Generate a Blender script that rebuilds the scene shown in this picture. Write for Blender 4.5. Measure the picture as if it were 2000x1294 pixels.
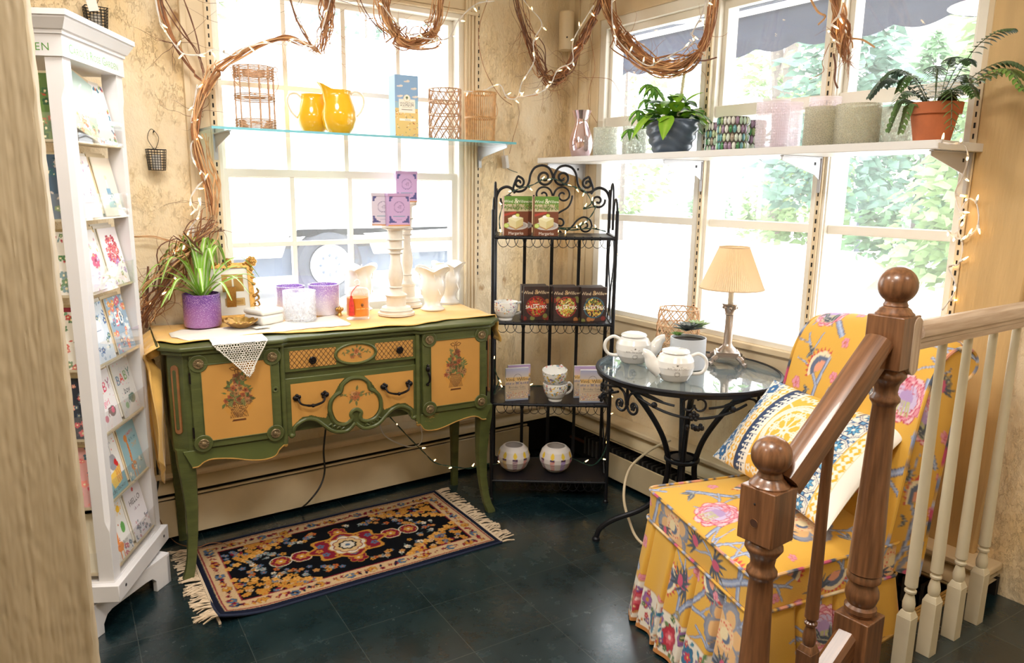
import bpy, bmesh, math, random
import numpy as np
from mathutils import Vector, Matrix
for _o in list(bpy.data.objects): bpy.data.objects.remove(_o)
SC = bpy.context.scene
COL = SC.collection
PI = math.pi
def rad(a): return a*PI/180

# ------------------------------------------------------------------ camera, world, lights, exposure
FPX, YAW, PIT, ROL, CX, CY = 1419.4, 0.593948, 0.194118, 0.0118992, 985.0, 647.0
CAMZ = 1.6
_cy,_sy,_cp,_sp = math.cos(YAW),math.sin(YAW),math.cos(PIT),math.sin(PIT)
FWD = Vector((_sy*_cp,_cy*_cp,-_sp)); _r0 = Vector((_cy,-_sy,0)); _u0 = _r0.cross(FWD)
RGT = _r0*math.cos(ROL)+_u0*math.sin(ROL); UPV = -_r0*math.sin(ROL)+_u0*math.cos(ROL)
EYE = Vector((0,0,CAMZ))
cd = bpy.data.cameras.new('camera'); cam = bpy.data.objects.new('camera', cd); COL.objects.link(cam)
cd.sensor_width = 36; cd.lens = FPX*36/2000; cd.shift_x = (1000-CX)/2000; cd.shift_y = 0
cd.clip_start = .02; cd.clip_end = 400
cam.matrix_world = Matrix(((RGT.x,UPV.x,-FWD.x,0),(RGT.y,UPV.y,-FWD.y,0),(RGT.z,UPV.z,-FWD.z,CAMZ),(0,0,0,1)))
SC.camera = cam
SC.view_settings.view_transform = 'Standard'; SC.view_settings.look = 'None'
SC.view_settings.gamma = 1; SC.view_settings.exposure = 0.62; SC.view_settings.use_curve_mapping = False
try:
    SC.cycles.use_denoising = True; SC.cycles.max_bounces = 8; SC.cycles.transparent_max_bounces = 24
    SC.cycles.diffuse_bounces = 4; SC.cycles.glossy_bounces = 4; SC.cycles.sample_clamp_indirect = 6
    SC.cycles.caustics_reflective = False; SC.cycles.caustics_refractive = False
except Exception: pass
W = bpy.data.worlds.new('overcast_sky'); SC.world = W; W.use_nodes = True
_bg = W.node_tree.nodes['Background']; _bg.inputs[0].default_value = (.93,.97,1,1); _bg.inputs[1].default_value = 5.4
def lamp(name, kind, loc, energy, color=(1,1,1), size=.5, rot=None, size_y=None, portal=False):
    l = bpy.data.lights.new(name, kind); l.energy = energy; l.color = color
    if kind == 'AREA':
        l.size = size
        if size_y: l.shape = 'RECTANGLE'; l.size_y = size_y
        else: l.shape = 'DISK'
        if portal: l.cycles.is_portal = True
    else: l.shadow_soft_size = size
    o = bpy.data.objects.new(name, l); COL.objects.link(o); o.location = loc
    if rot: o.rotation_euler = rot
    return o
# unseen fill lights added at ceiling height, and sky portals in the two windows
for i,(x,y,e) in enumerate(((.75,.75,25),(1.9,-.5,7),(-.75,1.35,16),(.55,2.2,20))):
    lamp('ceiling_fill_light','AREA',(x,y,2.72),e,(1,.95,.88),.6)
lamp('window_portal','AREA',(1.43,3.62,1.70),1,size=1.5,size_y=1.75,rot=(rad(-90),0,0),portal=True)
lamp('window_portal','AREA',(2.92,2.2,1.70),1,size=1.75,size_y=2.2,rot=(0,rad(90),0),portal=True)

# ------------------------------------------------------------------ pixel helpers (measured points of the photograph put on real planes)
def ray(px,py): return FWD+RGT*((px-CX)/FPX)-UPV*((py-CY)/FPX)
def onA(px,py,y=3.495):
    d=ray(px,py); return EYE+d*(y/d.y)
def onB(px,py,x=2.785):
    d=ray(px,py); return EYE+d*(x/d.x)
def onZ(px,py,z):
    d=ray(px,py); return EYE+d*((z-CAMZ)/d.z)

# ------------------------------------------------------------------ colours and materials
def lin(c):
    c=c/255.0
    return c/12.92 if c<=.04045 else ((c+.055)/1.055)**2.4
def C(r,g,b): return (lin(r),lin(g),lin(b))
def lin_np(a):
    a=np.clip(a,0,255)/255.0
    return np.where(a<=.04045,a/12.92,((a+.055)/1.055)**2.4)
MATS={}
def mat(name,col=(.5,.5,.5),rough=.5,metal=0,var=0,vscale=6,bump=0,bscale=60,attr=False,spec=.5,coat=0,sheen=0,emit=0,ecol=None,stretch=None,sss=0,rvar=0,trans=0):
    if name in MATS: return MATS[name]
    m=bpy.data.materials.new(name); m.use_nodes=True; nt=m.node_tree; N=nt.nodes; L=nt.links
    b=N['Principled BSDF']; b.inputs['Base Color'].default_value=(*col,1); b.inputs['Roughness'].default_value=rough
    b.inputs['Metallic'].default_value=metal; b.inputs['Specular IOR Level'].default_value=spec
    b.inputs['Coat Weight'].default_value=coat; b.inputs['Sheen Weight'].default_value=sheen
    b.inputs['Transmission Weight'].default_value=trans
    if sss: b.inputs['Subsurface Weight'].default_value=sss; b.inputs['Subsurface Radius'].default_value=(.02,.015,.01)
    if emit: b.inputs['Emission Color'].default_value=(*(ecol or col),1); b.inputs['Emission Strength'].default_value=emit
    src=None
    if attr:
        a=N.new('ShaderNodeAttribute'); a.attribute_name='Col'; src=a.outputs['Color']; L.new(src,b.inputs['Base Color'])
    if var or bump or rvar:
        tc=N.new('ShaderNodeTexCoord'); co=tc.outputs['Object']
        if stretch:
            mp=N.new('ShaderNodeMapping'); mp.inputs['Scale'].default_value=stretch; L.new(co,mp.inputs[0]); co=mp.outputs[0]
    if var:
        n=N.new('ShaderNodeTexNoise'); n.inputs['Scale'].default_value=vscale; n.inputs['Detail'].default_value=5; L.new(co,n.inputs['Vector'])
        mr=N.new('ShaderNodeMapRange'); mr.inputs[1].default_value=.3; mr.inputs[2].default_value=.7; mr.inputs[3].default_value=1-var; mr.inputs[4].default_value=1+var*.6
        L.new(n.outputs[0],mr.inputs[0])
        mx=N.new('ShaderNodeMix'); mx.data_type='RGBA'; mx.blend_type='MULTIPLY'; mx.inputs[0].default_value=1
        if src: L.new(src,mx.inputs[6])
        else: mx.inputs[6].default_value=(*col,1)
        L.new(mr.outputs[0],mx.inputs[7]); L.new(mx.outputs[2],b.inputs['Base Color'])
    if rvar:
        n3=N.new('ShaderNodeTexNoise'); n3.inputs['Scale'].default_value=vscale*1.7; L.new(co,n3.inputs['Vector'])
        m3=N.new('ShaderNodeMapRange'); m3.inputs[3].default_value=max(0,rough-rvar); m3.inputs[4].default_value=rough+rvar; L.new(n3.outputs[0],m3.inputs[0]); L.new(m3.outputs[0],b.inputs['Roughness'])
    if bump:
        n2=N.new('ShaderNodeTexNoise'); n2.inputs['Scale'].default_value=bscale; n2.inputs['Detail'].default_value=4; L.new(co,n2.inputs['Vector'])
        bp=N.new('ShaderNodeBump'); bp.inputs['Strength'].default_value=bump; bp.inputs['Distance'].default_value=.004; L.new(n2.outputs[0],bp.inputs['Height']); L.new(bp.outputs[0],b.inputs['Normal'])
    MATS[name]=m; return m
def thin_glass(name,tint=(1,1,1),rough=.02,scatter=0.0,scatter_col=(1,1,1),fres=1.45,pattern=None,pscale=60,emit_=0):
    """thin-walled glass: transparent + mirror by fresnel + (glare veil / frosted / crackled) scattering share"""
    if name in MATS: return MATS[name]
    m=bpy.data.materials.new(name); m.use_nodes=True; nt=m.node_tree; N=nt.nodes; L=nt.links; N.clear()
    o=N.new('ShaderNodeOutputMaterial'); t=N.new('ShaderNodeBsdfTransparent'); t.inputs[0].default_value=(*tint,1)
    g=N.new('ShaderNodeBsdfGlossy'); g.inputs['Roughness'].default_value=rough; g.inputs[0].default_value=(1,1,1,1)
    fr=N.new('ShaderNodeFresnel'); fr.inputs[0].default_value=fres
    ge=N.new('ShaderNodeNewGeometry'); mi=N.new('ShaderNodeMapRange'); mi.inputs[3].default_value=fres; mi.inputs[4].default_value=1/fres; L.new(ge.outputs['Backfacing'],mi.inputs[0]); L.new(mi.outputs[0],fr.inputs[0])
    mx=N.new('ShaderNodeMixShader'); L.new(fr.outputs[0],mx.inputs[0]); L.new(t.outputs[0],mx.inputs[1]); L.new(g.outputs[0],mx.inputs[2])
    last=mx.outputs[0]
    if scatter:
        tr=N.new('ShaderNodeBsdfTranslucent'); tr.inputs[0].default_value=(*scatter_col,1)
        df=N.new('ShaderNodeBsdfDiffuse'); df.inputs[0].default_value=(*scatter_col,1)
        ad=N.new('ShaderNodeMixShader'); ad.inputs[0].default_value=.5; L.new(tr.outputs[0],ad.inputs[1]); L.new(df.outputs[0],ad.inputs[2])
        m2=N.new('ShaderNodeMixShader'); L.new(last,m2.inputs[1]); L.new(ad.outputs[0],m2.inputs[2]); m2.inputs[0].default_value=scatter
        if pattern:
            tc=N.new('ShaderNodeTexCoord')
            if pattern=='crackle':
                v=N.new('ShaderNodeTexVoronoi'); v.feature='DISTANCE_TO_EDGE'; v.inputs['Scale'].default_value=pscale; L.new(tc.outputs['Object'],v.inputs['Vector'])
                r=N.new('ShaderNodeMapRange'); r.inputs[1].default_value=0; r.inputs[2].default_value=.12; r.inputs[3].default_value=min(1,scatter*1.9); r.inputs[4].default_value=scatter*.7; L.new(v.outputs[0],r.inputs[0])
            else:
                v=N.new('ShaderNodeTexNoise'); v.inputs['Scale'].default_value=pscale; v.inputs['Detail'].default_value=6; v.inputs['Roughness'].default_value=.8; L.new(tc.outputs['Object'],v.inputs['Vector'])
                r=N.new('ShaderNodeMapRange'); r.inputs[1].default_value=.42; r.inputs[2].default_value=.6; r.inputs[3].default_value=scatter*.4; r.inputs[4].default_value=min(1,scatter*1.6); L.new(v.outputs[0],r.inputs[0])
            L.new(r.outputs[0],m2.inputs[0])
            bp=N.new('ShaderNodeBump'); bp.inputs['Strength'].default_value=.6; bp.inputs['Distance'].default_value=.003; L.new(v.outputs[0],bp.inputs['Height']); L.new(bp.outputs[0],g.inputs['Normal'])
        last=m2.outputs[0]
    L.new(last,o.inputs[0]); MATS[name]=m; return m

# ------------------------------------------------------------------ mesh builder
class MB:
    def __init__(s): s.v=[]; s.f=[]; s.fm=[]; s.ms=[]; s.c=[]; s.hascol=False
    def mi(s,m):
        if m not in s.ms: s.ms.append(m)
        return s.ms.index(m)
    def add(s,verts,faces,m=None,col=None,M=None):
        o=len(s.v)
        if M is not None: verts=[M@Vector(p) for p in verts]
        s.v.extend([tuple(p) for p in verts])
        if col is None: s.c.extend([(1,1,1)]*len(verts))
        elif len(col)==3 and not hasattr(col[0],'__len__'): s.c.extend([tuple(col)]*len(verts)); s.hascol=True
        else: s.c.extend([tuple(x) for x in col]); s.hascol=True
        k=s.mi(m)
        for f in faces: s.f.append([i+o for i in f]); s.fm.append(k)
        return s
    def box(s,x0,x1,y0,y1,z0,z1,m=None,col=None,M=None):
        s._j=getattr(s,'_j',0)+1; e=.00012*(s._j*3%7)
        x0,x1,y0,y1,z0,z1=min(x0,x1)-e,max(x0,x1)+e,min(y0,y1)-e,max(y0,y1)+e,min(z0,z1)-e,max(z0,z1)+e
        V=[(x0,y0,z0),(x1,y0,z0),(x1,y1,z0),(x0,y1,z0),(x0,y0,z1),(x1,y0,z1),(x1,y1,z1),(x0,y1,z1)]
        return s.add(V,[(3,2,1,0),(4,5,6,7),(0,1,5,4),(1,2,6,5),(2,3,7,6),(3,0,4,7)],m,col,M)
    def grid(s,P,m=None,cols=None,cu=False,cv=False,M=None,flip=False):
        nu=len(P); nv=len(P[0]); V=[p for r in P for p in r]; F=[]
        for i in range(nu if cu else nu-1):
            for j in range(nv if cv else nv-1):
                a=i*nv+j; b=((i+1)%nu)*nv+j; c=((i+1)%nu)*nv+(j+1)%nv; d=i*nv+(j+1)%nv
                F.append((a,d,c,b) if flip else (a,b,c,d))
        cc=None
        if cols is not None: cc=[c for r in cols for c in r] if hasattr(cols[0],'__len__') and hasattr(cols[0][0],'__len__') else cols
        return s.add(V,F,m,cc,M)
    def lathe(s,prof,m=None,n=24,o=(0,0,0),M=None,col=None,sx=1,sy=1,caps=True,a0=0):
        P=[]
        for r,z in prof: P.append([(o[0]+r*sx*math.cos(a0+2*PI*k/n),o[1]+r*sy*math.sin(a0+2*PI*k/n),o[2]+z) for k in range(n)])
        V=[p for r in P for p in r]; F=[]
        for i in range(len(P)-1):
            for k in range(n): F.append((i*n+k,i*n+(k+1)%n,(i+1)*n+(k+1)%n,(i+1)*n+k))
        if caps:
            if prof[0][0]>1e-5: F.append(tuple(range(n-1,-1,-1)))
            if prof[-1][0]>1e-5: F.append(tuple((len(P)-1)*n+k for k in range(n)))
        return s.add(V,F,m,col,M)
    def tube(s,pts,r,m=None,n=8,closed=False,M=None,col=None,ry=1.0):
        pts=[Vector(p) for p in pts]; k=len(pts)
        if k<2: return s
        rr=r if hasattr(r,'__len__') else [r]*k
        T=[]
        for i in range(k):
            a=pts[(i-1)%k] if (closed or i>0) else pts[i]; b=pts[(i+1)%k] if (closed or i<k-1) else pts[i]
            t=(b-a); T.append(t.normalized() if t.length>1e-9 else Vector((0,0,1)))
        u=T[0].orthogonal().normalized(); P=[]
        for i in range(k):
            u=u-T[i]*u.dot(T[i]); u=u.normalized() if u.length>1e-6 else T[i].orthogonal().normalized(); w=T[i].cross(u)
            P.append([tuple(pts[i]+(u*math.cos(2*PI*j/n)+w*math.sin(2*PI*j/n)*ry)*rr[i]) for j in range(n)])
        V=[p for q in P for p in q]; F=[]
        for i in range(k if closed else k-1):
            i2=(i+1)%k
            for j in range(n): F.append((i*n+j,i*n+(j+1)%n,i2*n+(j+1)%n,i2*n+j))
        if not closed: F.append(tuple(range(n-1,-1,-1))); F.append(tuple((k-1)*n+j for j in range(n)))
        return s.add(V,F,m,col,M)
    def prism(s,poly,d0,d1,m=None,plane='xz',M=None,col=None):
        """outline in two axes, pulled along the third between d0 and d1"""
        f={'xz':lambda a,b,c:(a,c,b),'xy':lambda a,b,c:(a,b,c),'yz':lambda a,b,c:(c,a,b)}[plane]
        n=len(poly); V=[f(a,b,d0) for a,b in poly]+[f(a,b,d1) for a,b in poly]
        F=[tuple(range(n-1,-1,-1)),tuple(range(n,2*n))]+[(i,(i+1)%n,n+(i+1)%n,n+i) for i in range(n)]
        return s.add(V,F,m,col,M)
    def ball(s,c,r,m=None,n=12,col=None,M=None,sz=1.0,k=None):
        k=k or max(5,n//2); prof=[(max(0,r*math.sin(PI*i/k)),-r*sz*math.cos(PI*i/k)) for i in range(k+1)]
        return s.lathe(prof,m,n,c,M,col,caps=False)
    def text(s,txt,o,u,v,h,m=None,col=None,d=.0006,align='C',bold=0):
        o=Vector(o);u=Vector(u);v=Vector(v);w=u.cross(v).normalized()
        V,T,wd=text_tris(txt); off={'C':-wd/2,'L':0,'R':-wd}[align]
        return s.add([o+u*((x+off)*h)+v*((y-.36)*h)+w*d for x,y in V],T,m,col)
    def build(s,name,parent=None,m=None,smooth=35,bevel=0,bseg=2,subsurf=0,loc=None,solid=0):
        me=bpy.data.meshes.new(name); me.from_pydata(s.v,[],s.f)
        for x in s.ms: me.materials.append(x if x is not None else m)
        if len(s.ms)>1: me.polygons.foreach_set('material_index',s.fm)
        if s.hascol:
            a=me.color_attributes.new('Col','FLOAT_COLOR','POINT'); arr=np.ones((len(s.v),4),dtype=np.float32); arr[:,:3]=np.array(s.c,dtype=np.float32); a.data.foreach_set('color',arr.ravel())
        b=bmesh.new(); b.from_mesh(me); bmesh.ops.recalc_face_normals(b,faces=b.faces); b.to_mesh(me); b.free()
        if smooth:
            me.shade_smooth(); me.set_sharp_from_angle(angle=rad(smooth))
        o=bpy.data.objects.new(name,me); COL.objects.link(o)
        if parent is not None: o.parent=parent
        if loc is not None: o.location=loc
        if bevel:
            k=o.modifiers.new('bevel','BEVEL'); k.width=bevel; k.segments=bseg; k.limit_method='ANGLE'; k.angle_limit=rad(35)
        if solid:
            k=o.modifiers.new('solid','SOLIDIFY'); k.thickness=solid; k.offset=0
        if subsurf:
            k=o.modifiers.new('sub','SUBSURF'); k.levels=subsurf; k.render_levels=subsurf
        return o
_TT={}
def text_tris(t):
    if t in _TT: return _TT[t]
    cu=bpy.data.curves.new('t','FONT'); cu.body=t; cu.size=1; cu.resolution_u=2
    ob=bpy.data.objects.new('t',cu); me=ob.to_mesh(); me.calc_loop_triangles()
    V=[(v.co.x,v.co.y) for v in me.vertices]; T=[tuple(x.vertices) for x in me.loop_triangles]
    ob.to_mesh_clear(); bpy.data.objects.remove(ob); bpy.data.curves.remove(cu)
    w=max([x for x,y in V],default=0); _TT[t]=(V,T,w); return _TT[t]

# ------------------------------------------------------------------ things and parts
def thing(name,label,cat,loc=(0,0,0),rotz=0,group=None):
    o=bpy.data.objects.new(name,None); COL.objects.link(o); o.empty_display_size=.05
    o.location=loc; o.rotation_euler=(0,0,rotz); o['label']=label; o['category']=cat
    if group: o['group']=group
    return o
def tag(o,label,cat,group=None):
    o['label']=label; o['category']=cat
    if group: o['group']=group
    return o
def struct(o): o['kind']='structure'; return o
def dup(root,loc,rotz,label,group=None,cat=None):
    r=root.copy(); COL.objects.link(r); r.location=loc; r.rotation_euler=(0,0,rotz); r['label']=label
    if group: r['group']=group
    for ch in list(root.children):
        c=ch.copy(); COL.objects.link(c); c.parent=r
        for g in ch.children:
            d=g.copy(); COL.objects.link(d); d.parent=c
    return r

# ------------------------------------------------------------------ Paint: draws a printed pattern, later read into per-vertex colours
class Paint:
    def __init__(s,w,h,res,bg,ss=2):
        s.w,s.h,s.res,s.ss=w,h,res,ss; s.k=ss/res
        s.nx=max(2,int(round(w*s.k))); s.ny=max(2,int(round(h*s.k)))
        s.a=np.empty((s.ny,s.nx,3),dtype=np.float32); s.a[:]=bg
    def _fill(s,P,col,al=1):
        P=np.asarray(P,float)*s.k; x0,y0=np.floor(P.min(0)).astype(int); x1,y1=np.ceil(P.max(0)).astype(int)+1
        x0=max(x0,0);y0=max(y0,0);x1=min(x1,s.nx);y1=min(y1,s.ny)
        if x0>=x1 or y0>=y1: return
        X,Y=np.meshgrid(np.arange(x0,x1)+.5,np.arange(y0,y1)+.5); ins=np.zeros(X.shape,bool); n=len(P)
        for i in range(n):
            ax,ay=P[i]; bx,by=P[(i+1)%n]
            if ay==by: continue
            c=((ay>Y)!=(by>Y))&(X<(bx-ax)*(Y-ay)/(by-ay)+ax); ins^=c
        sub=s.a[y0:y1,x0:x1]; sub[ins]=sub[ins]*(1-al)+np.array(col,dtype=np.float32)*al
    def poly(s,P,col,al=1): s._fill(P,col,al)
    def rect(s,x0,y0,x1,y1,col,al=1): s._fill([(x0,y0),(x1,y0),(x1,y1),(x0,y1)],col,al)
    def disc(s,x,y,r,col,ry=None,rot=0,n=20,al=1):
        ry=ry or r; c,d=math.cos(rot),math.sin(rot)
        s._fill([(x+r*math.cos(t)*c-ry*math.sin(t)*d,y+r*math.cos(t)*d+ry*math.sin(t)*c) for t in [2*PI*i/n for i in range(n)]],col,al)
    def line(s,pts,w,col,w2=None):
        w2=w if w2 is None else w2; n=len(pts)
        for i in range(n-1):
            (ax,ay),(bx,by)=pts[i],pts[i+1]; dx,dy=bx-ax,by-ay; l=math.hypot(dx,dy) or 1e-9; nx,ny=-dy/l,dx/l
            wa=(w+(w2-w)*i/(n-1))/2; wb=(w+(w2-w)*(i+1)/(n-1))/2
            s._fill([(ax+nx*wa,ay+ny*wa),(bx+nx*wb,by+ny*wb),(bx-nx*wb,by-ny*wb),(ax-nx*wa,ay-ny*wa)],col)
    def ring(s,x,y,r,w,col,ry=None,n=28):
        ry=ry or r; s.line([(x+r*math.cos(2*PI*i/n),y+ry*math.sin(2*PI*i/n)) for i in range(n+1)],w,col)
    def leaf(s,x,y,l,w,ang,col,vein=None):
        P=[]; 
        for i in range(9): t=i/8; P.append((t*l,w*.5*math.sin(PI*t**.8)))
        P=P+[(a,-b) for a,b in P[::-1]]; c,d=math.cos(ang),math.sin(ang)
        s._fill([(x+a*c-b*d,y+a*d+b*c) for a,b in P],col)
        if vein is not None: s.line([(x,y),(x+l*c*.95,y+l*d*.95)],w*.12,vein)
    def flower(s,x,y,r,col,ctr=None,n=5,rot=0,edge=None):
        for k in range(n):
            t=rot+2*PI*k/n; px,py=x+.55*r*math.cos(t),y+.55*r*math.sin(t)
            if edge is not None: s.disc(px,py,r*.52,edge,r*.44,t,12)
        for k in range(n):
            t=rot+2*PI*k/n; px,py=x+.55*r*math.cos(t),y+.55*r*math.sin(t); s.disc(px,py,r*.45,col,r*.36,t,12)
        if ctr is not None: s.disc(x,y,r*.28,ctr,n=10)
    def text(s,t,x,y,h,col,rot=0,align='C',sx=1.0):
        V,T,wd=text_tris(t); off={'C':-wd/2,'L':0,'R':-wd}[align]; c,d=math.cos(rot),math.sin(rot); col=np.array(col,dtype=np.float32)
        P=[(x+((a+off)*sx*h)*c-((b-.36)*h)*d,y+((a+off)*sx*h)*d+((b-.36)*h)*c) for a,b in V]
        for tr in T: s._fill([P[i] for i in tr],col)
    def speckle(s,n,cols,r,rng,box=None):
        x0,y0,x1,y1=box or (0,0,s.w,s.h)
        for i in range(n): s.disc(rng.uniform(x0,x1),rng.uniform(y0,y1),r*rng.uniform(.6,1.3),cols[rng.randrange(len(cols))],n=7)
    def fin(s):
        if getattr(s,'d',None) is None:
            a=lin_np(s.a); ss=s.ss; ny,nx=(s.ny//ss)*ss,(s.nx//ss)*ss
            s.d=a[:ny,:nx].reshape(ny//ss,ss,nx//ss,ss,3).mean((1,3)) if ss>1 else a
        return s.d
    def at(s,u,v,wrap=False):
        d=s.fin(); ny,nx=d.shape[:2]; u=np.asarray(u)/s.w*nx-.5; v=np.asarray(v)/s.h*ny-.5
        i=np.rint(u).astype(int); j=np.rint(v).astype(int)
        if wrap: i%=nx; j%=ny
        else: i=np.clip(i,0,nx-1); j=np.clip(j,0,ny-1)
        return d[j,i]
def painted(mb,pt,O,U,V,m,res=None):
    """flat printed face: O corner, U/V unit vectors"""
    O=Vector(O);U=Vector(U);V=Vector(V); res=res or pt.res; nu=max(2,int(pt.w/res)+1); nv=max(2,int(pt.h/res)+1)
    us=np.linspace(0,pt.w,nu); vs=np.linspace(0,pt.h,nv); UU,VV=np.meshgrid(us,vs,indexing='ij'); cc=pt.at(UU,VV).reshape(-1,3)
    On,Un,Vn=np.array(O),np.array(U),np.array(V); P=(On+UU[...,None]*Un+VV[...,None]*Vn)
    mb.grid(P.tolist(),m,cc.tolist())
    return mb
def spiral(cx,cy,r0,r1,a0,turns,n=28):
    """flat spiral points from radius r0 to r1"""
    return [(cx+(r0+(r1-r0)*i/n)*math.cos(a0+turns*2*PI*i/n),cy+(r0+(r1-r0)*i/n)*math.sin(a0+turns*2*PI*i/n)) for i in range(n+1)]
def smoothpts(P,k=6,closed=False):
    """Catmull-Rom through control points"""
    P=[Vector(p) for p in P]; n=len(P); out=[]
    for i in range(n if closed else n-1):
        p0=P[(i-1)%n] if (closed or i>0) else P[i]; p1=P[i]; p2=P[(i+1)%n]; p3=P[(i+2)%n] if (closed or i<n-2) else p2
        for j in range(k):
            t=j/k; out.append(.5*((2*p1)+(p2-p0)*t+(2*p0-5*p1+4*p2-p3)*t*t+(3*p1-p0-3*p2+p3)*t**3))
    if not closed: out.append(P[-1])
    return out
# ================================================================== THE ROOM
YA, XB = 3.495, 2.785            # inner faces of the back wall and the right wall
CEIL = 2.78
def wall_material(name,base,patch,stain,vs=1.0,amt=.75):
    if name in MATS: return MATS[name]
    m=bpy.data.materials.new(name); m.use_nodes=True; nt=m.node_tree; N=nt.nodes; L=nt.links; b=N['Principled BSDF']; b.inputs['Roughness'].default_value=.62
    tc=N.new('ShaderNodeTexCoord'); mp=N.new('ShaderNodeMapping'); mp.inputs['Scale'].default_value=(1,1,.55); L.new(tc.outputs['Object'],mp.inputs[0])
    def noise(sc,det=5,ro=.6):
        n=N.new('ShaderNodeTexNoise'); n.inputs['Scale'].default_value=sc*vs; n.inputs['Detail'].default_value=det; n.inputs['Roughness'].default_value=ro; L.new(mp.outputs[0],n.inputs['Vector']); return n
    def ramp(src,a,bb):
        r=N.new('ShaderNodeMapRange'); r.inputs[1].default_value=a; r.inputs[2].default_value=bb; L.new(src,r.inputs[0]); return r.outputs[0]
    def mix(f,c1,c2):
        x=N.new('ShaderNodeMix'); x.data_type='RGBA'; L.new(f,x.inputs[0])
        for k,c in ((6,c1),(7,c2)):
            if isinstance(c,tuple): x.inputs[k].default_value=(*c,1)
            else: L.new(c,x.inputs[k])
        return x.outputs[2]
    n1=noise(2.2,6,.62); n2=noise(14,6,.7); n3=noise(9,3,.5); n4=noise(40,5,.7)
    c=mix(ramp(n1.outputs[0],.40,.66),base,patch); 
    c=mix(ramp(n2.outputs[0],.60,.72),c,tuple(x*amt for x in patch))
    c=mix(ramp(n3.outputs[0],.70,.76),c,stain); L.new(c,b.inputs['Base Color'])
    v=N.new('ShaderNodeTexVoronoi'); v.feature='DISTANCE_TO_EDGE'; v.inputs['Scale'].default_value=11*vs; 
    wv=N.new('ShaderNodeMix'); wv.data_type='RGBA'; wv.blend_type='ADD'; wv.inputs[0].default_value=.35; L.new(mp.outputs[0],wv.inputs[6]); L.new(n2.outputs[1],wv.inputs[7]); L.new(wv.outputs[2],v.inputs['Vector'])
    cr=ramp(v.outputs[0],0,.03); gate=ramp(n1.outputs[0],.5,.6)
    mm=N.new('ShaderNodeMath'); mm.operation='MULTIPLY'; L.new(cr,mm.inputs[0]); L.new(gate,mm.inputs[1])
    ad=N.new('ShaderNodeMath'); ad.operation='ADD'; L.new(mm.outputs[0],ad.inputs[0]); L.new(n4.outputs[0],ad.inputs[1])
    ad2=N.new('ShaderNodeMath'); ad2.operation='ADD'; L.new(ad.outputs[0],ad2.inputs[0]); L.new(n2.outputs[0],ad2.inputs[1])
    bp=N.new('ShaderNodeBump'); bp.inputs['Strength'].default_value=.7; bp.inputs['Distance'].default_value=.012; L.new(ad2.outputs[0],bp.inputs['Height']); L.new(bp.outputs[0],b.inputs['Normal'])
    MATS[name]=m; return m
M_WALL=wall_material('aged_cream_plaster',C(249,234,206),C(243,214,164),C(190,150,104))
M_TRIM=mat('cream_trim_paint',C(226,206,172),.45,var=.08,vscale=5,bump=.15,bscale=30)
M_SASH=mat('ivory_window_paint',C(242,237,226),.4,var=.04,vscale=6)
M_HEAT=mat('cream_heater_enamel',C(222,204,168),.42,var=.07,vscale=7)
M_DARK=mat('dark_gap',C(22,20,20),.7)
M_CEIL=mat('ceiling_paint',C(235,225,205),.8)
M_POST=mat('thick_cream_post_paint',C(186,168,138),.5,var=.12,vscale=12,stretch=(1,1,.2))
M_BOARD=mat('rough_sawn_cream_board',C(205,172,120),.6,var=.15,vscale=12,bump=.8,bscale=60,stretch=(1,1,.12))
M_GLASSPANE=thin_glass('window_glass',(1,1,1),.0,scatter=.05,scatter_col=(.95,.97,1))  # whitish scatter in the pane stands in for veiling lens glare
M_METAL=mat('grey_painted_steel',C(196,196,200),.4,.3)
M_BLACKSLOT=mat('slot_black',C(30,26,24),.8)
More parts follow.
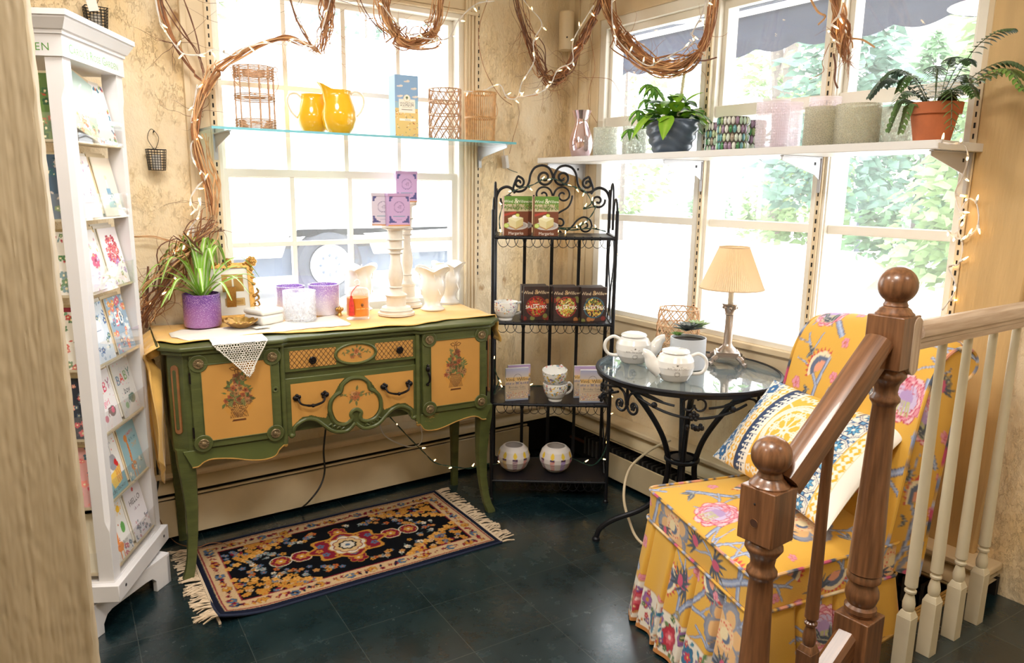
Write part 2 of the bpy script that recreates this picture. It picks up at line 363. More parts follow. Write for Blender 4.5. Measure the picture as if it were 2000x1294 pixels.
def floor_material():
    m=bpy.data.materials.new('dark_green_vinyl_tile'); m.use_nodes=True; nt=m.node_tree; N=nt.nodes; L=nt.links; b=N['Principled BSDF']; b.inputs['Specular IOR Level'].default_value=1.0; b.inputs['Coat Weight'].default_value=.35; b.inputs['Coat Roughness'].default_value=.28
    tc=N.new('ShaderNodeTexCoord'); mp=N.new('ShaderNodeMapping'); mp.inputs['Location'].default_value=(-.115,.01,0); mp.inputs['Rotation'].default_value=(0,0,rad(2.5)); L.new(tc.outputs['Object'],mp.inputs[0])
    br=N.new('ShaderNodeTexBrick'); br.offset=0; br.inputs['Scale'].default_value=1; br.inputs['Brick Width'].default_value=.335; br.inputs['Row Height'].default_value=.335; br.inputs['Mortar Size'].default_value=.0011; br.inputs['Mortar Smooth'].default_value=.1
    br.inputs['Color1'].default_value=(*C(15,33,37),1); br.inputs['Color2'].default_value=(*C(20,39,43),1); br.inputs['Mortar'].default_value=(*C(62,70,68),1); L.new(mp.outputs[0],br.inputs['Vector'])
    n=N.new('ShaderNodeTexNoise'); n.inputs['Scale'].default_value=4; n.inputs['Detail'].default_value=8; n.inputs['Roughness'].default_value=.7; L.new(tc.outputs['Object'],n.inputs['Vector'])
    n2=N.new('ShaderNodeTexNoise'); n2.inputs['Scale'].default_value=60; n2.inputs['Detail'].default_value=6; L.new(tc.outputs['Object'],n2.inputs['Vector'])
    mr=N.new('ShaderNodeMapRange'); mr.inputs[1].default_value=.35; mr.inputs[2].default_value=.7; mr.inputs[3].default_value=.75; mr.inputs[4].default_value=1.5; L.new(n.outputs[0],mr.inputs[0])
    mx=N.new('ShaderNodeMix'); mx.data_type='RGBA'; mx.blend_type='MULTIPLY'; mx.inputs[0].default_value=1; L.new(br.outputs[0],mx.inputs[6]); L.new(mr.outputs[0],mx.inputs[7]); L.new(mx.outputs[2],b.inputs['Base Color'])
    r=N.new('ShaderNodeMapRange'); r.inputs[1].default_value=.3; r.inputs[2].default_value=.75; r.inputs[3].default_value=.15; r.inputs[4].default_value=.34; L.new(n.outputs[0],r.inputs[0]); L.new(r.outputs[0],b.inputs['Roughness'])
    bp=N.new('ShaderNodeBump'); bp.inputs['Strength'].default_value=.12; bp.inputs['Distance'].default_value=.002; L.new(n2.outputs[0],bp.inputs['Height']); L.new(bp.outputs[0],b.inputs['Normal'])
    return m
M_FLOOR=floor_material()
XL,YF=-1.9,-1.4
struct(MB().box(XL,XB+.02,YF,YA+.02,-.06,0,M_FLOOR).build('floor',smooth=0))
struct(MB().box(XL-.1,XB+.12,YF-.1,YA+.12,CEIL,CEIL+.08,M_CEIL).build('ceiling',smooth=0))
struct(MB().box(XL-.1,XL,YF,YA,0,CEIL,M_WALL).build('wall_left',smooth=0))
struct(MB().box(XL-.1,XB+.1,YF-.1,YF,0,CEIL,M_WALL).build('wall_front',smooth=0))
# back wall with the sash-window opening, right wall with the display-window opening
AX0,AX1,AZ0,AZ1=.80,2.075,.93,2.49
w=MB(); TH=.12
for x0,x1,z0,z1 in ((XL,AX0,0,CEIL),(AX1,XB+TH,0,CEIL),(AX0,AX1,0,AZ0),(AX0,AX1,AZ1,CEIL)): w.box(x0,x1,YA,YA+TH,z0,z1,M_WALL)
struct(w.build('wall_back',smooth=0))
BY0,BY1,BZ0,BZ1=1.245,3.20,.915,2.50
w=MB()
for y0,y1,z0,z1 in ((YF,BY0,0,CEIL),(BY1,YA,0,CEIL),(BY0,BY1,0,BZ0),(BY0,BY1,BZ1,CEIL)): w.box(XB,XB+TH,y0,y1,z0,z1,M_WALL)
struct(w.build('wall_right',smooth=0))

# ---- window_1: two double-hung sashes in the back wall
g=thing('window_1','','',(0,0,0)); del g['label']; del g['category']; struct(g)
f=MB()
f.box(AX0-.005,AX0+.02,YA-.01,YA+TH,AZ0,AZ1,M_SASH).box(AX1-.03,AX1,YA-.01,YA+TH,AZ0,AZ1,M_SASH).box(AX0,AX1,YA-.01,YA+TH,AZ1-.025,AZ1,M_SASH)
f.build('window_frame',g,bevel=.003)
def sash(x0,x1,z0,z1,y,cols,rows,st,bot,top):
    s=MB(); s.box(x0,x0+st,y,y+.035,z0,z1,M_SASH).box(x1-st,x1,y,y+.035,z0,z1,M_SASH).box(x0,x1,y,y+.035,z0,z0+bot,M_SASH).box(x0,x1,y,y+.035,z1-top,z1,M_SASH)
    for i in range(1,cols): xx=x0+st+(x1-x0-2*st)*i/cols; s.box(xx-.011,xx+.011,y+.004,y+.031,z0,z1,M_SASH)
    for i in range(1,rows): zz=z0+bot+(z1-z0-bot-top)*i/rows; s.box(x0,x1,y+.004,y+.031,zz-.011,zz+.011,M_SASH)
    s.build('sash',g,bevel=.002)
    MB().box(x0+.01,x1-.01,y+.016,y+.020,z0+.01,z1-.01,M_GLASSPANE).build('glass',g,smooth=0)
sash(AX0+.02,AX1-.03,1.635,AZ1-.02,YA+.055,4,2,.028,.032,.03)
sash(AX0+.015,AX1-.03,AZ0+.02,1.675,YA+.015,4,2,.03,.06,.034)
t=MB()  # moulded casing
for x0,x1,d in ((AX0-.115,AX0-.02,.02),(AX0-.028,AX0,.03),(AX0-.125,AX0-.10,.028)): t.box(x0,x1,YA-d,YA,AZ0-.1,AZ1+.1,M_TRIM)
for x0,x1,d in ((AX1,AX1+.012,.03),(AX1+.018,AX1+.034,.022),(AX1,AX1+.075,.014),(AX1+.042,AX1+.056,.022),(AX1+.062,AX1+.078,.026)): t.box(x0,x1,YA-d,YA,AZ0-.1,AZ1+.1,M_TRIM)
for z0,z1,d in ((AZ1,AZ1+.015,.03),(AZ1+.02,AZ1+.1,.018),(AZ1+.085,AZ1+.115,.03)): t.box(AX0-.12,AX1+.08,YA-d,YA,z0,z1,M_TRIM)
t.build('casing',g,bevel=.003)
MB().box(AX0-.14,AX1+.1,YA-.045,YA+.05,AZ0-.03,AZ0,M_TRIM).box(AX0-.12,AX1+.08,YA-.016,YA,AZ0-.12,AZ0-.03,M_TRIM).build('window_sill',g,bevel=.005)

# ---- window_2: three-bay display window in the right wall
g=thing('window_2','','',(0,0,0)); del g['label']; del g['category']; struct(g)
bays=[(2.475,3.155),(1.84,2.385),(1.275,1.765)]
f=MB(); X0=XB-.012; X1=XB+TH
for y0,y1 in ((3.155,BY1),(2.385,2.475),(1.765,1.84),(BY0,1.275)): f.box(X0,X1,y0,y1,BZ0,BZ1,M_SASH)
f.box(X0,X1,BY0,BY1,BZ1-.05,BZ1,M_SASH).box(X0,X1,BY0,BY1,BZ0,BZ0+.025,M_SASH)
for y0,y1 in bays: f.box(XB+.01,XB+.06,y0,y1,1.432,1.468,M_SASH).box(XB+.002,XB+.07,y0,y1,1.935,1.988,M_SASH)
for y0,y1 in bays:     # upper hinged lights have a frame of their own
    for a,b_ in ((y0,y0+.022),(y1-.022,y1)): f.box(XB+.02,XB+.055,a,b_,1.985,BZ1-.04,M_SASH)
    f.box(XB+.02,XB+.055,y0,y1,BZ1-.085,BZ1-.04,M_SASH)
for yy in (2.43,1.80): f.box(XB-.024,XB-.011,yy-.03,yy-.012,BZ0,BZ1,M_SASH).box(XB-.018,XB-.011,yy+.012,yy+.02,BZ0,BZ1,M_SASH)
f.build('window_frame',g,bevel=.003)
for y0,y1 in bays: MB().box(XB+.034,XB+.038,y0-.004,y1+.004,BZ0+.01,BZ1-.04,M_GLASSPANE).build('glass',g,smooth=0)
MB().box(XB-.035,XB+.08,BY0-.05,3.35,BZ0-.03,BZ0,M_TRIM).box(XB-.016,XB,BY0-.03,3.34,BZ0-.115,BZ0-.03,M_TRIM).build('window_sill',g,bevel=.005)
t=MB(); t.box(XB-.02,XB,BY1,BY1+.06,BZ0,BZ1+.1,M_TRIM).box(XB-.028,XB,BY1+.06,BY1+.085,BZ0,BZ1+.1,M_TRIM).box(XB-.02,XB,BY0-.02,BY1+.09,BZ1,BZ1+.12,M_TRIM).box(XB-.014,XB,3.39,3.43,BZ0-.03,CEIL,M_TRIM)
t.build('casing',g,bevel=.004)
# boards at the right of the display window
wv=[]; 
for i in range(41):
    z=BZ0-.75+2.6*i/40; wv.append((1.02+.022*math.sin(z*2.6+.4)+.012*math.sin(z*6.1),z))
t=MB(); t.prism([(1.225,wv[0][1]),(1.225,wv[-1][1])]+wv[::-1],XB-.028,XB,M_BOARD,'yz'); struct(t.build('trim_1',bevel=.008))
struct(MB().box(XB-.016,XB,1.225,1.246,.75,CEIL,M_TRIM).build('trim_2',bevel=.004))

# ---- slotted shelf standards (tracks) on both windows
def standard(pts,label):
    p=MB(); q=MB()
    (x,y,z0,z1,ax)=pts; w_,d_=.011,.012
    if ax=='A': p.box(x-w_,x+w_,y-d_,y,z0,z1,M_TRIM)
    else: p.box(x-d_,x,y-w_,y+w_,z0,z1,M_TRIM)
    n=int((z1-z0)/.036)
    for i in range(n):
        z=z0+.02+i*.036
        if ax=='A': q.box(x-.0028,x+.0028,y-d_-.0006,y-d_+.001,z,z+.017,M_BLACKSLOT)
        else: q.box(x-d_-.0006,x-d_+.001,y-.0028,y+.0028,z,z+.017,M_BLACKSLOT)
    t=thing('shelf_standard',label,'shelf standard',(0,0,0),0,'slotted shelf standards')
    p.build('rail',t,bevel=.002); o=q.build('slots',t,smooth=0); 
    return t
standard((.786,YA-.02,1.05,2.6,'A'),'slotted cream shelf standard on left casing of the sash window')
standard((2.165,YA,1.1,2.55,'A'),'slotted cream shelf standard on wall right of the sash window')
standard((XB-.024,2.41,BZ0,2.45,'B'),'slotted cream shelf standard on mullion behind the dark blue planter')
standard((XB-.024,1.792,BZ0,2.45,'B'),'slotted cream shelf standard on mullion behind the lamp and hobnail jars')
standard((XB-.016,1.236,BZ0-.05,2.0,'B'),'slotted cream shelf standard right of display window by terracotta pot')

# ---- skirting ledge and the baseboard heaters below it
LZ=.33
led=MB()
led.prism([(XL,YA),(XB,YA),(XB,.965),(XB-.11,.965),(XB-.118,1.0),(XB-.118,YA-.155),(XB-.155,YA-.118),(XL,YA-.118)],LZ-.026,LZ,M_TRIM,'xy')
struct(led.build('trim_3',bevel=.006))
struct(MB().prism([(XL,YA),(XB,YA),(XB,1.0),(XB-.085,1.0),(XB-.085,YA-.085),(XL,YA-.085)],LZ-.046,LZ-.026,M_TRIM,'xy').build('trim_4',bevel=.006))
hz=thing('baseboard_heater','long cream baseboard heater running round the corner under both windows','heater')
cov=[(.0,.284),(.085,.284),(.105,.272),(.12,.254),(.122,.236),(.114,.236),(.108,.252),(.08,.268),(0,.268)]
P=[]
for d,z in cov:
    row=[(XL,YA-d,z)]
    for k in range(7):
        a=k/6*PI/2; rr=.11-d if d<.11 else .002; rr=max(.004,.15-d); cx,cy=XB-d-rr,YA-d-rr
        row.append((cx+rr*math.sin(a),cy+rr*math.cos(a),z))
    row.append((XB-d,.97,z)); P.append(row)
MB().grid(P,M_HEAT).build('cover',hz,smooth=40)
pf=MB(); pf.box(XL,2.47,YA-.115,YA-.107,.024,.196,M_HEAT).box(XL,2.46,YA-.118,YA-.106,.196,.200,M_HEAT); pf.build('front_panel',hz,bevel=.004)
MB().box(XB-.148,XB-.140,1.35,2.86,.024,.168,M_HEAT).build('front_panel',hz,bevel=.004)
MB().box(XL,2.46,YA-.112,YA-.10,.206,.216,M_HEAT).box(XB-.118,XB-.107,1.02,3.2,.222,.23,M_HEAT).build('slat',hz,bevel=.002)
bk=MB(); bk.box(XL,XB-.01,YA-.02,YA,0,.27,M_DARK).box(XB-.02,XB,.97,YA,0,.27,M_DARK); bk.build('back_plate',hz,smooth=0)
fi=MB(); MF=mat('dull_aluminium',C(120,116,110),.45,.7)
for i in range(60): fi.box(XB-.1,XB-.035,1.1+i*.034,1.1+i*.034+.012,.07,.17,MF)
fi.tube([(XB-.07,1.0,.12),(XB-.07,3.28,.12)],.011,mat('dull_copper',C(110,70,50),.5,.6)); fi.build('fins',hz,smooth=0)
# raised stair landing at the right
LAND=.205
struct(MB().box(1.795,XB-.0,YF,1.035,0,LAND,M_FLOOR).build('floor_landing',smooth=0))
no=MB()
M_STRAW=mat('ribbed_straw_nosing',C(190,150,84),.5,var=.2,vscale=40)
for k in range(4): no.box(1.80,XB-.02,1.040+k*.011,1.0485+k*.011,LAND-.012,LAND+.004,M_STRAW)
tag(no.build('stair_nosing',bevel=.002),'ribbed straw coloured edging strip along the landing behind white balusters','edging strip')
# corner pipe end
pz=MB(); pz.lathe([(.0,0),(.04,0),(.042,.01),(.042,.2),(.036,.205),(0,.205)],M_TRIM,24,(2.70,3.41,2.37)); pz.tube([(2.675,3.372,2.43),(2.668,3.362,2.43)],.004,M_DARK)
tag(pz.build('pipe_cover',smooth=40),'cream painted round pipe cover high in the room corner','pipe cover')
# foreground post at the left
p0=onZ(187,1294,.6); 
pr=ray(131,760); dep=1.22; pc=EYE+pr*dep
post=MB(); pw=.147
Mx=Matrix.Translation((pc.x,pc.y,0))@Matrix.Rotation(rad(-4),4,'Z')
rng=random.Random(5); rows=[]
nz=560
outl=[(-pw,0)]+[(-pw+pw*k/70,-.002) for k in range(1,70)]+[(-.004,-.001),(0,.004),(.002,.012),(.002,.03),(.002,.06),(.002,.15),(-pw,.15)]
_rs=np.random.RandomState(11); NXo=len(outl)
def _sm(a,kx,kz):
    for ax,k in ((1,kx),(0,kz)):
        ker=np.hanning(2*k+3)[1:-1]; ker/=ker.sum(); a=np.apply_along_axis(lambda v: np.convolve(np.pad(v,k,'wrap'),ker,'valid'),ax,a)
    return a/a.std()
ridge=_sm(_rs.randn(nz,NXo),0,80)*.00028+_sm(_rs.randn(nz,NXo),2,150)*.00055+_sm(_rs.randn(nz,NXo),1,4)*.0004
for i in range(nz):
    z=CEIL*i/(nz-1); rows.append([(x+(ridge[i,k]*1.4 if x>-.006 else 0),y-(ridge[i,k] if y<.01 else 0),z) for k,(x,y) in enumerate(outl)])
post.grid(rows,M_POST,cv=True,M=Mx); tag(post.build('wooden_post',smooth=50),'thick rough cream painted wooden post in the left foreground','post')
# ================================================================== OUTSIDE
GZ=-.35
M_PAVE=mat('pale_concrete',C(225,222,215),.9,var=.06,vscale=.6)
M_GRASSY=mat('pale_verge',C(170,186,140),.9,var=.2,vscale=1)
struct(MB().box(-40,90,YA+.14,90,GZ-.1,GZ,M_PAVE).box(XB+.14,90,-40,YA+.14,GZ-.1,GZ,M_PAVE).build('floor_pavement',smooth=0))
M_NAVY=mat('navy_awning_canvas',C(44,52,74),.8,var=.2,vscale=4,stretch=(1,1,3))
M_WCAN=mat('white_awning_lining',C(225,230,238),.7)
M_WFR=mat('white_awning_frame',C(235,238,242),.4)
a=thing('awning','navy scalloped awning outside the top of the display window','awning',(2.95,2.2,0))
Y0,Y1=-1.2,2.6
v=MB(); pr=[]
n=160
for i in range(n+1):
    y=Y0+(Y1-Y0)*i/n; k=abs(math.sin(PI*(y-.06)/.29)); pr.append((y,.06-.035*k))
top=[];bot=[]
P=[[(1.05+.012*math.sin(j*.9),y,2.42+z) for (y,z) in pr] if r==0 else [(1.05+.015*math.sin(j*.9)*r*.3,y,2.42+.06+r*.085) for (y,z) in pr] for r,j in ((0,0),(1,1),(2,2),(3,3))]
v.grid(P,M_NAVY).build('valance',a,solid=.004)
v=MB(); v.grid([[(1.05,Y0,2.735),(1.05,Y1,2.735)],[(.0,Y0,3.05),(.0,Y1,3.05)]],M_WCAN); v.build('canopy',a,solid=.004)
v=MB(); v.grid([[(1.05,Y1,2.735),(1.05,Y1,2.47),(.0,Y1,2.6)],[(1.05,Y1,2.735),(.5,Y1,2.88),(.0,Y1,3.05)]],M_NAVY); v.build('end_flap',a,solid=.004)
fr=MB()
for y in (Y0+.1,-.4,.5,1.25,Y1-.05): fr.tube([(0,y,2.98),(1.03,y,2.70)],.018,M_WFR); fr.tube([(0,y,2.55),(1.03,y,2.70)],.014,M_WFR)
fr.tube([(1.02,Y0,2.70),(1.02,Y1,2.70)],.02,M_WFR).tube([(.5,Y0,2.84),(.5,Y1,2.84)],.016,M_WFR).tube([(.05,Y0,2.62),(.05,Y1,2.62)],.025,M_WFR)
fr.build('frame',a)
def leafmat(n,c): return mat(n,c,.8,var=.35,vscale=3)
LM=[leafmat('pale_evergreen',C(94,128,88)),leafmat('soft_green',C(120,146,92)),leafmat('blue_green_conifer',C(92,124,106))]
M_BARK=mat('grey_bark',C(112,102,96),.9,var=.2)
def tree(name,label,x,y,h,r,z0,seed,mi,cone=True,n=2600,leaf=.22,trunk=.12,fork=False):
    rg=random.Random(seed); t=thing(name,label,'tree' if name!='shrub' else 'shrub',(x,y,GZ),0)
    m=MB(); V=[];F=[]
    for i in range(n):
        u=rg.random()**(.6 if cone else .45); ang=rg.random()*2*PI
        zz=z0+(h-z0)*(1-u if cone else rg.random())
        k=(zz-z0)/max(.01,h-z0)
        rr=(r*(1-k)**.8 if cone else r*math.sqrt(max(0,1-(2*k-1)**2)))*(.55+.45*rg.random())
        lump=.82+.3*math.sin(ang*5+zz*3)+.12*math.sin(zz*9+ang*2); rr*=lump
        c=Vector((rr*math.cos(ang),rr*math.sin(ang),zz)); s=leaf*(.5+rg.random())
        d1=Vector((math.cos(ang)+rg.gauss(0,.4),math.sin(ang)+rg.gauss(0,.4),-.35+rg.gauss(0,.3))).normalized()*s; d2=d1.orthogonal().normalized()*s*.42
        o=len(V); V+= [c-d1*.4,c+d2,c+d1,c-d2]; F.append((o,o+1,o+2,o+3))
    m.add(V,F,LM[mi]); m.build('foliage',t,smooth=0)
    b=MB(); 
    if fork:
        b.tube([(0,0,0),(.05,0,h*.35),(.0,.1,h*.45)],[trunk,trunk*.8,trunk*.75],M_BARK)
        b.tube([(0,.1,h*.44),(.1,.7,h*.65),(.1,1.2,h*.95)],[trunk*.7,trunk*.45,trunk*.2],M_BARK); b.tube([(0,.1,h*.44),(-.1,-.5,h*.68),(0,-.8,h)],[trunk*.65,trunk*.45,trunk*.2],M_BARK)
    else: b.tube([(0,0,0),(.03,.02,h*.5),(0,0,h*.95)],[trunk,trunk*.6,trunk*.1],M_BARK)
    b.build('trunk',t)
    return t
tree('evergreen_tree','tall pale evergreen seen through upper middle pane of the display window',17.6,11.0,9.2,2.3,1.6,1,2)
tree('evergreen_tree','bushy evergreen outside right of the utility pole',22.5,11.4,6.6,2.3,.1,2,0)
tree('evergreen_tree','leaning evergreen at far right edge of the display window view',16.5,6.9,8.5,2.0,.1,3,1)
tree('evergreen_tree','round evergreen behind the utility pole and lamp shade',25.5,16.8,6.2,2.6,.1,4,1)
tree('broadleaf_tree','bare forked tree in the upper middle pane of the display window',27,19.6,13,3.6,5.5,5,1,cone=False,n=900,leaf=.3,trunk=.5,fork=True)
tree('evergreen_tree','loose green tree outside left bay of display window above planter',20,21.5,9,2.8,1.0,6,1,cone=False,n=1100)
tree('shrub','low round shrub before the distant white house, left one',38,32.5,1.9,1.6,.05,7,0,cone=False,n=500,leaf=.3,trunk=.06)
tree('shrub','low round shrub before the distant white house, right one',40,30.4,2.3,1.9,.05,8,1,cone=False,n=500,leaf=.3,trunk=.06)
tree('broadleaf_tree','pale leafy tree seen through top left panes of the sash window',2.6,14.8+4,8.5,2.3,3.0,9,1,cone=False,n=900,leaf=.25)
tree('broadleaf_tree','faint leafy tree behind the truck right of the grapevine wreath',9.6,22,9.5,2.6,3.4,10,2,cone=False,n=500,leaf=.25)
# utility pole
M_POLE=mat('weathered_pole',C(104,112,126),.85,var=.15,vscale=3)
t=thing('utility_pole','grey wooden utility pole with a cable guard outside the display window','pole',(23.7,13.95,GZ))
MB().lathe([(.2,0),(.19,4),(.16,11),(.0,11.02)],M_POLE,16).build('shaft',t); MB().box(-.26,-.1,-.12,.05,.0,4.2,mat('grey_guard',C(196,204,214),.5)).build('cable_guard',t,bevel=.02)
# distant white house and its neighbour
M_HW=mat('white_siding',C(236,238,240),.8); M_HG=mat('grey_roof',C(176,180,186),.8); M_HWIN=mat('house_window',C(120,128,136),.3)
def house(label,x,y,rot,w,d,h,rh,wins):
    t=thing('house',label,'house',(x,y,GZ),rot)
    MB().box(-w/2,w/2,0,d,0,h,M_HW).prism([(-w/2,h),(w/2,h),(0,h+rh)],0,d,M_HW,'xz').build('wall',t,smooth=0)
    r=MB(); r.prism([(-w/2-.4,h-.12),(0,h+rh+.1),(w/2+.4,h-.12),(w/2+.4,h+.05),(0,h+rh+.3),(-w/2-.4,h+.05)],-.4,d+.4,M_HG,'xz'); r.build('roof',t,smooth=0)
    for (a,b,c,e) in wins:
        f=MB().box(a-.08,b+.08,-.06,0,c-.08,e+.08,M_HW).build('window',t,smooth=0); MB().box(a,b,-.08,-.05,c,e,M_HWIN).build('pane',f,smooth=0)
    return t
house('distant white gabled house behind shrubs in middle pane of display window',52,42.5,rad(-50),11,8,3.2,2.4,[(-3.4,-1.6,1.2,2.6),(.2,1.4,1.0,2.6),(2.4,3.6,1.0,2.6)])
house('large white house with grey roof edge at upper right of display window',34,10.5,rad(-72),12,9,6.2,3.4,[(-4.4,-3,3.9,5.4)])
# white delivery truck outside the sash window
M_TR=mat('white_truck_paint',C(245,246,248),.4); M_TY=mat('tyre_rubber',C(40,44,54),.7); M_RIM=mat('steel_rim',C(150,156,166),.4,.4); M_UND=mat('truck_underside',C(66,78,96),.6)
t=thing('delivery_truck','white box truck parked outside the sash window with one wheel showing','truck',(4.5,11.9,GZ))
b=MB(); b.box(-4.8,5.2,.15,2.5,1.22,4.4,M_TR); b.prism([(-4.8,.78),(-.82,.78),(-.7,1.1),(-.45,1.28),(.45,1.28),(.7,1.1),(.82,.78),(5.2,.78),(5.2,1.3),(-4.8,1.3)],.15,.2,M_TR); b.build('body',t,bevel=.02)
MB().box(-4.6,5.0,.4,2.3,.45,.9,M_UND).build('chassis',t)
w=MB(); 
def torus(m,R,r,y,mt):
    pts=[(R*math.cos(2*PI*i/40),y,.62+R*math.sin(2*PI*i/40)) for i in range(40)]; m.tube(pts,r,mt,10,closed=True)
torus(w,.47,.15,.26,M_TY); wo=w.build('tyre',t)
Mw=Matrix.Translation((0,.14,.62))@Matrix.Rotation(rad(90),4,'X')
w=MB().lathe([(.0,-.03),(.1,-.03),(.13,-.01),(.22,-.08),(.32,-.06),(.345,.02),(.36,.02),(.34,-.12),(.0,-.12)],M_RIM,32,M=Mw); w.build('rim',t)
for i in range(8):
    a_=2*PI*i/8; MB().ball((.17*math.cos(a_),.15,.62+.17*math.sin(a_)),.022,M_UND,8).build('lug_nut',t)
MB().box(-4.0,-1.6,.1,.2,.32,.75,M_UND).build('fuel_tank',t,bevel=.05)
# ================================================================== SIDEBOARD, CLOTHS, RUG
M_GREEN=mat('distressed_green_paint',C(80,86,44),.42,var=.25,vscale=7,bump=.25,bscale=40,stretch=(1,1,4),rvar=.1)
def green_worn():
    m=bpy.data.materials.new('worn_green_paint'); m.use_nodes=True; nt=m.node_tree;N=nt.nodes;L=nt.links;b=N['Principled BSDF']; b.inputs['Roughness'].default_value=.4
    tc=N.new('ShaderNodeTexCoord'); mp=N.new('ShaderNodeMapping'); mp.inputs['Scale'].default_value=(1,1,5); L.new(tc.outputs['Object'],mp.inputs[0])
    n=N.new('ShaderNodeTexNoise'); n.inputs['Scale'].default_value=18; n.inputs['Detail'].default_value=8; n.inputs['Roughness'].default_value=.75; L.new(mp.outputs[0],n.inputs[0])
    g=N.new('ShaderNodeTexNoise'); g.inputs['Scale'].default_value=3.1; L.new(tc.outputs['Object'],g.inputs[0])
    a=N.new('ShaderNodeMath'); a.operation='ADD'; L.new(n.outputs[0],a.inputs[0]); L.new(g.outputs[0],a.inputs[1])
    r=N.new('ShaderNodeMapRange'); r.inputs[1].default_value=1.20; r.inputs[2].default_value=1.25; L.new(a.outputs[0],r.inputs[0])
    n2=N.new('ShaderNodeTexNoise'); n2.inputs['Scale'].default_value=6; n2.inputs['Detail'].default_value=4; L.new(tc.outputs['Object'],n2.inputs[0])
    m1=N.new('ShaderNodeMix'); m1.data_type='RGBA'; m1.inputs[6].default_value=(*C(70,82,40),1); m1.inputs[7].default_value=(*C(98,104,54),1); L.new(n2.outputs[0],m1.inputs[0])
    m2=N.new('ShaderNodeMix'); m2.data_type='RGBA'; L.new(r.outputs[0],m2.inputs[0]); L.new(m1.outputs[2],m2.inputs[6]); m2.inputs[7].default_value=(*C(186,146,78),1); L.new(m2.outputs[2],b.inputs['Base Color'])
    bp=N.new('ShaderNodeBump'); bp.inputs['Strength'].default_value=.2; bp.inputs['Distance'].default_value=.003; L.new(n.outputs[0],bp.inputs['Height']); L.new(bp.outputs[0],b.inputs['Normal'])
    return m
M_GREENW=green_worn()
M_OCH=mat('ochre_lacquer_panel',(1,1,1),.38,var=.1,vscale=5,attr=True)
M_EDGE=mat('gilded_worn_edge',C(176,134,66),.45,.2,var=.2,vscale=30)
M_TAN=mat('tan_groove',C(150,100,58),.5,var=.2,vscale=20)
M_IRON=mat('dark_iron',C(34,30,30),.35,.7)
M_COPPER=mat('aged_copper_rosette',C(132,112,80),.4,.5,var=.3,vscale=60)
OCH=(194,142,72); OCH2=(196,132,50)
SB=thing('sideboard','antique green sideboard with ochre panels and painted flower baskets','sideboard',(.48,2.985,0),rad(-5))
DB=.44
def cut_front(d): return [(-.035,DB),(-.035,.055),(.02,0),(.40,0),(.41,.02),(1.0,.02),(1.01,0),(1.36,0),(1.415,.055),(1.415,DB)] if d==0 else None
c=MB()
c.prism([(-.03,DB),(-.03,.052),(.022,.004),(.40,.004),(.40,DB)],.545,.948,M_GREEN,'xy')
c.prism([(1.005,DB),(1.005,.004),(1.358,.004),(1.41,.052),(1.41,DB)],.545,.948,M_GREEN,'xy')
c.box(.40,1.005,.045,DB,.56,.948,M_GREEN)
c.box(.40,1.0,.022,.05,.803,.832,M_GREEN); c.box(.40,1.0,.022,.05,.938,.95,M_GREEN)
c.build('carcass',SB,bevel=.003)
for x in (.4,1.007): 
    p=MB(); p.tube([(x,.004,.525),(x,.004,.948)],.0115,M_GREEN,12); p.ball((x,.004,.522),.012,M_EDGE,10); p.build('half_column',SB)
# top: two moulded layers, breakfront with clipped corners
def top_poly(o): 
    return [(-.045-o,DB+.05),(-.045-o,.045-o*.4),(.018-o*.4,-.018-o),(.398+o*.2,-.018-o),(.425,.008-o),(.985,.008-o),(1.01-o*.2,-.018-o),(1.362+o*.4,-.018-o),(1.425+o,.045-o*.4),(1.425+o,DB+.05)]
t=MB(); t.prism(top_poly(.018),.966,.984,M_GREEN,'xy'); t.prism(top_poly(.004),.948,.966,M_GREEN,'xy'); t.build('top',SB,bevel=.006,bseg=3)
# legs
def leg(x,y,sx,sy,front):
    pts=[];rr=[]
    prof=[(.56,.0,.046),(.50,.0,.044),(.42,-.004,.038),(.30,-.008,.031),(.18,-.004,.026),(.09,.006,.024),(.04,.016,.025),(.012,.026,.028),(0,.028,.027)] if front else [(.56,0,.034),(.45,0,.032),(.25,0,.025),(.1,.002,.022),(.03,.006,.022),(0,.008,.022)]
    m=MB(); rows=[]
    for z,f,r in prof:
        cx=x+sx*f; cy=y-(f if front else -f*.5)
        rows.append([(cx+r*math.cos(a)*(1.0 if i%2==0 else .84)*1.0,cy+r*math.sin(a)*(1.0 if i%2==0 else .84),z) for i,a in enumerate([2*PI*k/8+PI/4 for k in range(8)])])
    m.grid(rows,M_GREEN,cv=True); m.add([p for p in rows[-1]],[tuple(range(8))],M_GREEN); m.add([p for p in rows[0]],[tuple(range(8))],M_GREEN)
    return m.build('leg',SB,smooth=40)
leg(.012,.045,-1,-1,True); leg(1.368,.045,1,-1,True); leg(.0,DB-.04,0,1,False); leg(1.375,DB-.04,0,1,False)
# clipped-corner fluted inlay
for sgn,x0 in ((1,-.006),(-1,1.386)):
    m=MB(); Mx=Matrix.Translation((x0,.027,0))@Matrix.Rotation(rad(-41 if sgn>0 else 41),4,'Z')
    def stad(w,h,zc):
        return [(w*math.cos(a),zc+(h if math.sin(a)>=0 else -h)+w*math.sin(a)) for a in [2*PI*i/24 for i in range(24)]]
    m.prism(stad(.016,.125,.765),-.0045,.004,M_TAN,'xz',M=Mx); m.prism(stad(.0075,.115,.765),-.006,.004,M_GREEN,'xz',M=Mx); m.build('fluted_inlay',SB,bevel=.0015)
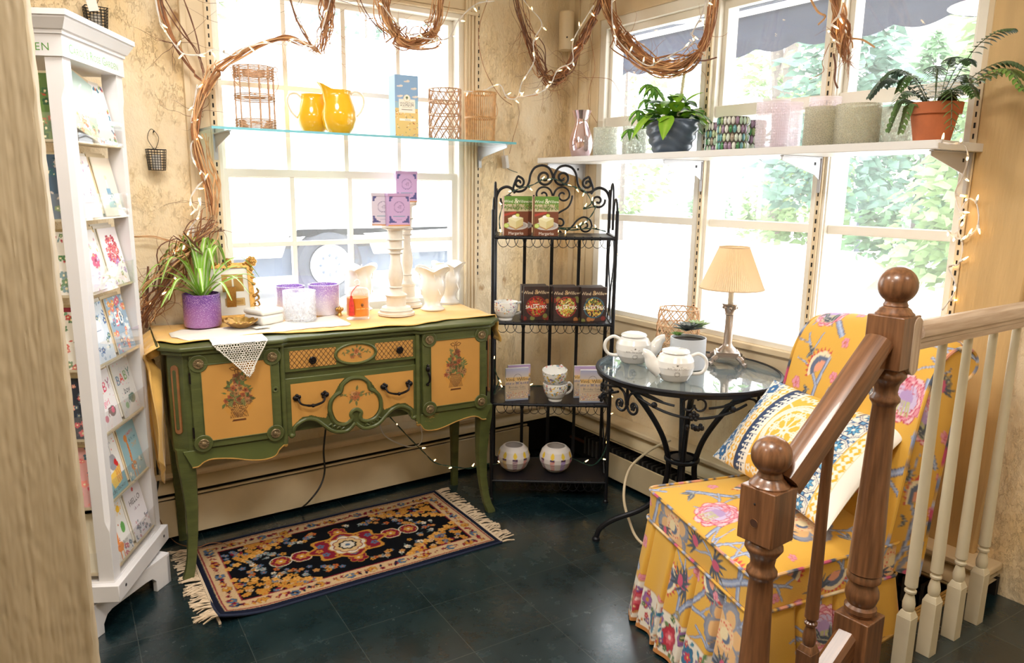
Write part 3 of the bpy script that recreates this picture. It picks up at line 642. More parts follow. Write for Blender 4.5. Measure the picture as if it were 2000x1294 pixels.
# aprons under the doors
apL=[(-.0,.556),(.04,.556),(.40,.556),(.396,.525),(.373,.505),(.36,.485),(.34,.475),(.30,.472),(.25,.480),(.19,.497),(.14,.506),(.103,.509),(.075,.502),(.054,.487),(.03,.485)]
apR=[(1.39-x,z+.01) for x,z in apL][::-1]
for ap in (apL,apR):
    m=MB(); m.prism(ap,-.001,.02,M_GREENW,'xz'); e=[Vector((x,-.002,z)) for x,z in (ap[3:] if ap is apL else ap[:-3])]
    m.tube(smoothpts(e,4),.0035,M_EDGE,6); m.build('apron',SB,bevel=.002)
rg=random.Random(3)
def basket(pt,cx,cy,s):
    BR=(92,52,26); G=(96,110,62); G2=(122,126,74); RD=(150,78,52); CR=(196,150,96)
    pt.disc(cx,cy+.01*s,.062*s,(196,138,60),.085*s,al=.5)
    b=cy-.085*s
    pt.poly([(cx-.033*s,b+.072*s),(cx+.033*s,b+.072*s),(cx+.018*s,b+.03*s),(cx+.014*s,b+.012*s),(cx+.024*s,b),(cx-.024*s,b),(cx-.014*s,b+.012*s),(cx-.018*s,b+.03*s)],(200,152,84))
    for k in range(-4,5):
        pt.line([(cx+k*.008*s-.012*s,b+.07*s),(cx+k*.005*s+.014*s,b+.012*s)],.0022*s,BR); pt.line([(cx+k*.008*s+.012*s,b+.07*s),(cx+k*.005*s-.014*s,b+.012*s)],.0022*s,BR)
    for zz,ww in ((.072,.036),(.0,.027),(.004,.025)): pt.line([(cx-ww*s,b+zz*s),(cx+ww*s,b+zz*s)],.004*s,BR)
    for sg in (-1,1): pt.line([(cx+sg*.034*s,b+.07*s),(cx+sg*.05*s,b+.082*s),(cx+sg*.044*s,b+.06*s)],.003*s,BR)
    for i in range(96):
        a=rg.uniform(-1,1); hh=.115*rg.random()**1.3; w=.054*(1-(hh/.135))**.7; x=cx+a*w*s; y=b+(.072+hh)*s
        if i%2==0: pt.leaf(x,y,.024*s,.011*s,rg.uniform(0,2*PI),(G,(74,84,48),G2)[i%3],BR)
        else: pt.flower(x,y,rg.uniform(.008,.013)*s,(RD,(150,110,70),(128,70,48),(120,96,62),(170,120,84))[i%5],BR,5,rg.random()*3)
    for i in range(10): a=rg.uniform(.2,2.9); pt.leaf(cx+.03*s*math.cos(a)*1.5,b+(.1+.045*math.sin(a))*s,.02*s,.007*s,a,G)
    pt.line([(cx,b+.17*s),(cx-.007*s,b+.205*s)],.003*s,BR); pt.line([(cx+.004*s,b+.17*s),(cx+.004*s,b+.205*s)],.003*s,BR)
    for sg in (-1,1): pt.line([(cx,b+.208*s),(cx+sg*.014*s,b+.22*s),(cx+sg*.026*s,b+.215*s),(cx+sg*.016*s,b+.205*s),(cx,b+.208*s)],.003*s,BR)
    pt.line([(cx-.005*s,b+.225*s),(cx,b+.215*s),(cx+.008*s,b+.228*s)],.003*s,BR)
def ochre_ground(w,h,res=.0016):
    pt=Paint(w,h,res,OCH,2)  # one even ochre ground
    return pt
def door(x0,x1,z0,z1,key,pull):
    d=MB(); d.box(x0,x1,-.012,.006,z0,z1,M_GREEN); D=d.build('door',SB,bevel=.003)
    px0,px1,pz0,pz1=x0+.04,x1-.036,z0+.03,z1-.043
    w,h=px1-px0,pz1-pz0; pt=ochre_ground(w,h); basket(pt,w*.5,h*.5,1.02)
    P=MB(); painted(P,pt,(px0,-.0135,pz0),(1,0,0),(0,0,1),M_OCH); P.build('painted_panel',D,smooth=0)
    bd=MB()
    for cx,cz in ((px0,pz0),(px1,pz0),(px0,pz1),(px1,pz1)):
        cxx=cx-.008 if cx==px0 else cx+.008; czz=cz-.008 if cz==pz0 else cz+.008
        Mr=Matrix.Translation((cxx,-.0125,czz))@Matrix.Rotation(rad(90),4,'X')
        bd.lathe([(.036,0),(.036,.003),(.033,.005),(.028,.004),(0,.004)],M_GREEN,28,M=Mr)
        r=MB(); r.lathe([(.019,.003),(.0205,.007),(.018,.01),(.010,.0085),(.006,.013),(0,.014)],M_COPPER,20,M=Mr)
        for k in range(12): a=2*PI*k/12; r.tube([Mr@Vector((.006*math.cos(a),.006*math.sin(a),.0105)),Mr@Vector((.018*math.cos(a),.018*math.sin(a),.0105))],.0013,M_COPPER,5)
        r.build('rosette',D)
    for a,b_,c_,e in ((px0,px1,pz0-.003,pz0),(px0,px1,pz1,pz1+.003),(px0-.003,px0,pz0,pz1),(px1,px1+.003,pz0,pz1)): bd.box(a,b_,-.0165,-.011,c_,e,M_GREEN)
    bd.build('corner_moulding',D,bevel=.001)
    if key:
        k=MB(); Mr=Matrix.Translation((x1-.02,-.012,.772))@Matrix.Rotation(rad(90),4,'X'); k.lathe([(.0125,0),(.0125,.004),(.009,.005),(.0045,.003),(.0,.002)],M_GREEN,18,M=Mr); k.lathe([(.0045,.0035),(0,.0036)],M_IRON,12,M=Mr); k.build('keyhole',D)
    if pull:
        k=MB(); xx=x0+.021; k.ball((xx,-.022,.785),.011,M_IRON,10,sz=1.3); k.tube(smoothpts([(xx,-.03,.77),(xx+.004,-.034,.75),(xx+.004,-.03,.728),(xx-.002,-.022,.716)]),[.0065]*4+[.0055]*10+[.004]*5,M_IRON,8); k.ball((xx-.001,-.02,.712),.008,M_IRON,8); k.ball((xx+.002,-.018,.80),.007,M_IRON,8); k.build('pull',D)
    for z in (z0+.07,z1-.09):
        hx=x0-.002 if key else x1+.002
        k=MB(); k.tube([(hx,-.012,z-.022),(hx,-.012,z+.022)],.004,M_IRON,8); k.build('hinge',D)
    return D
door(.045,.386,.562,.947,True,False); door(1.025,1.352,.57,.955,False,True)
# upper drawer with lattice and an oval medallion
d=MB(); d.box(.41,.999,.006,.03,.833,.940,M_GREEN); DR=d.build('drawer',SB,bevel=.003)
def roses(pt,cx,cy,s,trail=True):
    BR=(110,72,40); G=(104,112,66); RD=(164,92,58)
    pt.disc(cx,cy,.034*s,(190,130,62),.024*s,al=.6)
    for i in range(16):
        a=rg.uniform(0,2*PI); r=rg.uniform(0,.03)*s
        if i%2: pt.leaf(cx+r*math.cos(a)*1.2,cy+r*math.sin(a)*.8,.022*s,.01*s,a,G,BR)
        else: pt.flower(cx+r*math.cos(a)*.9,cy+r*math.sin(a)*.6,.011*s,(RD,(190,140,92),(150,100,62))[i%3],BR,5,a)
    if trail:
        for sg in (-1,1):
            pt.line([(cx+sg*.03*s,cy),(cx+sg*.048*s,cy+.006*s),(cx+sg*.062*s,cy+.002*s)],.002*s,BR)
            for k in range(4): pt.leaf(cx+sg*(.036+.008*k)*s,cy+.004*s,.012*s,.006*s,rg.uniform(0,6),G)
for xa,xb in ((.432,.63),(.805,.985)):
    pt=ochre_ground(xb-xa,.078); w,h=pt.w,pt.h
    n=int(w/.0205)+5
    for k in range(-5,n): pt.line([(k*.0205,0),(k*.0205+h*.8,h)],.0026,(70,44,34)); pt.line([(k*.0205+h*.8,0),(k*.0205,h)],.0026,(70,44,34))
    pt.line([(0,0),(w,0),(w,h),(0,h),(0,0)],.003,(84,60,36))
    P=MB(); painted(P,pt,(xa,.0045,.846),(1,0,0),(0,0,1),M_OCH); P.build('lattice_panel',DR,smooth=0)
def flatpanel(name,outline,paintfn,y,parent,res=.0016):
    xs=[p[0] for p in outline]; zs=[p[1] for p in outline]; x0,z0=min(xs),min(zs); w,h=max(xs)-x0,max(zs)-z0
    pt=ochre_ground(w,h,res); paintfn(pt,w,h); cols=pt.fin()
    nu,nv=int(w/res)+1,int(h/res)+1; m=MB(); idx={}; V=[];CC=[];F=[]
    X,Z=np.meshgrid(np.linspace(x0,x0+w,nu),np.linspace(z0,z0+h,nv),indexing='ij'); ins=np.zeros(X.shape,bool); n=len(outline)
    for i in range(n):
        ax,ay=outline[i];bx,by=outline[(i+1)%n]
        if ay==by: continue
        ins^=((ay>Z)!=(by>Z))&(X<(bx-ax)*(Z-ay)/(by-ay)+ax)
    col=pt.at(X-x0,Z-z0)
    for i in range(nu):
        for j in range(nv):
            if ins[i,j]: idx[i,j]=len(V); V.append((X[i,j],y,Z[i,j])); CC.append(col[i,j])
    for (i,j) in idx:
        q=[(i,j),(i+1,j),(i+1,j+1),(i,j+1)]
        if all(k in idx for k in q): F.append(tuple(idx[k] for k in q))
    m.add(V,F,M_OCH,CC); return m.build(name,parent,smooth=0)
ell=[(.7175+.080*math.cos(a),.887+.0375*math.sin(a)) for a in [2*PI*i/36 for i in range(36)]]
flatpanel('oval_panel',ell,lambda pt,w,h: roses(pt,w/2,h/2,1.0),.0035,DR)
m=MB(); Mo=[(x+(x-.7175)*.0,0,z) for x,z in ell]; m.tube([(.7175+(x-.7175)*1.14,.0045,.887+(z-.887)*1.2) for x,z in ell],.0065,M_GREEN,8,closed=True); m.tube([(.7175+(x-.7175)*1.02,.0035,.887+(z-.887)*1.02) for x,z in ell],.002,M_EDGE,6,closed=True)
m.build('oval_moulding',DR)
for x,z in ((.525,.879),(.915,.885)):
    k=MB(); Mr=Matrix.Translation((x,.005,z))@Matrix.Rotation(rad(90),4,'X'); k.lathe([(.006,0),(.006,.01),(.015,.013),(.017,.018),(.013,.022),(.007,.021),(0,.0235)],M_IRON,16,M=Mr)
    for i in range(8): a=2*PI*i/8; k.ball(Mr@Vector((.013*math.cos(a),.013*math.sin(a),.019)),.0042,M_IRON,6)
    k.build('knob',DR)
# lower drawer with trefoil panel and scrolled apron
low=[(.41,.806),(.999,.806),(.999,.556),(.985,.552),(.972,.556),(.96,.578),(.93,.598),(.90,.604),(.87,.594),(.845,.572),(.81,.548),(.775,.538),(.74,.541),(.72,.552),(.706,.568),(.69,.545),(.67,.531),(.636,.529),(.60,.541),(.575,.558),(.55,.588),(.52,.606),(.49,.610),(.46,.602),(.442,.578),(.436,.558),(.425,.551),(.41,.556)]
d=MB(); d.prism(low,.008,.03,M_GREEN,'xz'); D2=d.build('drawer',SB,bevel=.003)
clo=smoothpts([(.607,.645,0),(.612,.682,0),(.632,.705,0),(.652,.716,0),(.662,.745,0),(.688,.763,0),(.712,.766,0),(.740,.761,0),(.762,.742,0),(.770,.714,0),(.792,.700,0),(.812,.670,0),(.814,.625,0),(.792,.592,0),(.760,.582,0),(.734,.590,0),(.728,.606,0),(.732,.622,0),(.718,.636,0),(.700,.634,0),(.690,.620,0),(.695,.602,0),(.680,.588,0),(.655,.582,0),(.624,.598,0)],4,True)
cl=[(p.x,p.y) for p in clo]
flatpanel('trefoil_panel',cl,lambda pt,w,h: roses(pt,w*.5,h*.62,1.15),.0045,D2)
m=MB(); cx,cz=.7105,.672
m.tube([(cx+(x-cx)*1.12,.006,cz+(z-cz)*1.12) for x,z in cl],.0095,M_GREEN,8,closed=True); m.tube([(x,.0048,z) for x,z in cl],.002,M_EDGE,6,closed=True)
m.build('trefoil_moulding',D2)
pl=[(.432,.782),(.672,.784),(.640,.752),(.622,.722),(.597,.684),(.588,.640),(.580,.61),(.55,.618),(.515,.632),(.475,.628),(.445,.604),(.432,.592)]
prr=[(1.42-x+ -.0,z) for x,z in pl]; prr=[(min(.992,x),z) for x,z in prr]
flatpanel('ochre_panel',pl,lambda pt,w,h:None,.0062,D2,.003); flatpanel('ochre_panel',prr,lambda pt,w,h:None,.0062,D2,.003)
m=MB()   # carved leaf scroll along the lower edge
for sg,x0 in ((1,0),(-1,1.413)):
    f=lambda x,z:(x0+sg*x,.004,z)
    m.tube(smoothpts([f(.424,.560),f(.437,.556),f(.436,.575),f(.450,.600),f(.49,.619),f(.53,.612),f(.562,.586),f(.60,.552),f(.64,.540),f(.675,.544),f(.706,.572)],5),[.007]*10+[.0085]*41,M_GREEN,8)
    m.ball(f(.428,.556),.012,M_GREEN,10)
    for k in range(4): m.tube(smoothpts([f(.585+.018*k,.575-.009*k),f(.602+.018*k,.582-.008*k),f(.60+.02*k,.556-.004*k)],4),[.002,.004,.005,.006,.006,.005,.004,.003,.002],M_GREEN,6)
m.build('carved_scroll',D2)
def bail(x,z,tilt):
    k=MB()
    for sg in (-1,1):
        xx=x+sg*.058; zz=z+sg*tilt+.006
        for a,r in ((0,.011),(1,.008),(2,.008),(3,.008),(4,.007)): k.ball((xx+sg*.009*math.cos(a*1.4),.0,zz+.010*math.sin(a*1.4)),r,M_IRON,8)
        k.ball((xx+sg*.002,-.006,zz),.007,M_IRON,8)
    k.tube(smoothpts([(x-.056,-.010,z+.002-tilt),(x-.048,-.022,z-.016),(x-.02,-.026,z-.026),(x,-.027,z-.028),(x+.02,-.026,z-.026),(x+.048,-.022,z-.016),(x+.056,-.010,z+.002+tilt)],4),[.0045]*8+[.0055]*5+[.007]*1+[.0055]*5+[.0045]*6,M_IRON,8)
    k.ball((x,-.028,z-.028),.0085,M_IRON,8); k.build('handle',D2)
bail(.515,.714,0); bail(.902,.716,0)

# ---- yellow cloth over the top, knotted and hanging at the left end
M_CLOTH=mat('mustard_cotton',C(236,186,96),.8,var=.12,vscale=9,bump=.25,bscale=90,sheen=.3)
XF=Matrix.Translation((.48,2.985,0))@Matrix.Rotation(rad(-5),4,'Z')
cl_=MB()
def clothz(x,y):
    return .9875+.0016*math.sin(x*23+y*9)+.0016*math.sin(x*11-y*31)+.0025*max(0,math.sin(x*7+y*17))**3
front=[( -.055,.10),(.02,.03),(.14,.045),(.26,.075),(.36,.085),(.46,.06),(.6,.03),(.74,.016),(.86,.022),(.98,.005),(1.1,.035),(1.2,.075),(1.3,.075),(1.40,.06),(1.447,.075)]
def fy(x):
    for (a,b),(c_,d_) in zip(front,front[1:]):
        if a<=x<=c_: t_=(x-a)/(c_-a); t_=t_*t_*(3-2*t_); return b+(d_-b)*t_
    return front[0][1] if x<front[0][0] else front[-1][1]
rows=[]
NXc=150
for i in range(NXc+1):
    x=-.058+1.505*i/NXc; y0=fy(x); r_=[]
    for j in range(26):
        t_=j/25; y=y0+(DB+.045-y0)*t_; r_.append((x,y,clothz(x,y)+(.004 if j==0 else 0)*0+ .004*math.exp(-((t_-.0)/.08)**2)))
    rows.append(r_)
# right end hangs down a hand's breadth
for k in range(1,12):
    s=k/11; x=1.447+.012*math.sin(min(1,s*3)*PI/2)+.010*math.sin(s*9)*s; y0=.075-.02*s
    rows.append([(x+.006*math.sin(y_*40)*s,y_,.9885-.13*s*(1-.55*t_)) for t_,y_ in [(j/25,y0+(DB+.045-y0)*j/25) for j in range(26)]])
cl_.grid(rows,M_CLOTH,M=XF); 
CL=cl_.build('table_cloth',None,smooth=60,solid=.0025); tag(CL,'mustard yellow cloth spread over the sideboard top and hanging at its ends','cloth')
# left end: gathered and hanging
sw=MB(); rng=random.Random(8); rows=[]
NS=44
for i in range(NS+1):
    s=i/NS; rw=[]
    wd=.42-.18*min(1,s/.14) if s<.14 else .24+.12*min(1,(s-.14)/.4)
    yc=.235-.03*min(1,s/.3)
    for j in range(41):
        t_=j/40; a=(t_-.5)*wd; k=min(1,s*5)
        fold=k*(.016*math.sin(t_*PI*9+1.5*s)+.009*math.sin(t_*23+s*6))
        bulge=.050*math.sin(min(1,s/.08)*PI/2)-.028*min(1,max(0,s-.08)/.12)
        drop=(.985-.30*s**.9)-s*(.30*(1-min(1,abs(t_-.30)/.7))**1.2)
        rw.append((-.052-bulge-fold,yc+a,drop))
    rows.append(rw)
sw.grid(rows,M_CLOTH,M=XF)
sw.tube([XF@Vector(p) for p in smoothpts([(-.060,.09,.960),(-.088,.14,.935),(-.095,.22,.925),(-.09,.31,.93),(-.065,.38,.955)],5)],[.012]+[.022]*18+[.02,.012],M_CLOTH,10)
o=sw.build('cloth_tail',CL,smooth=60,solid=.002)
# white lace runner with its point over the front edge
M_LACE=mat('white_cotton_lace',C(236,230,220),.85,bump=.3,bscale=200)
lc=MB(); rng=random.Random(12)
def lz(x,y): return clothz(x,y)+.0042
solidL=[]
for i in range(40):
    x=-.0+.74*i/39; rw=[]
    lo=.055+.0*math.sin(x*40) if x<.25 else .085+.09*(x-.25); hi=.36-.08*math.sin(x*5)
    if x<.06: lo+= (.06-x)*1.6; hi-=(.06-x)*1.6
    lo+=.006*math.sin(x*95)
    for j in range(18): y=lo+(hi-lo)*j/17; rw.append((x,y,lz(x,y)+.001*math.sin(i*1.9)*math.cos(j*2.1)))
    solidL.append(rw)
lc.grid(solidL,M_LACE,M=XF)
LC=lc.build('lace_runner',None,smooth=60,solid=.0015); tag(LC,'white crocheted lace runner on the yellow cloth with a point over the door','lace runner')
# the hanging lace point: openwork mesh
ln=MB(); tri=[(.135,.985),(.335,.985),(.262,.845)]
def inside(x,z):
    t_=(.985-z)/.14; return 0<=t_<=1 and (.135+(.262-.135)*t_)<=x<=(.335-(.335-.262)*t_)
pts=[]
for r in range(24):
    for q in range(32):
        x=.13+.0100*q+(r%2)*.0050; z=.988-.0090*r
        if inside(x,z): pts.append((x+rng.gauss(0,.0007),z+rng.gauss(0,.0007)))
yL=lambda z: -.040-.004*math.sin(z*60)
for (x,z) in pts:
    big=rng.random()<.25; r_=.0045 if not big else .0062
    ln.tube([(x+r_*math.cos(a),yL(z),z+r_*math.sin(a)) for a in [2*PI*k/7 for k in range(7)]],.0012 if not big else .0016,M_LACE,4,closed=True,M=XF)
for e in ([tri[0],tri[2]],[tri[2],tri[1]]):
    n=26
    for k in range(n+1):
        t_=k/n; x=e[0][0]+(e[1][0]-e[0][0])*t_; z=e[0][1]+(e[1][1]-e[0][1])*t_; ln.ball((x,yL(z),z),.0033,M_LACE,6,M=XF)
rows=[[(.13+.21*i/20,.075-.118*s,.9925+.0015-(.007 if s==1 else 0)) for s in (0,.5,.9,1)] for i in range(21)]
ln.grid(rows,M_LACE,M=XF)
ln.build('lace_point',LC,smooth=60)

# ---- rug
M_RUG=mat('wool_pile',(1,1,1),.97,attr=True,bump=.5,bscale=500,spec=.1)
RW,RH=1.235,.665
pt=Paint(RW,RH,.0026,(22,26,44),2); rr=random.Random(21)
NV=(16,24,48);RE=(122,28,44);CRM=(190,160,122);GO=(182,128,52);BK=(8,10,15);BL=(78,100,126);OR=(176,92,44);WH=(206,196,178)
def rct(m,col): pt.rect(m,m,RW-m,RH-m,col)
rct(.026,CRM); rct(.030,RE); rct(.036,CRM); rct(.102,RE); rct(.108,BK)
def bordermotif(x,y,k,ang):
    if k==0: pt.flower(x,y,.021,BL,NV,6,ang,edge=NV); pt.disc(x,y,.006,GO)
    elif k==1: pt.flower(x,y,.013,RE,BK,5,ang); 
    elif k==2: pt.flower(x,y,.021,GO,BK,6,ang,edge=BK); pt.disc(x,y,.006,RE)
    else: pt.flower(x,y,.012,RE,GO,4,ang); 
per=[]
m_=.069
for i in range(34): per.append((m_+(RW-2*m_)*i/33,m_)); per.append((m_+(RW-2*m_)*i/33,RH-m_))
for i in range(1,17): per.append((m_,m_+(RH-2*m_)*i/17)); per.append((RW-m_,m_+(RH-2*m_)*i/17))
for i,(x,y) in enumerate(per):
    bordermotif(x+rr.gauss(0,.003),y+rr.gauss(0,.005),(0,1,3,2,1,3,1)[(i//2)%7],rr.random()*3)
    for k in range(2): pt.leaf(x,y,.024,.011,rr.uniform(0,2*PI),(GO,RE,CRM,NV,(190,164,120))[rr.randrange(5)])
# corner spandrels
for sx in (0,1):
    for sy in (0,1):
        for i in range(95):
            u=rr.random()*.30; v=rr.random()*.17*(1-u/.30)**.9+.0
            x=.112+u; y=.112+v*1.0; x=RW-x if sx else x; y=RH-y if sy else y
            k=rr.randrange(6)
            if k<3: pt.flower(x,y,.016,GO,OR,5,rr.random()*3)
            elif k==3: pt.flower(x,y,.013,BL,GO,5,rr.random()*3)
            elif k==4: pt.leaf(x,y,.03,.013,rr.random()*6,RE)
            else: pt.flower(x,y,.012,CRM,RE,5)
        # scalloped gold edge
        for i in range(9):
            u=.30*i/8; v=.17*(1-u/.30)**.9; x=.112+u; y=.112+v; x=RW-x if sx else x; y=RH-y if sy else y; pt.flower(x,y,.019,(204,150,76),GO,5,i)
cx,cy=RW/2,RH/2
for i in range(400):   # scattered sprays
    x=rr.uniform(.16,RW-.16); y=rr.uniform(.14,RH-.14)
    if abs(x-cx)/.40+abs(y-cy)/.20<1: continue
    if (min(x,RW-x)-.112)/.33+(min(y,RH-y)-.112)/.2<1: continue
    k=rr.randrange(6); pt.flower(x,y,rr.uniform(.010,.017),(GO,WH,BL,OR,(170,120,70),(140,150,150))[k],(BK,GO,OR)[k%3],5,rr.random()*3)
    if k%2: pt.leaf(x,y,.026,.009,rr.random()*6,(98,112,110))
for dx in (-.30,-.21,.21,.30):
    pt.flower(cx+dx,cy,.05 if abs(dx)<.25 else .044,RE,None,6,0,edge=GO); pt.flower(cx+dx,cy,.026,GO,WH,6); pt.ring(cx+dx,cy,.046,.004,WH)
for dy in (-.135,.135): pt.flower(cx,cy+dy,.042,RE,None,6,.5,edge=GO); pt.flower(cx,cy+dy,.022,GO,WH,6)
P=[];
for i in range(48): a=2*PI*i/48; q=1+.13*math.cos(8*a); P.append((cx+.175*math.cos(a)*q,cy+.115*math.sin(a)*q))
pt.poly(P,GO); pt.poly([(cx+(x-cx)*.9,cy+(y-cy)*.88) for x,y in P],RE)
for i in range(12): a=2*PI*i/12; pt.flower(cx+.13*math.cos(a),cy+.083*math.sin(a),.019,(GO,BL)[i%2],RE,5,a)
pt.flower(cx,cy,.085,WH,None,8,0,edge=GO); pt.flower(cx,cy,.066,(200,168,120),None,8,.2,edge=RE); pt.flower(cx,cy,.044,BK,None,8); pt.flower(cx,cy,.034,WH,GO,8); pt.disc(cx,cy,.012,BL)
# knot-scale irregularity
nz_=np.random.RandomState(4); jx=nz_.randint(-1,2,pt.a.shape[:2]); jy=nz_.randint(-1,2,pt.a.shape[:2]); yy,xx=np.indices(jx.shape); pt.a=pt.a[np.clip(yy+jy,0,pt.ny-1),np.clip(xx+jx,0,pt.nx-1)]; pt.a*=nz_.uniform(.86,1.06,pt.a.shape[:2])[...,None]
RUG=thing('rug','small oriental rug with navy ground and red medallion before the sideboard','rug',(1.125,2.915,0),rad(-1.5))
res=.0026; nu,nv=int(RW/res),int(RH/res)
U,V=np.meshgrid(np.linspace(0,RW,nu),np.linspace(0,RH,nv),indexing='ij'); cc=pt.at(U,V).reshape(-1,3)
def rugz(u,v):
    d=np.clip(.20-np.hypot(u,v*1.0),0,1)/.20
    e=np.clip(.012-np.minimum(np.minimum(u,RW-u),np.minimum(v,RH-v)),0,1)/.012
    return .010-.006*e**2+.035*d**2+.0012*np.sin(u*14)*np.sin(v*17)
Z=rugz(U,V); PP=np.stack([U-RW/2,V-RH/2,Z],-1)
m=MB(); m.grid(PP.tolist(),M_RUG,cc.tolist()); m.build('pile',RUG,smooth=60)
m=MB(); ring=[(u,v) for u,v in [(RW*i/60,0) for i in range(61)]+[(RW,RH*i/30) for i in range(31)]+[(RW-RW*i/60,RH) for i in range(61)]+[(0,RH-RH*i/30) for i in range(31)]]
m.tube([(u-RW/2,v-RH/2,float(rugz(np.array(u),np.array(v)))) for u,v in ring],.0055,mat('navy_binding',C(26,34,58),.95),6,closed=True); m.build('binding',RUG)
M_FR=mat('cream_cotton_fringe',C(206,184,156),.9,var=.15,vscale=60)
fr=MB(); rr=random.Random(31)
for sx in (-1,1):
    for k in range(64):
        v=RH*(k+.5)/64; u=0 if sx<0 else RW; z=float(rugz(np.array(float(u)),np.array(v)))
        L_=rr.uniform(.055,.085); sk=rr.gauss(0,.018)+.018*math.sin(k*.55)+ .012*math.sin(k*1.3)
        for q in range(3):
            p0=Vector((sx*RW/2,v-RH/2+rr.gauss(0,.002),z)); p1=Vector((sx*(RW/2+L_*.45),v-RH/2+sk*.4+rr.gauss(0,.003),max(.006,z*.8)+rr.random()*.006)); p2=Vector((sx*(RW/2+L_),v-RH/2+sk+rr.gauss(0,.006),.0035+z*.2+rr.random()*.004))
            fr.tube([p0,p1,p2],[.0022,.0024,.0016],M_FR,5)
    fr.box(sx*RW/2-.004,sx*RW/2+.004,-RH/2,RH/2,.002,.009,M_FR)
o=fr.build('fringe',RUG,smooth=60); o['kind']='stuff'
# ================================================================== THINGS ON THE SIDEBOARD
TZ=.9925      # top of the cloth
M_GOLD=mat('antique_gold',C(190,146,78),.38,.75,var=.25,vscale=40,bump=.4,bscale=120)
M_WHITE=mat('white_glaze',C(236,234,230),.12,coat=.4)
M_CREAMW=mat('chalky_white_wood',C(226,218,206),.55,var=.1,vscale=20,bump=.15,bscale=80)
M_GREY=mat('distressed_grey_ring',C(150,140,130),.6)
M_MATW=mat('matte_white',C(232,228,222),.7)
M_PRINT=mat('printed_card',(1,1,1),.55,attr=True)
M_PRINTG=mat('printed_gloss',(1,1,1),.3,attr=True)
M_SOIL=mat('potting_soil',C(52,38,28),.95,bump=.8,bscale=120)
def cup_profile(r,h,t,base=.006,foot=None): return [(0,0),(r*.92,0),(r,base),(r,h),(r-t,h),(r-t,base+.004),(0,base+.004)]
def ribbon(mb,pts,w,m,c_edge,c_mid,up=Vector((0,0,1)),fold=.25):
    """leaf blade along pts; w list of widths"""
    rows=[];cols=[];n=len(pts)
    for i in range(n):
        t=(pts[min(i+1,n-1)]-pts[max(i-1,0)]).normalized(); s=t.cross(up); s=s.normalized() if s.length>1e-4 else Vector((1,0,0)); nn=s.cross(t)
        k=w[i]; rows.append([pts[i]-s*k+nn*k*fold,pts[i]-s*k*.45+nn*k*fold*.4,pts[i],pts[i]+s*k*.45+nn*k*fold*.4,pts[i]+s*k+nn*k*fold]); cols.append([c_edge,c_edge,c_mid,c_edge,c_edge])
    mb.grid(rows,m,cols)
M_LEAF=mat('leaf_blade',(1,1,1),.42,attr=True,var=.12,vscale=30)
def L3(r,g,b): return tuple(lin(x) for x in (r,g,b))
# spider plant in purple glitter glass
def glitter(name,top,bot,dens,base):
    m=bpy.data.materials.new(name); m.use_nodes=True; nt=m.node_tree;N=nt.nodes;L=nt.links;b=N['Principled BSDF']; b.inputs['Roughness'].default_value=.25; b.inputs['Coat Weight'].default_value=.3
    tc=N.new('ShaderNodeTexCoord'); sp=N.new('ShaderNodeSeparateXYZ'); L.new(tc.outputs['Object'],sp.inputs[0])
    r=N.new('ShaderNodeMapRange'); r.inputs[1].default_value=.02; r.inputs[2].default_value=.13; L.new(sp.outputs[2],r.inputs[0])
    n=N.new('ShaderNodeTexNoise'); n.inputs['Scale'].default_value=9; L.new(tc.outputs['Object'],n.inputs[0])
    ad=N.new('ShaderNodeMath'); ad.operation='MULTIPLY_ADD'; ad.inputs[1].default_value=.9; ad.inputs[2].default_value=-.45; L.new(n.outputs[0],ad.inputs[0]); a2=N.new('ShaderNodeMath'); a2.operation='ADD'; a2.use_clamp=True; L.new(r.outputs[0],a2.inputs[0]); L.new(ad.outputs[0],a2.inputs[1])
    mx=N.new('ShaderNodeMix'); mx.data_type='RGBA'; mx.inputs[6].default_value=(*bot,1); mx.inputs[7].default_value=(*top,1); L.new(a2.outputs[0],mx.inputs[0])
    v=N.new('ShaderNodeTexNoise'); v.inputs['Scale'].default_value=330; v.inputs['Detail'].default_value=2; L.new(tc.outputs['Object'],v.inputs[0])
    r2=N.new('ShaderNodeMapRange'); r2.inputs[1].default_value=.56; r2.inputs[2].default_value=.62; L.new(v.outputs[0],r2.inputs[0])
    m2=N.new('ShaderNodeMix'); m2.data_type='RGBA'; L.new(r2.outputs[0],m2.inputs[0]); L.new(mx.outputs[2],m2.inputs[6]); m2.inputs[7].default_value=(*base,1); L.new(m2.outputs[2],b.inputs['Base Color'])
    bp=N.new('ShaderNodeBump'); bp.inputs['Strength'].default_value=.5; bp.inputs['Distance'].default_value=.002; L.new(v.outputs[0],bp.inputs['Height']); L.new(bp.outputs[0],b.inputs['Normal'])
    return m
t=thing('spider_plant','spider plant with arching striped leaves in a purple glitter glass pot','plant',(.656,3.325,TZ+.004))
p=MB(); p.lathe(cup_profile(.0775,.143,.006),glitter('purple_glitter_glass',C(92,54,140),C(170,112,178),.5,C(190,150,206)),40); p.build('pot',t,smooth=50)
MB().lathe([(0,.118),(.05,.121),(.0705,.117),(.0705,.10),(0,.10)],M_SOIL,24).build('soil',t)
rg=random.Random(41)
lf=MB()
spec=[(-160,.27,.10),(-172,.25,.16),(170,.30,.06),(160,.27,.12),(-140,.24,.06),(-150,.2,.19),(130,.22,.21),(110,.2,.24),(85,.2,.26),(70,.2,.25),(45,.23,.22),(25,.26,.17),(10,.27,.13),(-5,.26,.08),(-20,.28,.10),(-45,.24,.10),(-70,.22,.08),(-95,.2,.14),(-120,.22,.10),(60,.12,.26),(120,.1,.27),(-60,.1,.22),(0,.1,.25),(180,.14,.24)]
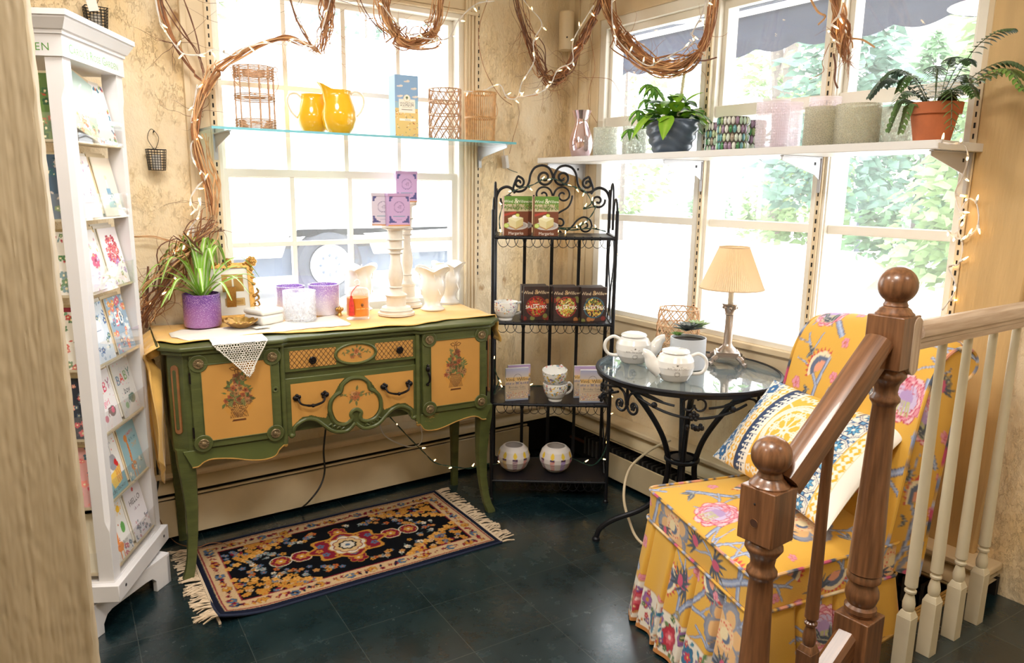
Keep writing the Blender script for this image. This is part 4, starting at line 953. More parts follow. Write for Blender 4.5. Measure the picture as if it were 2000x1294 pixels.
for a,l,h in spec:
    a=rad(a+rg.gauss(0,6)); d=Vector((math.cos(a),math.sin(a)*.75,0)); b0=Vector((rg.gauss(0,.008),rg.gauss(0,.008),.118))
    pts=smoothpts([b0,b0+d*l*.3+Vector((0,0,h*.72)),b0+d*l*.68+Vector((0,0,h)),b0+d*l*1.0+Vector((0,0,h*.72-.05))],5); n=len(pts)
    ribbon(lf,pts,[.0125*(math.sin(PI*min(1,(i/(n-1))*.62+.36)))**.8+.0006 for i in range(n)],M_LEAF,L3(146,196,70),L3(240,244,214))
o=lf.build('leaves',t,smooth=60)
# gilded picture frame
t=thing('picture_frame','ornate gilt frame holding a gold lettered card, leaning toward the window','picture frame',(.80,3.40,TZ+.003),rad(-6))
Mf=Matrix.Rotation(rad(-17),4,'X')
fw,fh=.205,.262; P=Paint(fw-.04,fh-.04,.0015,(236,232,226)); w,h=P.w,P.h
P.rect(w*.30,h*.50,w*.86,h*.86,(186,140,60)); P.text('T',w*.58,h*.68,.085,(240,234,224),0,'C',.9); P.rect(w*.34,h*.20,w*.86,h*.36,(190,146,70)); P.line([(w*.37,h*.22),(w*.83,h*.22),(w*.83,h*.34),(w*.37,h*.34),(w*.37,h*.22)],.002,(220,190,130)); P.line([(w*.44,h*.285),(w*.76,h*.285)],.004,(150,110,60))
m=MB(); painted(m,P,Mf@Vector((-w/2,-.006,.02)),Mf.to_3x3()@Vector((1,0,0)),Mf.to_3x3()@Vector((0,0,1)),M_PRINT); m.box(-w/2,w/2,-.004,.004,.02,fh-.02,M_PRINT,col=L3(200,190,170),M=Mf); m.build('card',t,smooth=0)
m=MB()
for x0,x1,z0,z1 in ((-fw/2,fw/2,0,.022),(-fw/2,fw/2,fh-.022,fh),(-fw/2,-fw/2+.022,.022,fh-.022),(fw/2-.022,fw/2,.022,fh-.022)): m.box(x0,x1,-.012,.006,z0,z1,M_GOLD,M=Mf)
rg=random.Random(9)
for i in range(56):   # modelled leaves and roses on the moulding
    s=rg.random()*2*(fw+fh)
    if s<fw: q=(s-fw/2,fh)
    elif s<fw+fh: q=(fw/2,s-fw)
    elif s<2*fw+fh: q=(s-fw-fh-fw/2,0)
    else: q=(-fw/2,s-2*fw-fh)
    m.ball((q[0]+rg.gauss(0,.004),-.012,q[1]+rg.gauss(0,.004)),rg.uniform(.006,.011),M_GOLD,8,M=Mf,sz=.8)
for cx,cz,r in ((fw/2-.0,fh+.004,.026),(0,fh+.006,.018),(-fw/2,fh,.018)):
    for k in range(7): a=2*PI*k/7; m.ball((cx+r*.6*math.cos(a),-.016,cz+r*.6*math.sin(a)),r*.42,M_GOLD,8,M=Mf)
    m.ball((cx,-.022,cz),r*.42,M_GOLD,8,M=Mf)
for z in (.05,.08,.11): m.tube(smoothpts([Mf@Vector((fw/2,-.012,z)),Mf@Vector((fw/2+.018,-.016,z+.012)),Mf@Vector((fw/2+.012,-.014,z+.03))],4),.005,M_GOLD,6)
m.build('gilt_moulding',t); MB().box(-.02,.02,.02,.03,.0,.15,M_GOLD,M=Matrix.Rotation(rad(8),4,'X')).build('easel_back',t)
# shallow gilt bowl with a fluted rim
t=thing('trinket_bowl','small shallow gilt bowl with fluted rim beside the lace point','bowl',(.786,3.205,TZ+.0045))
m=MB(); rows=[]
for r,z in ((.0,.0),(.03,0),(.038,.004),(.056,.018),(.071,.028),(.069,.031),(.054,.021),(.036,.008),(0,.006)):
    rows.append([(r*(1+.04*math.cos(12*a)*(z>.015))*math.cos(a),r*(1+.04*math.cos(12*a)*(z>.015))*math.sin(a),z+.003*math.cos(12*a)*(z>.02)) for a in [2*PI*k/72 for k in range(72)]])
m.grid(rows,M_GOLD,cv=True); m.build('dish',t,smooth=50)
for i in range(9): a=i*2.4; q=.03*(i/9)**.5; MB().lathe([(.010,-.004),(.0115,0),(.0,.004)],M_GOLD,8,(q*math.cos(a),q*math.sin(a),.018)).build('trinket',t)
# small white card lying in front, and white lidded box
m=MB().box(-.034,.034,-.02,.02,0,.0012,M_MATW); o=m.build('place_card',None,loc=(.858,3.155,TZ+.0055)); o.rotation_euler=(0,0,rad(12)); tag(o,'small blank white card lying before the white box','card')
t=thing('lidded_box','square white ceramic box with a raised lid beside the gilt bowl','box',(.905,3.27,TZ+.004),rad(24))
MB().box(-.062,.062,-.062,.062,.0,.042,M_MATW).build('body',t,bevel=.012,bseg=4); MB().box(-.064,.064,-.064,.064,.0428,.068,M_WHITE).build('lid',t,bevel=.012,bseg=4)
# glass votives
M_CRK=thin_glass('clear_crackle_glass',(.97,.98,1),.08,scatter=.42,scatter_col=(.93,.95,.98),pattern='noise',pscale=70)
def purple_fade(): return glitter('purple_fade_glass',C(150,104,200),C(238,232,242),.6,C(246,242,250))
M_PF=purple_fade()
def votive(label,x,y,z,r,h,m,group=None,name='votive_holder',thick=.006):
    o=MB().lathe(cup_profile(r,h,thick),m,40).build(name,None,smooth=50,loc=(x,y,z)); return tag(o,label,'candle holder',group)
votive('clear speckled glass votive holder standing before two purple ones',1.063,3.255,TZ+.004,.073,.136,M_CRK)
q=onA(567,585,3.412); votive('purple fading to white votive holder behind left of the clear one',q.x,3.412,TZ+.0035,.069,.14,M_PF,'purple votive holders')
q=onA(633,585,3.375); votive('purple fading to white votive holder right of the clear one',q.x,3.375,TZ,.073,.146,M_PF,'purple votive holders')
# orange candle with glass cloche and red tassel
t=thing('candle','orange candle in a glass with clear knobbed lid and red tassel','candle',(1.315,3.18,TZ))
MG=thin_glass('clear_glass',(1,1,1),.02); MO=mat('orange_wax',C(232,136,32),.35,sss=.2,emit=.0)
MB().lathe([(0,0),(.052,0),(.055,.006),(.055,.122),(.052,.122),(.052,.014),(0,.014)],MG,36).build('glass_jar',t,smooth=40)
w=MB().lathe([(0,.016),(.0505,.016),(.0505,.100),(0,.100)],MO,32); w.build('wax',t,smooth=40)
m=MB(); 
for k,(a,b_) in enumerate(((-.02,.0),(.0,.006),(.02,-.002))): m.box(-.03+.024*k,-.012+.024*k,-.0558,-.0554,.052,.054,mat('pale_gold_print',C(232,200,120),.4,.3))
m.ball((0,-.0535,.07),.0065,mat('dark_seal',C(120,74,40),.5),10,sz=1.2); m.build('print',t)
MB().lathe([(.055,.123),(.056,.128),(.045,.143),(.02,.151),(.006,.152),(.006,.158),(.012,.162),(.0145,.172),(.011,.182),(0,.186)],MG,32).build('lid',t,smooth=40)
MT=mat('red_silk_tassel',C(206,50,40),.6,var=.25,vscale=90); m=MB(); m.tube(smoothpts([(.006,-.006,.156),(-.02,-.03,.152),(-.046,-.043,.130),(-.05,-.046,.115)],5),.0016,MT,6); m.ball((-.05,-.047,.112),.006,MT,8); m.lathe([(.006,0),(.012,-.03),(.0135,-.083),(0,-.084)],MT,14,(-.05,-.047,.108)); m.build('tassel',t)
# small gilt ornament
m=MB(); 
for k in range(6): a=2*PI*k/6; m.ball((.012*math.cos(a),.012*math.sin(a),.03),.009,M_GOLD,8)
m.lathe([(.014,0),(.008,.012),(.012,.03),(0,.046)],M_GOLD,10); o=m.build('gilt_ornament',None,loc=(onA(663,600,3.30).x,3.30,TZ)); tag(o,'tiny gilt flower ornament between purple votive and orange candle','ornament')
# tulip vases
def tulip_vase(x,y,rot,label,s=1.0):
    m=MB(); prof=[(.0,0),(.062,0),(.064,.006),(.052,.014),(.042,.03),(.044,.05),(.062,.085),(.070,.12),(.068,.15),(.062,.175),(.070,.20),(.086,.222),(.094,.232)]
    rows=[]
    inner=[(r-.006,z) for r,z in prof[::-1] if z>.05]+[(0,.05)]
    for k,(r,z) in enumerate(prof+inner):
        row=[]
        for j in range(72):
            a=2*PI*j/72; u=max(0,(z-.05)/.18); pet=abs(math.cos(2*a)); 
            rr=r*(1+u*.07*(pet-.5)) ; zz=z-(u**3)*.026*(1-pet)
            row.append((rr*math.cos(a)*s,rr*math.sin(a)*s,zz*s))
        rows.append(row)
    m.grid(rows,M_WHITE,cv=True)
    o=m.build('tulip_vase',None,smooth=60,loc=(x,y,TZ)); o.rotation_euler=(0,0,rot); tag(o,label,'vase','white tulip vases')
    # raised petal edges
    for k in range(4):
        a0=PI/4+k*PI/2; pts=[]
        for i in range(9):
            u=i/8; z=.085+.135*u; r=.072+.010*u**3-.008*math.sin(PI*u)
            a=a0+(.55*(1-u)**1.4); pts.append((r*math.cos(a)*s,r*math.sin(a)*s,z*s))
        MB().tube(smoothpts(pts,3),.0032*s,M_WHITE,6).build('petal_edge',o)
    return o
tulip_vase(1.742,3.235,rad(20),'glossy white tulip vase in front at right end of the sideboard',.96)
tulip_vase(onA(876,560,3.392).x,3.392,rad(35),'glossy white tulip vase half hidden behind another at the right end',.96)
tulip_vase(onA(701,560,3.405).x,3.405,rad(10),'glossy white tulip vase behind the orange candle',1.0)
# candlesticks and lavender tea tins
def candlestick(x,y,H,label,s):
    t=thing('candlestick',label,'candlestick',(x,y,TZ),0,'white turned candlesticks'); k=H/.42
    prof=[(0,0),(.088,0),(.089,.010),(.080,.014),(.080,.022),(.072,.028),(.070,.036),(.058,.040),(.048,.043),(.047,.082),(.050,.086),(.054,.094),(.046,.100),(.036,.104),(.030,.112),(.029,.125),(.031,.130),(.026,.136),(.030,.150),(.036,.172),(.037,.19),(.032,.22),(.025,.25),(.024,.285),(.032,.288),(.033,.294),(.026,.298),(.028,.305),(.040,.310),(.040,.314),(.032,.318),(.034,.35),(.042,.352),(.042,.357),(.036,.36),(.036,.398),(.044,.402),(.062,.408),(.064,.420),(0,.420)]
    MB().lathe([(r*s,z*k) for r,z in prof],M_CREAMW,36).build('shaft',t,smooth=40)
    for r,z in ((.0475,.084),(.0315,.1285),(.0335,.2905),(.0405,.312),(.0425,.3545),(.0632,.410),(.0805,.0225)): MB().tube([(r*s*math.cos(a),r*s*math.sin(a),z*k) for a in [2*PI*i/32 for i in range(32)]],.0011,M_GREY,5,closed=True).build('worn_ring',t)
    return t
candlestick(1.52,3.195,.428,'shorter white turned candlestick with two lavender tins on its plate',1.0)
c2=onA(795,560,3.385); candlestick(c2.x,3.385,.535,'taller white turned candlestick at the back with one lavender tin',.86)
def tin_paint(base=(196,164,206)):
    P=Paint(.106,.150,.0013,base); w,h=P.w,P.h; N_=(84,86,140)
    for sx in (0,1):
        for sy in (0,1):
            for k in range(7):
                u,v=[(0,0),(.5,.1),(.1,.5),(.28,.3),(.8,.05),(.05,.8),(.2,.15)][k]; x=.008+.024*u; y=.018+.03*v; x=w-x if sx else x; y=h-.008-(y-.018)*1.0 if sy else y
                P.disc(x,y,.0052 if k!=3 else .007,N_); 
            P.rect(w-.012 if sx else .006,(h-.036) if sy else .014,w-.006 if sx else .012,(h-.008) if sy else .045,N_)
            P.rect((w-.04) if sx else .006,(h-.012) if sy else .014,(w-.006) if sx else .04,(h-.006) if sy else .020,N_)
    P.disc(w/2,h*.58,.026,(92,78,130)); P.disc(w/2,h*.58,.0245,base); P.ring(w/2,h*.58,.022,.0008,(120,100,150)); P.text('HT',w/2,h*.58,.022,(60,46,96),0,'C',.8)
    P.line([(w*.22,h*.30),(w*.78,h*.30)],.003,(70,150,170)); P.rect(0,0,w,.006,(206,140,80)); P.line([(w*.36,h*.2),(w*.64,h*.2)],.0015,(140,120,170))
    return P
M_TIN=mat('lavender_tin',(1,1,1),.35,attr=True,coat=.2)
def box_thing(name,label,cat,x,y,z,rot,P,d,side,group=None,m=None,lid=0):
    w,h=P.w,P.h; b=MB(); m=m or M_PRINT; painted(b,P,(-w/2,-d/2-.0006,0),(1,0,0),(0,0,1),m); b.box(-w/2,w/2,-d/2,d/2,0,h,m,col=side)
    if lid: b.box(-w/2-.0012,w/2+.0012,-d/2-.002,d/2+.002,h-lid,h+.001,m,col=side)
    o=b.build(name,None,smooth=0,loc=(x,y,z)); o.rotation_euler=(0,0,rot); return tag(o,label,cat,group)
TP=tin_paint()
zt=TZ+.428
box_thing('tea_tin','lavender patterned tea tin in front on the shorter candlestick','tin',1.528,3.178,zt,rad(-8),TP,.045,L3(186,150,190),'lavender tea tins',M_TIN,.012)
box_thing('tea_tin','pale tea tin half hidden behind another on the shorter candlestick','tin',1.478,3.236,zt,rad(-20),tin_paint((214,206,222)),.04,L3(206,198,212),'lavender tea tins',M_TIN,.012)
box_thing('tea_tin','lavender patterned tea tin alone on the taller candlestick at the back','tin',c2.x-.005,3.375,TZ+.535,rad(-14),TP,.05,L3(186,150,190),'lavender tea tins',M_TIN,.012)
# white taper standing behind the plant
q=onA(379,480,3.445); m=MB().lathe([(0,0),(.03,0),(.03,.006),(.012,.012),(.010,.03),(.0,.03)],M_CREAMW,20).lathe([(.0075,.03),(.007,.43),(.004,.436),(0,.437)],M_MATW,14)
o=m.build('taper_candle',None,loc=(q.x,3.445,.985)); tag(o,'tall thin white taper candle behind the spider plant','candle')

# ================================================================== GLASS SHELF AND ITS THINGS
SAZ=1.834
M_SHG=mat('green_shelf_glass',C(190,232,236),.03,trans=.0); 
M_SHG=thin_glass('green_tinted_shelf_glass',(.80,.94,.95),.02,scatter=.06,scatter_col=(.7,.9,.92))
M_SHE=mat('aqua_glass_edge',C(120,190,204),.12,coat=.5)
t=thing('glass_shelf','aqua edged glass shelf across the sash window','shelf',(0,0,0))
MB().box(.712,2.20,3.172,3.486,1.824,1.8335,M_SHG).build('pane',t,smooth=0)
m=MB(); m.box(.711,2.201,3.1708,3.1718,1.824,1.8336,M_SHE).box(.7095,.7110,3.1712,3.486,1.824,1.8336,M_SHE).box(2.2012,2.2024,3.1712,3.486,1.824,1.8336,M_SHE); m.build('polished_edge',t,smooth=0)
def bracketA(x,label):
    m=MB(); m.prism([(3.475,1.822),(3.20,1.822),(3.20,1.806),(3.43,1.765),(3.462,1.742),(3.475,1.72)],x-.002,x+.002,M_METAL,'yz'); m.box(x-.006,x+.006,3.20,3.475,1.818,1.8235,M_METAL); m.box(x-.009,x+.009,3.462,3.475,1.71,1.82,M_METAL)
    o=m.build('shelf_bracket',None,bevel=.001); return tag(o,label,'bracket','shelf brackets')
bracketA(.786,'grey shelf bracket under left end of the glass shelf'); bracketA(2.165,'pale shelf bracket under right end of the glass shelf')
M_WICK=mat('brown_wicker',C(196,156,124),.7,var=.3,vscale=60); M_RAT=mat('honey_rattan',C(214,166,112),.6,var=.25,vscale=50); M_PALER=mat('pale_rattan',C(206,164,124),.6,var=.2,vscale=50)
def shelfA(px,y=3.325): return onA(px,255,y).x
def woven_band(m,r,z0,z1,mt,n,amp=.0022,ns=14):
    for i in range(n):
        z=z0+(z1-z0)*i/(n-1); m.tube([((r+amp*(1 if (k+i)%2 else -1))*math.cos(2*PI*k/(ns*2)),(r+amp*(1 if (k+i)%2 else -1))*math.sin(2*PI*k/(ns*2)),z) for k in range(ns*2)],.0026,mt,5,closed=True)
t=thing('wicker_lantern','tall round brown wicker lantern with three woven bands on the glass shelf','basket',(shelfA(501),3.325,SAZ))
m=MB(); woven_band(m,.082,.004,.045,M_WICK,8); m.build('base_band',t)
m=MB(); woven_band(m,.082,.128,.148,M_WICK,4); m.build('middle_band',t)
m=MB(); woven_band(m,.082,.215,.262,M_WICK,9); m.build('rim_band',t)
m=MB(); 
for k in range(12): a=2*PI*k/12; m.tube([(.082*math.cos(a),.082*math.sin(a),0),(.082*math.cos(a),.082*math.sin(a),.265)],.003,M_WICK,6)
m.build('stakes',t)
m=MB()
for sg in (-1,1): m.tube([(sg*.094+.010*math.cos(a),0,.262+.010*math.sin(a)) for a in [2*PI*i/14 for i in range(14)]],.002,M_WICK,5,closed=True)
m.tube(smoothpts([(-.094,0,.255),(-.09,-.05,.19),(-.03,-.088,.145),(.04,-.088,.142),(.092,-.04,.19),(.094,0,.255)],6),.0018,M_WICK,5); m.build('hanging_handle',t)
# yellow pitchers
M_YEL=mat('yellow_glaze',C(238,182,34),.15,coat=.5,sss=.0)
M_YIN=mat('cream_handle_glaze',C(238,226,206),.15,coat=.4)
def pitcher(px,y,h,r,rot,label):
    x=shelfA(px,y); t=thing('pitcher',label,'pitcher',(x,y,SAZ),rot,'yellow pitchers')
    prof=[(0,0),(.58,0),(.62,.02),(.86,.14),(1.0,.32),(.98,.45),(.86,.62),(.72,.76),(.68,.84),(.72,.9)]
    rows=[]
    full=[(a*r,b*h) for a,b in prof]+[(a*r-.005,b*h) for a,b in prof[::-1] if b>.1]+[(0,.1*h)]
    for a,z in full:
        row=[]
        for k in range(64):
            an=2*PI*k/64; u=max(0,(z/h-.66)/.24); d=math.cos(an-PI); sp=max(0,d)**9
            rr=a*(1+u*sp*.75); row.append((rr*math.cos(an),rr*math.sin(an),z+u*sp*.14*h))
        rows.append(row)
    MB().grid(rows,M_YEL,cv=True).build('body',t,smooth=60)
    MB().tube(smoothpts([(r*.66,0,h*.80),(r*1.0,0,h*.90),(r*1.42,0,h*.86),(r*1.56,0,h*.70),(r*1.35,0,h*.5),(r*.99,0,h*.36)],6),.0055,M_YIN,8).build('handle',t)
pitcher(663,3.29,.215,.079,rad(0),'yellow pitcher in front with its handle to the right on the glass shelf')
pitcher(612,3.40,.200,.074,rad(178),'yellow pitcher behind another with its handle to the left')
# tall blue and sand coloured carton
P=Paint(.116,.286,.0014,(142,176,214)); w,h=P.w,P.h; rg=random.Random(77)
P.rect(0,0,w,h*.57,(232,200,128)); P.poly([(0,h*.55),(w*.3,h*.6),(w*.55,h*.57),(w,h*.61),(w,h*.5),(0,h*.5)],(150,190,214)); P.rect(0,h*.47,w,h*.565,(160,196,214)); P.rect(0,0,w,h*.47,(232,200,128))
for x,y in ((.2,.82),(.8,.79),(.2,.66),(.85,.66),(.5,.9)): P.disc(w*x,h*y,.014,(230,214,202),.004); P.disc(w*x+.008,h*y+.003,.009,(236,222,210),.004)
for i in range(60): P.disc(rg.uniform(0,w),rg.uniform(0,h*.45),.0026*rg.uniform(.6,1.5),((206,90,60),(60,120,160),(90,130,80),(120,70,50),(240,240,230))[i%5],.0016)
P.rect(w*.16,h*.40,w*.86,h*.62,(246,240,226)); P.disc(w*.51,h*.63,.018,(246,240,226)); P.ring(w*.51,h*.635,.0165,.001,(190,160,110)); P.disc(w*.51,h*.645,.006,(110,130,90)); P.rect(w*.50,h*.61,w*.52,h*.645,(110,90,70))
P.text('WAVERTREE',w*.51,h*.555,.0125,(96,84,72)); P.text('& LONDON',w*.51,h*.525,.0125,(96,84,72)); P.line([(w*.3,h*.49),(w*.72,h*.49)],.0018,(170,150,130)); P.text('seaside',w*.51,h*.445,.011,(120,104,90)) if False else P.line([(w*.28,h*.45),(w*.74,h*.45)],.003,(130,110,96))
P.rect(w*.18,h*.27,w*.88,h*.305,(246,240,226)); P.line([(w*.42,h*.287),(w*.66,h*.287)],.002,(150,130,110))
box_thing('gift_carton','tall blue and sand printed carton standing on the glass shelf','box',shelfA(789,3.30),3.30,SAZ,rad(-6),P,.085,L3(126,158,196))
# lattice and slat candle lanterns
def lattice(name,label,x,y,z,r,h,mt,rings,nd,bulge=0,handle=True):
    t=thing(name,label,'basket',(x,y,z))
    rf=lambda u: r*(1+bulge*math.sin(PI*u)-bulge*.3*u)
    m=MB()
    for sg in (-1,1):
        for k in range(nd):
            a0=2*PI*k/nd; pts=[]
            for i in range(19):
                u=i/18; a=a0+sg*u*2*PI*.33; q=rf(u)+sg*.0016; pts.append((q*math.cos(a),q*math.sin(a),u*h))
            m.tube(pts,.0028,mt,5)
    m.build('lattice',t)
    for u in rings: q=rf(u)+.002; MB().tube([(q*math.cos(a),q*math.sin(a),u*h) for a in [2*PI*i/36 for i in range(36)]],.0033,mt,6,closed=True).build('hoop',t)
    if handle:
        m=MB(); q=rf(1)+.010
        for sg in (-1,1): m.tube([(sg*q+.010*math.cos(a),0,h+.010*math.sin(a)) for a in [2*PI*i/14 for i in range(14)]],.002,mt,5,closed=True)
        m.tube(smoothpts([(-q,0,h-.01),(-q-.004,-.02,h*.6),(-q*.5,-q*.9,h*.42),(q*.5,-q*.9,h*.42),(q+.004,-.02,h*.6),(q,0,h-.01)],6),.0018,mt,5); m.build('handle',t)
    return t
lattice('lattice_lantern','brown diamond lattice rattan lantern on the glass shelf',shelfA(869),3.325,SAZ,.079,.25,M_WICK,(.01,.25,.5,.75,.985),13,handle=False)
t=thing('slat_lantern','honey rattan lantern of close vertical slats at right end of the glass shelf','basket',(shelfA(938),3.325,SAZ))
m=MB()
for k in range(44): a=2*PI*k/44; m.tube([(.074*math.cos(a),.074*math.sin(a),0),(.080*math.cos(a),.080*math.sin(a),.25)],.0026,M_RAT,5)
m.build('slats',t)
for u in (.004,.12,.243): q=.0755+.005*u/.25; m=MB(); [m.tube([((q+d)*math.cos(a),(q+d)*math.sin(a),u+e) for a in [2*PI*i/36 for i in range(36)]],.0024,M_RAT,5,closed=True) for d,e in ((.003,0),(.003,.005),(-.003,.002))]; m.build('hoop',t)
m=MB(); m.tube(smoothpts([(-.084,0,.24),(-.088,-.03,.16),(-.03,-.088,.122),(.03,-.088,.122),(.088,-.03,.16),(.084,0,.24)],6),.0018,M_RAT,5); m.build('handle',t)
# two wire candle baskets hanging on the wall
M_WIRE=mat('black_wire',C(34,30,30),.5,.4)
def wire_basket(px,py,label,w_=.068,h_=.085):
    q=onA(px,py,3.44); t=thing('wire_basket',label,'basket',(q.x,3.445,q.z-h_/2),rad(6),'wire candle baskets')
    m=MB(); P4=lambda s,z:[(-s,-s*.62,z),(s,-s*.62,z),(s,s*.62,z),(-s,s*.62,z)]
    for i in range(9): s=w_*(.43+.09*i/8); m.tube(P4(s,h_*i/8),.0012 if i<8 else .002,M_WIRE,5,closed=True)
    for i in range(7):
        for sy in (-1,1): x=-1+2*i/6; m.tube([(x*w_*.43,sy*w_*.43*.62,0),(x*w_*.52,sy*w_*.52*.62,h_)],.0013,M_WIRE,5)
        if i in (2,4):
            for sx in (-1,1): m.tube([(sx*w_*.43,(-1+2*i/6)*w_*.3,0),(sx*w_*.52,(-1+2*i/6)*w_*.3,h_)],.0013,M_WIRE,5)
    m.build('cage',t)
    m=MB(); m.tube(smoothpts([(0,w_*.3,h_),(-.022,w_*.36,h_+.045),(-.004,w_*.42,h_+.085),(.022,w_*.36,h_+.05),(.004,w_*.3,h_)],6),.0012,M_WIRE,5); m.tube([(-.02,w_*.33,h_),(.02,w_*.33,h_+.012),(-.02,w_*.33,h_+.012),(.02,w_*.33,h_)],.0012,M_WIRE,5); m.build('hanger',t)
    MB().lathe([(0,.004),(.019,.004),(.019,.06),(.016,.064),(0,.062)],thin_glass('frosted_votive',(.9,.92,.95),.2,scatter=.5),18).build('glass_cup',t)
    return t
wire_basket(306,312,'small black wire candle basket hanging on bare plaster left of the vines')
b_=wire_basket(188,38,'black wire candle basket hanging above the white card stand with paper tag',.078,.09)
MB().box(-.016,.02,-.0405,-.0395,.07,.125,M_MATW,M=Matrix.Rotation(rad(-12),4,'Y')).build('paper_tag',b_)
m=MB().tube([(onA(300,258,3.49).x,3.497,onA(300,258).z),(onA(300,258,3.49).x,3.478,onA(300,258).z+.004)],.0028,M_WIRE,6); tag(m.build('wall_nail',None),'nail in the wall holding the small wire basket','nail')
# ================================================================== WHITE SHELF ACROSS THE DISPLAY WINDOW
SBZ=1.768
M_SHW=mat('white_shelf_laminate',C(226,224,222),.4)
t=thing('wall_shelf','long white shelf across the display window loaded with plants and glass','shelf',(0,0,0))
m=MB().prism([(2.457,1.20),(2.768,1.20),(2.768,3.40),(2.52,3.40),(2.457,3.33)],SBZ-.028,SBZ,M_SHW,'xy'); m.build('board',t,bevel=.002)
def bracketB(y,label):
    m=MB(); m.prism([(2.757,SBZ-.030),(2.49,SBZ-.030),(2.49,SBZ-.048),(2.71,SBZ-.10),(2.742,SBZ-.12),(2.755,SBZ-.16)],y-.002,y+.002,M_METAL,'xz',M=None); m.box(2.49,2.757,y-.007,y+.007,SBZ-.034,SBZ-.0295,M_METAL); m.box(2.744,2.757,y-.006,y+.006,SBZ-.17,SBZ-.03,M_METAL); m.box(2.70,2.712,y-.0026,y+.0026,SBZ-.062,SBZ-.05,M_DARK)
    o=m.build('shelf_bracket',None,bevel=.001); return tag(o,label,'bracket','shelf brackets')
bracketB(1.236,'grey shelf bracket under right end of the white shelf'); bracketB(1.792,'grey shelf bracket under white shelf behind the hobnail jars'); bracketB(2.41,'grey shelf bracket under white shelf behind the planter'); bracketB(3.28,'grey shelf bracket under left end of the white shelf near the corner')
def sB(px,x=2.62): return onB(px,265,x).y
# mercury vase
m=MB().lathe([(0,0),(.042,0),(.050,.01),(.062,.05),(.064,.08),(.056,.12),(.040,.165),(.033,.188),(.037,.205),(.052,.245),(.050,.245),(.034,.205),(.03,.185),(.034,.16),(0,.15)],mat('rose_mercury_glass',C(226,200,206),.12,.9),48)
o=m.build('mercury_vase',None,smooth=60,loc=(2.60,sB(1135,2.60),SBZ)); tag(o,'mirror pink mercury glass vase at the corner end of the white shelf','vase')
# sparkling crackle votives
M_CK1=thin_glass('iridescent_grey_crackle',(.93,.95,.92),.12,scatter=.62,scatter_col=(.74,.74,.68),pattern='noise',pscale=90)
M_CK2=thin_glass('amber_crackle',(.9,.9,.82),.1,scatter=.6,scatter_col=(.66,.62,.52),pattern='crackle',pscale=120)
votive('speckled grey glass votive next to the mirror pink vase',2.62,sB(1183),SBZ,.064,.148,M_CK1,'speckled votives')
votive('speckled grey glass votive partly behind the dark blue planter',2.63,sB(1240,2.63),SBZ,.062,.142,M_CK1,'speckled votives')
votive('crackle glass votive left of three, behind the hobnail rim',2.585,sB(1602,2.585),SBZ,.062,.146,M_CK2,'crackle votives')
votive('wider crackle glass votive in the middle of three, blue glints on it',2.60,sB(1672,2.60),SBZ,.077,.146,M_CK2,'crackle votives')
votive('crackle glass votive right of three beside the terracotta pot',2.69,sB(1747,2.69),SBZ,.062,.134,M_CK1,'crackle votives')
# hobnail tumblers
M_HOB=thin_glass('pale_pink_pressed_glass',(1,.97,.98),.08,scatter=.34,scatter_col=(.92,.86,.90))
def hobnail(label,y,x,r,h,s=1.0):
    rows=[]; nb=44; nz=int(h/.0025)
    for i in range(nz+1):
        z=h*i/nz; row=[]
        for k in range(176):
            a=2*PI*k/176; b_=abs(math.sin(PI*z/.0105))*abs(math.cos(a*nb/2)) if z>.008 and z<h-.02 else (abs(math.sin(PI*z/.0105))*.7 if z>=h-.02 else 0)
            rr=r*(1-.0+.06*(z/h-.5))+.0024*b_; row.append((rr*math.cos(a),rr*math.sin(a),z))
        rows.append(row)
    rows+= [[((r-.005)*math.cos(2*PI*k/176),(r-.005)*math.sin(2*PI*k/176),z) for k in range(176)] for z in (h,.01)]
    m=MB(); m.grid(rows,M_HOB,cv=True); m.lathe([(0,0),(r*.96,0)],M_HOB,40,caps=False); m.lathe([(0,.01),(r-.005,.01)],M_HOB,40,caps=False)
    o=m.build('hobnail_tumbler',None,smooth=60,loc=(x,y,SBZ)); return tag(o,label,'tumbler','pink hobnail tumblers')
hobnail('pale pink hobnail tumbler in front, right of green mosaic votives',sB(1506,2.58),2.58,.061,.192)
hobnail('pale pink hobnail tumbler peeking from behind the front hobnail one',sB(1535,2.70),2.70,.056,.190)
hobnail('pale pink hobnail tumbler standing behind the leftmost crackle votive',sB(1606,2.712),2.712,.056,.198)
# green mosaic votives
M_GEM=mat('mosaic_gem_glass',(1,1,1),.12,attr=True,coat=.5,emit=0); M_GROUT=mat('dark_silver_grout',C(96,92,84),.4,.4)
def mosaic(label,px,x,r,h,seed):
    t=thing('mosaic_votive',label,'candle holder',(x,sB(px,x),SBZ),0,'green mosaic votives'); rg=random.Random(seed)
    MB().lathe(cup_profile(r-.002,h,.004),M_GROUT,36).build('cup',t,smooth=50)
    m=MB(); n=24; cols=[(.05,.22,.07),(.16,.42,.22),(.45,.62,.46),(.62,.72,.60),(.28,.40,.16),(.40,.34,.26),(.30,.20,.30),(.12,.34,.36),(.52,.62,.36),(.70,.72,.66)]
    for row in range(4):
        for k in range(n):
            a=2*PI*(k+.5*(row%2))/n; z=h*(.125+.25*row); Mx=Matrix.Rotation(a,4,'Z')@Matrix.Translation((r,0,z)); c=cols[rg.randrange(len(cols))]
            V=[(0,0,0)]
            m.lathe([(0,.004),(.0055,.003),(.0078,0)],M_GEM,10,M=Mx@Matrix.Rotation(rad(90),4,'Y'),col=c,sx=2.05,sy=1,caps=False)
    m.build('glass_gems',t,smooth=60); return t
mosaic('green mosaic glass votive in front beside the dark blue planter',1431,2.562,.064,.136,1)
mosaic('green mosaic glass votive behind, showing at left of the front one',1405,2.705,.060,.132,2)
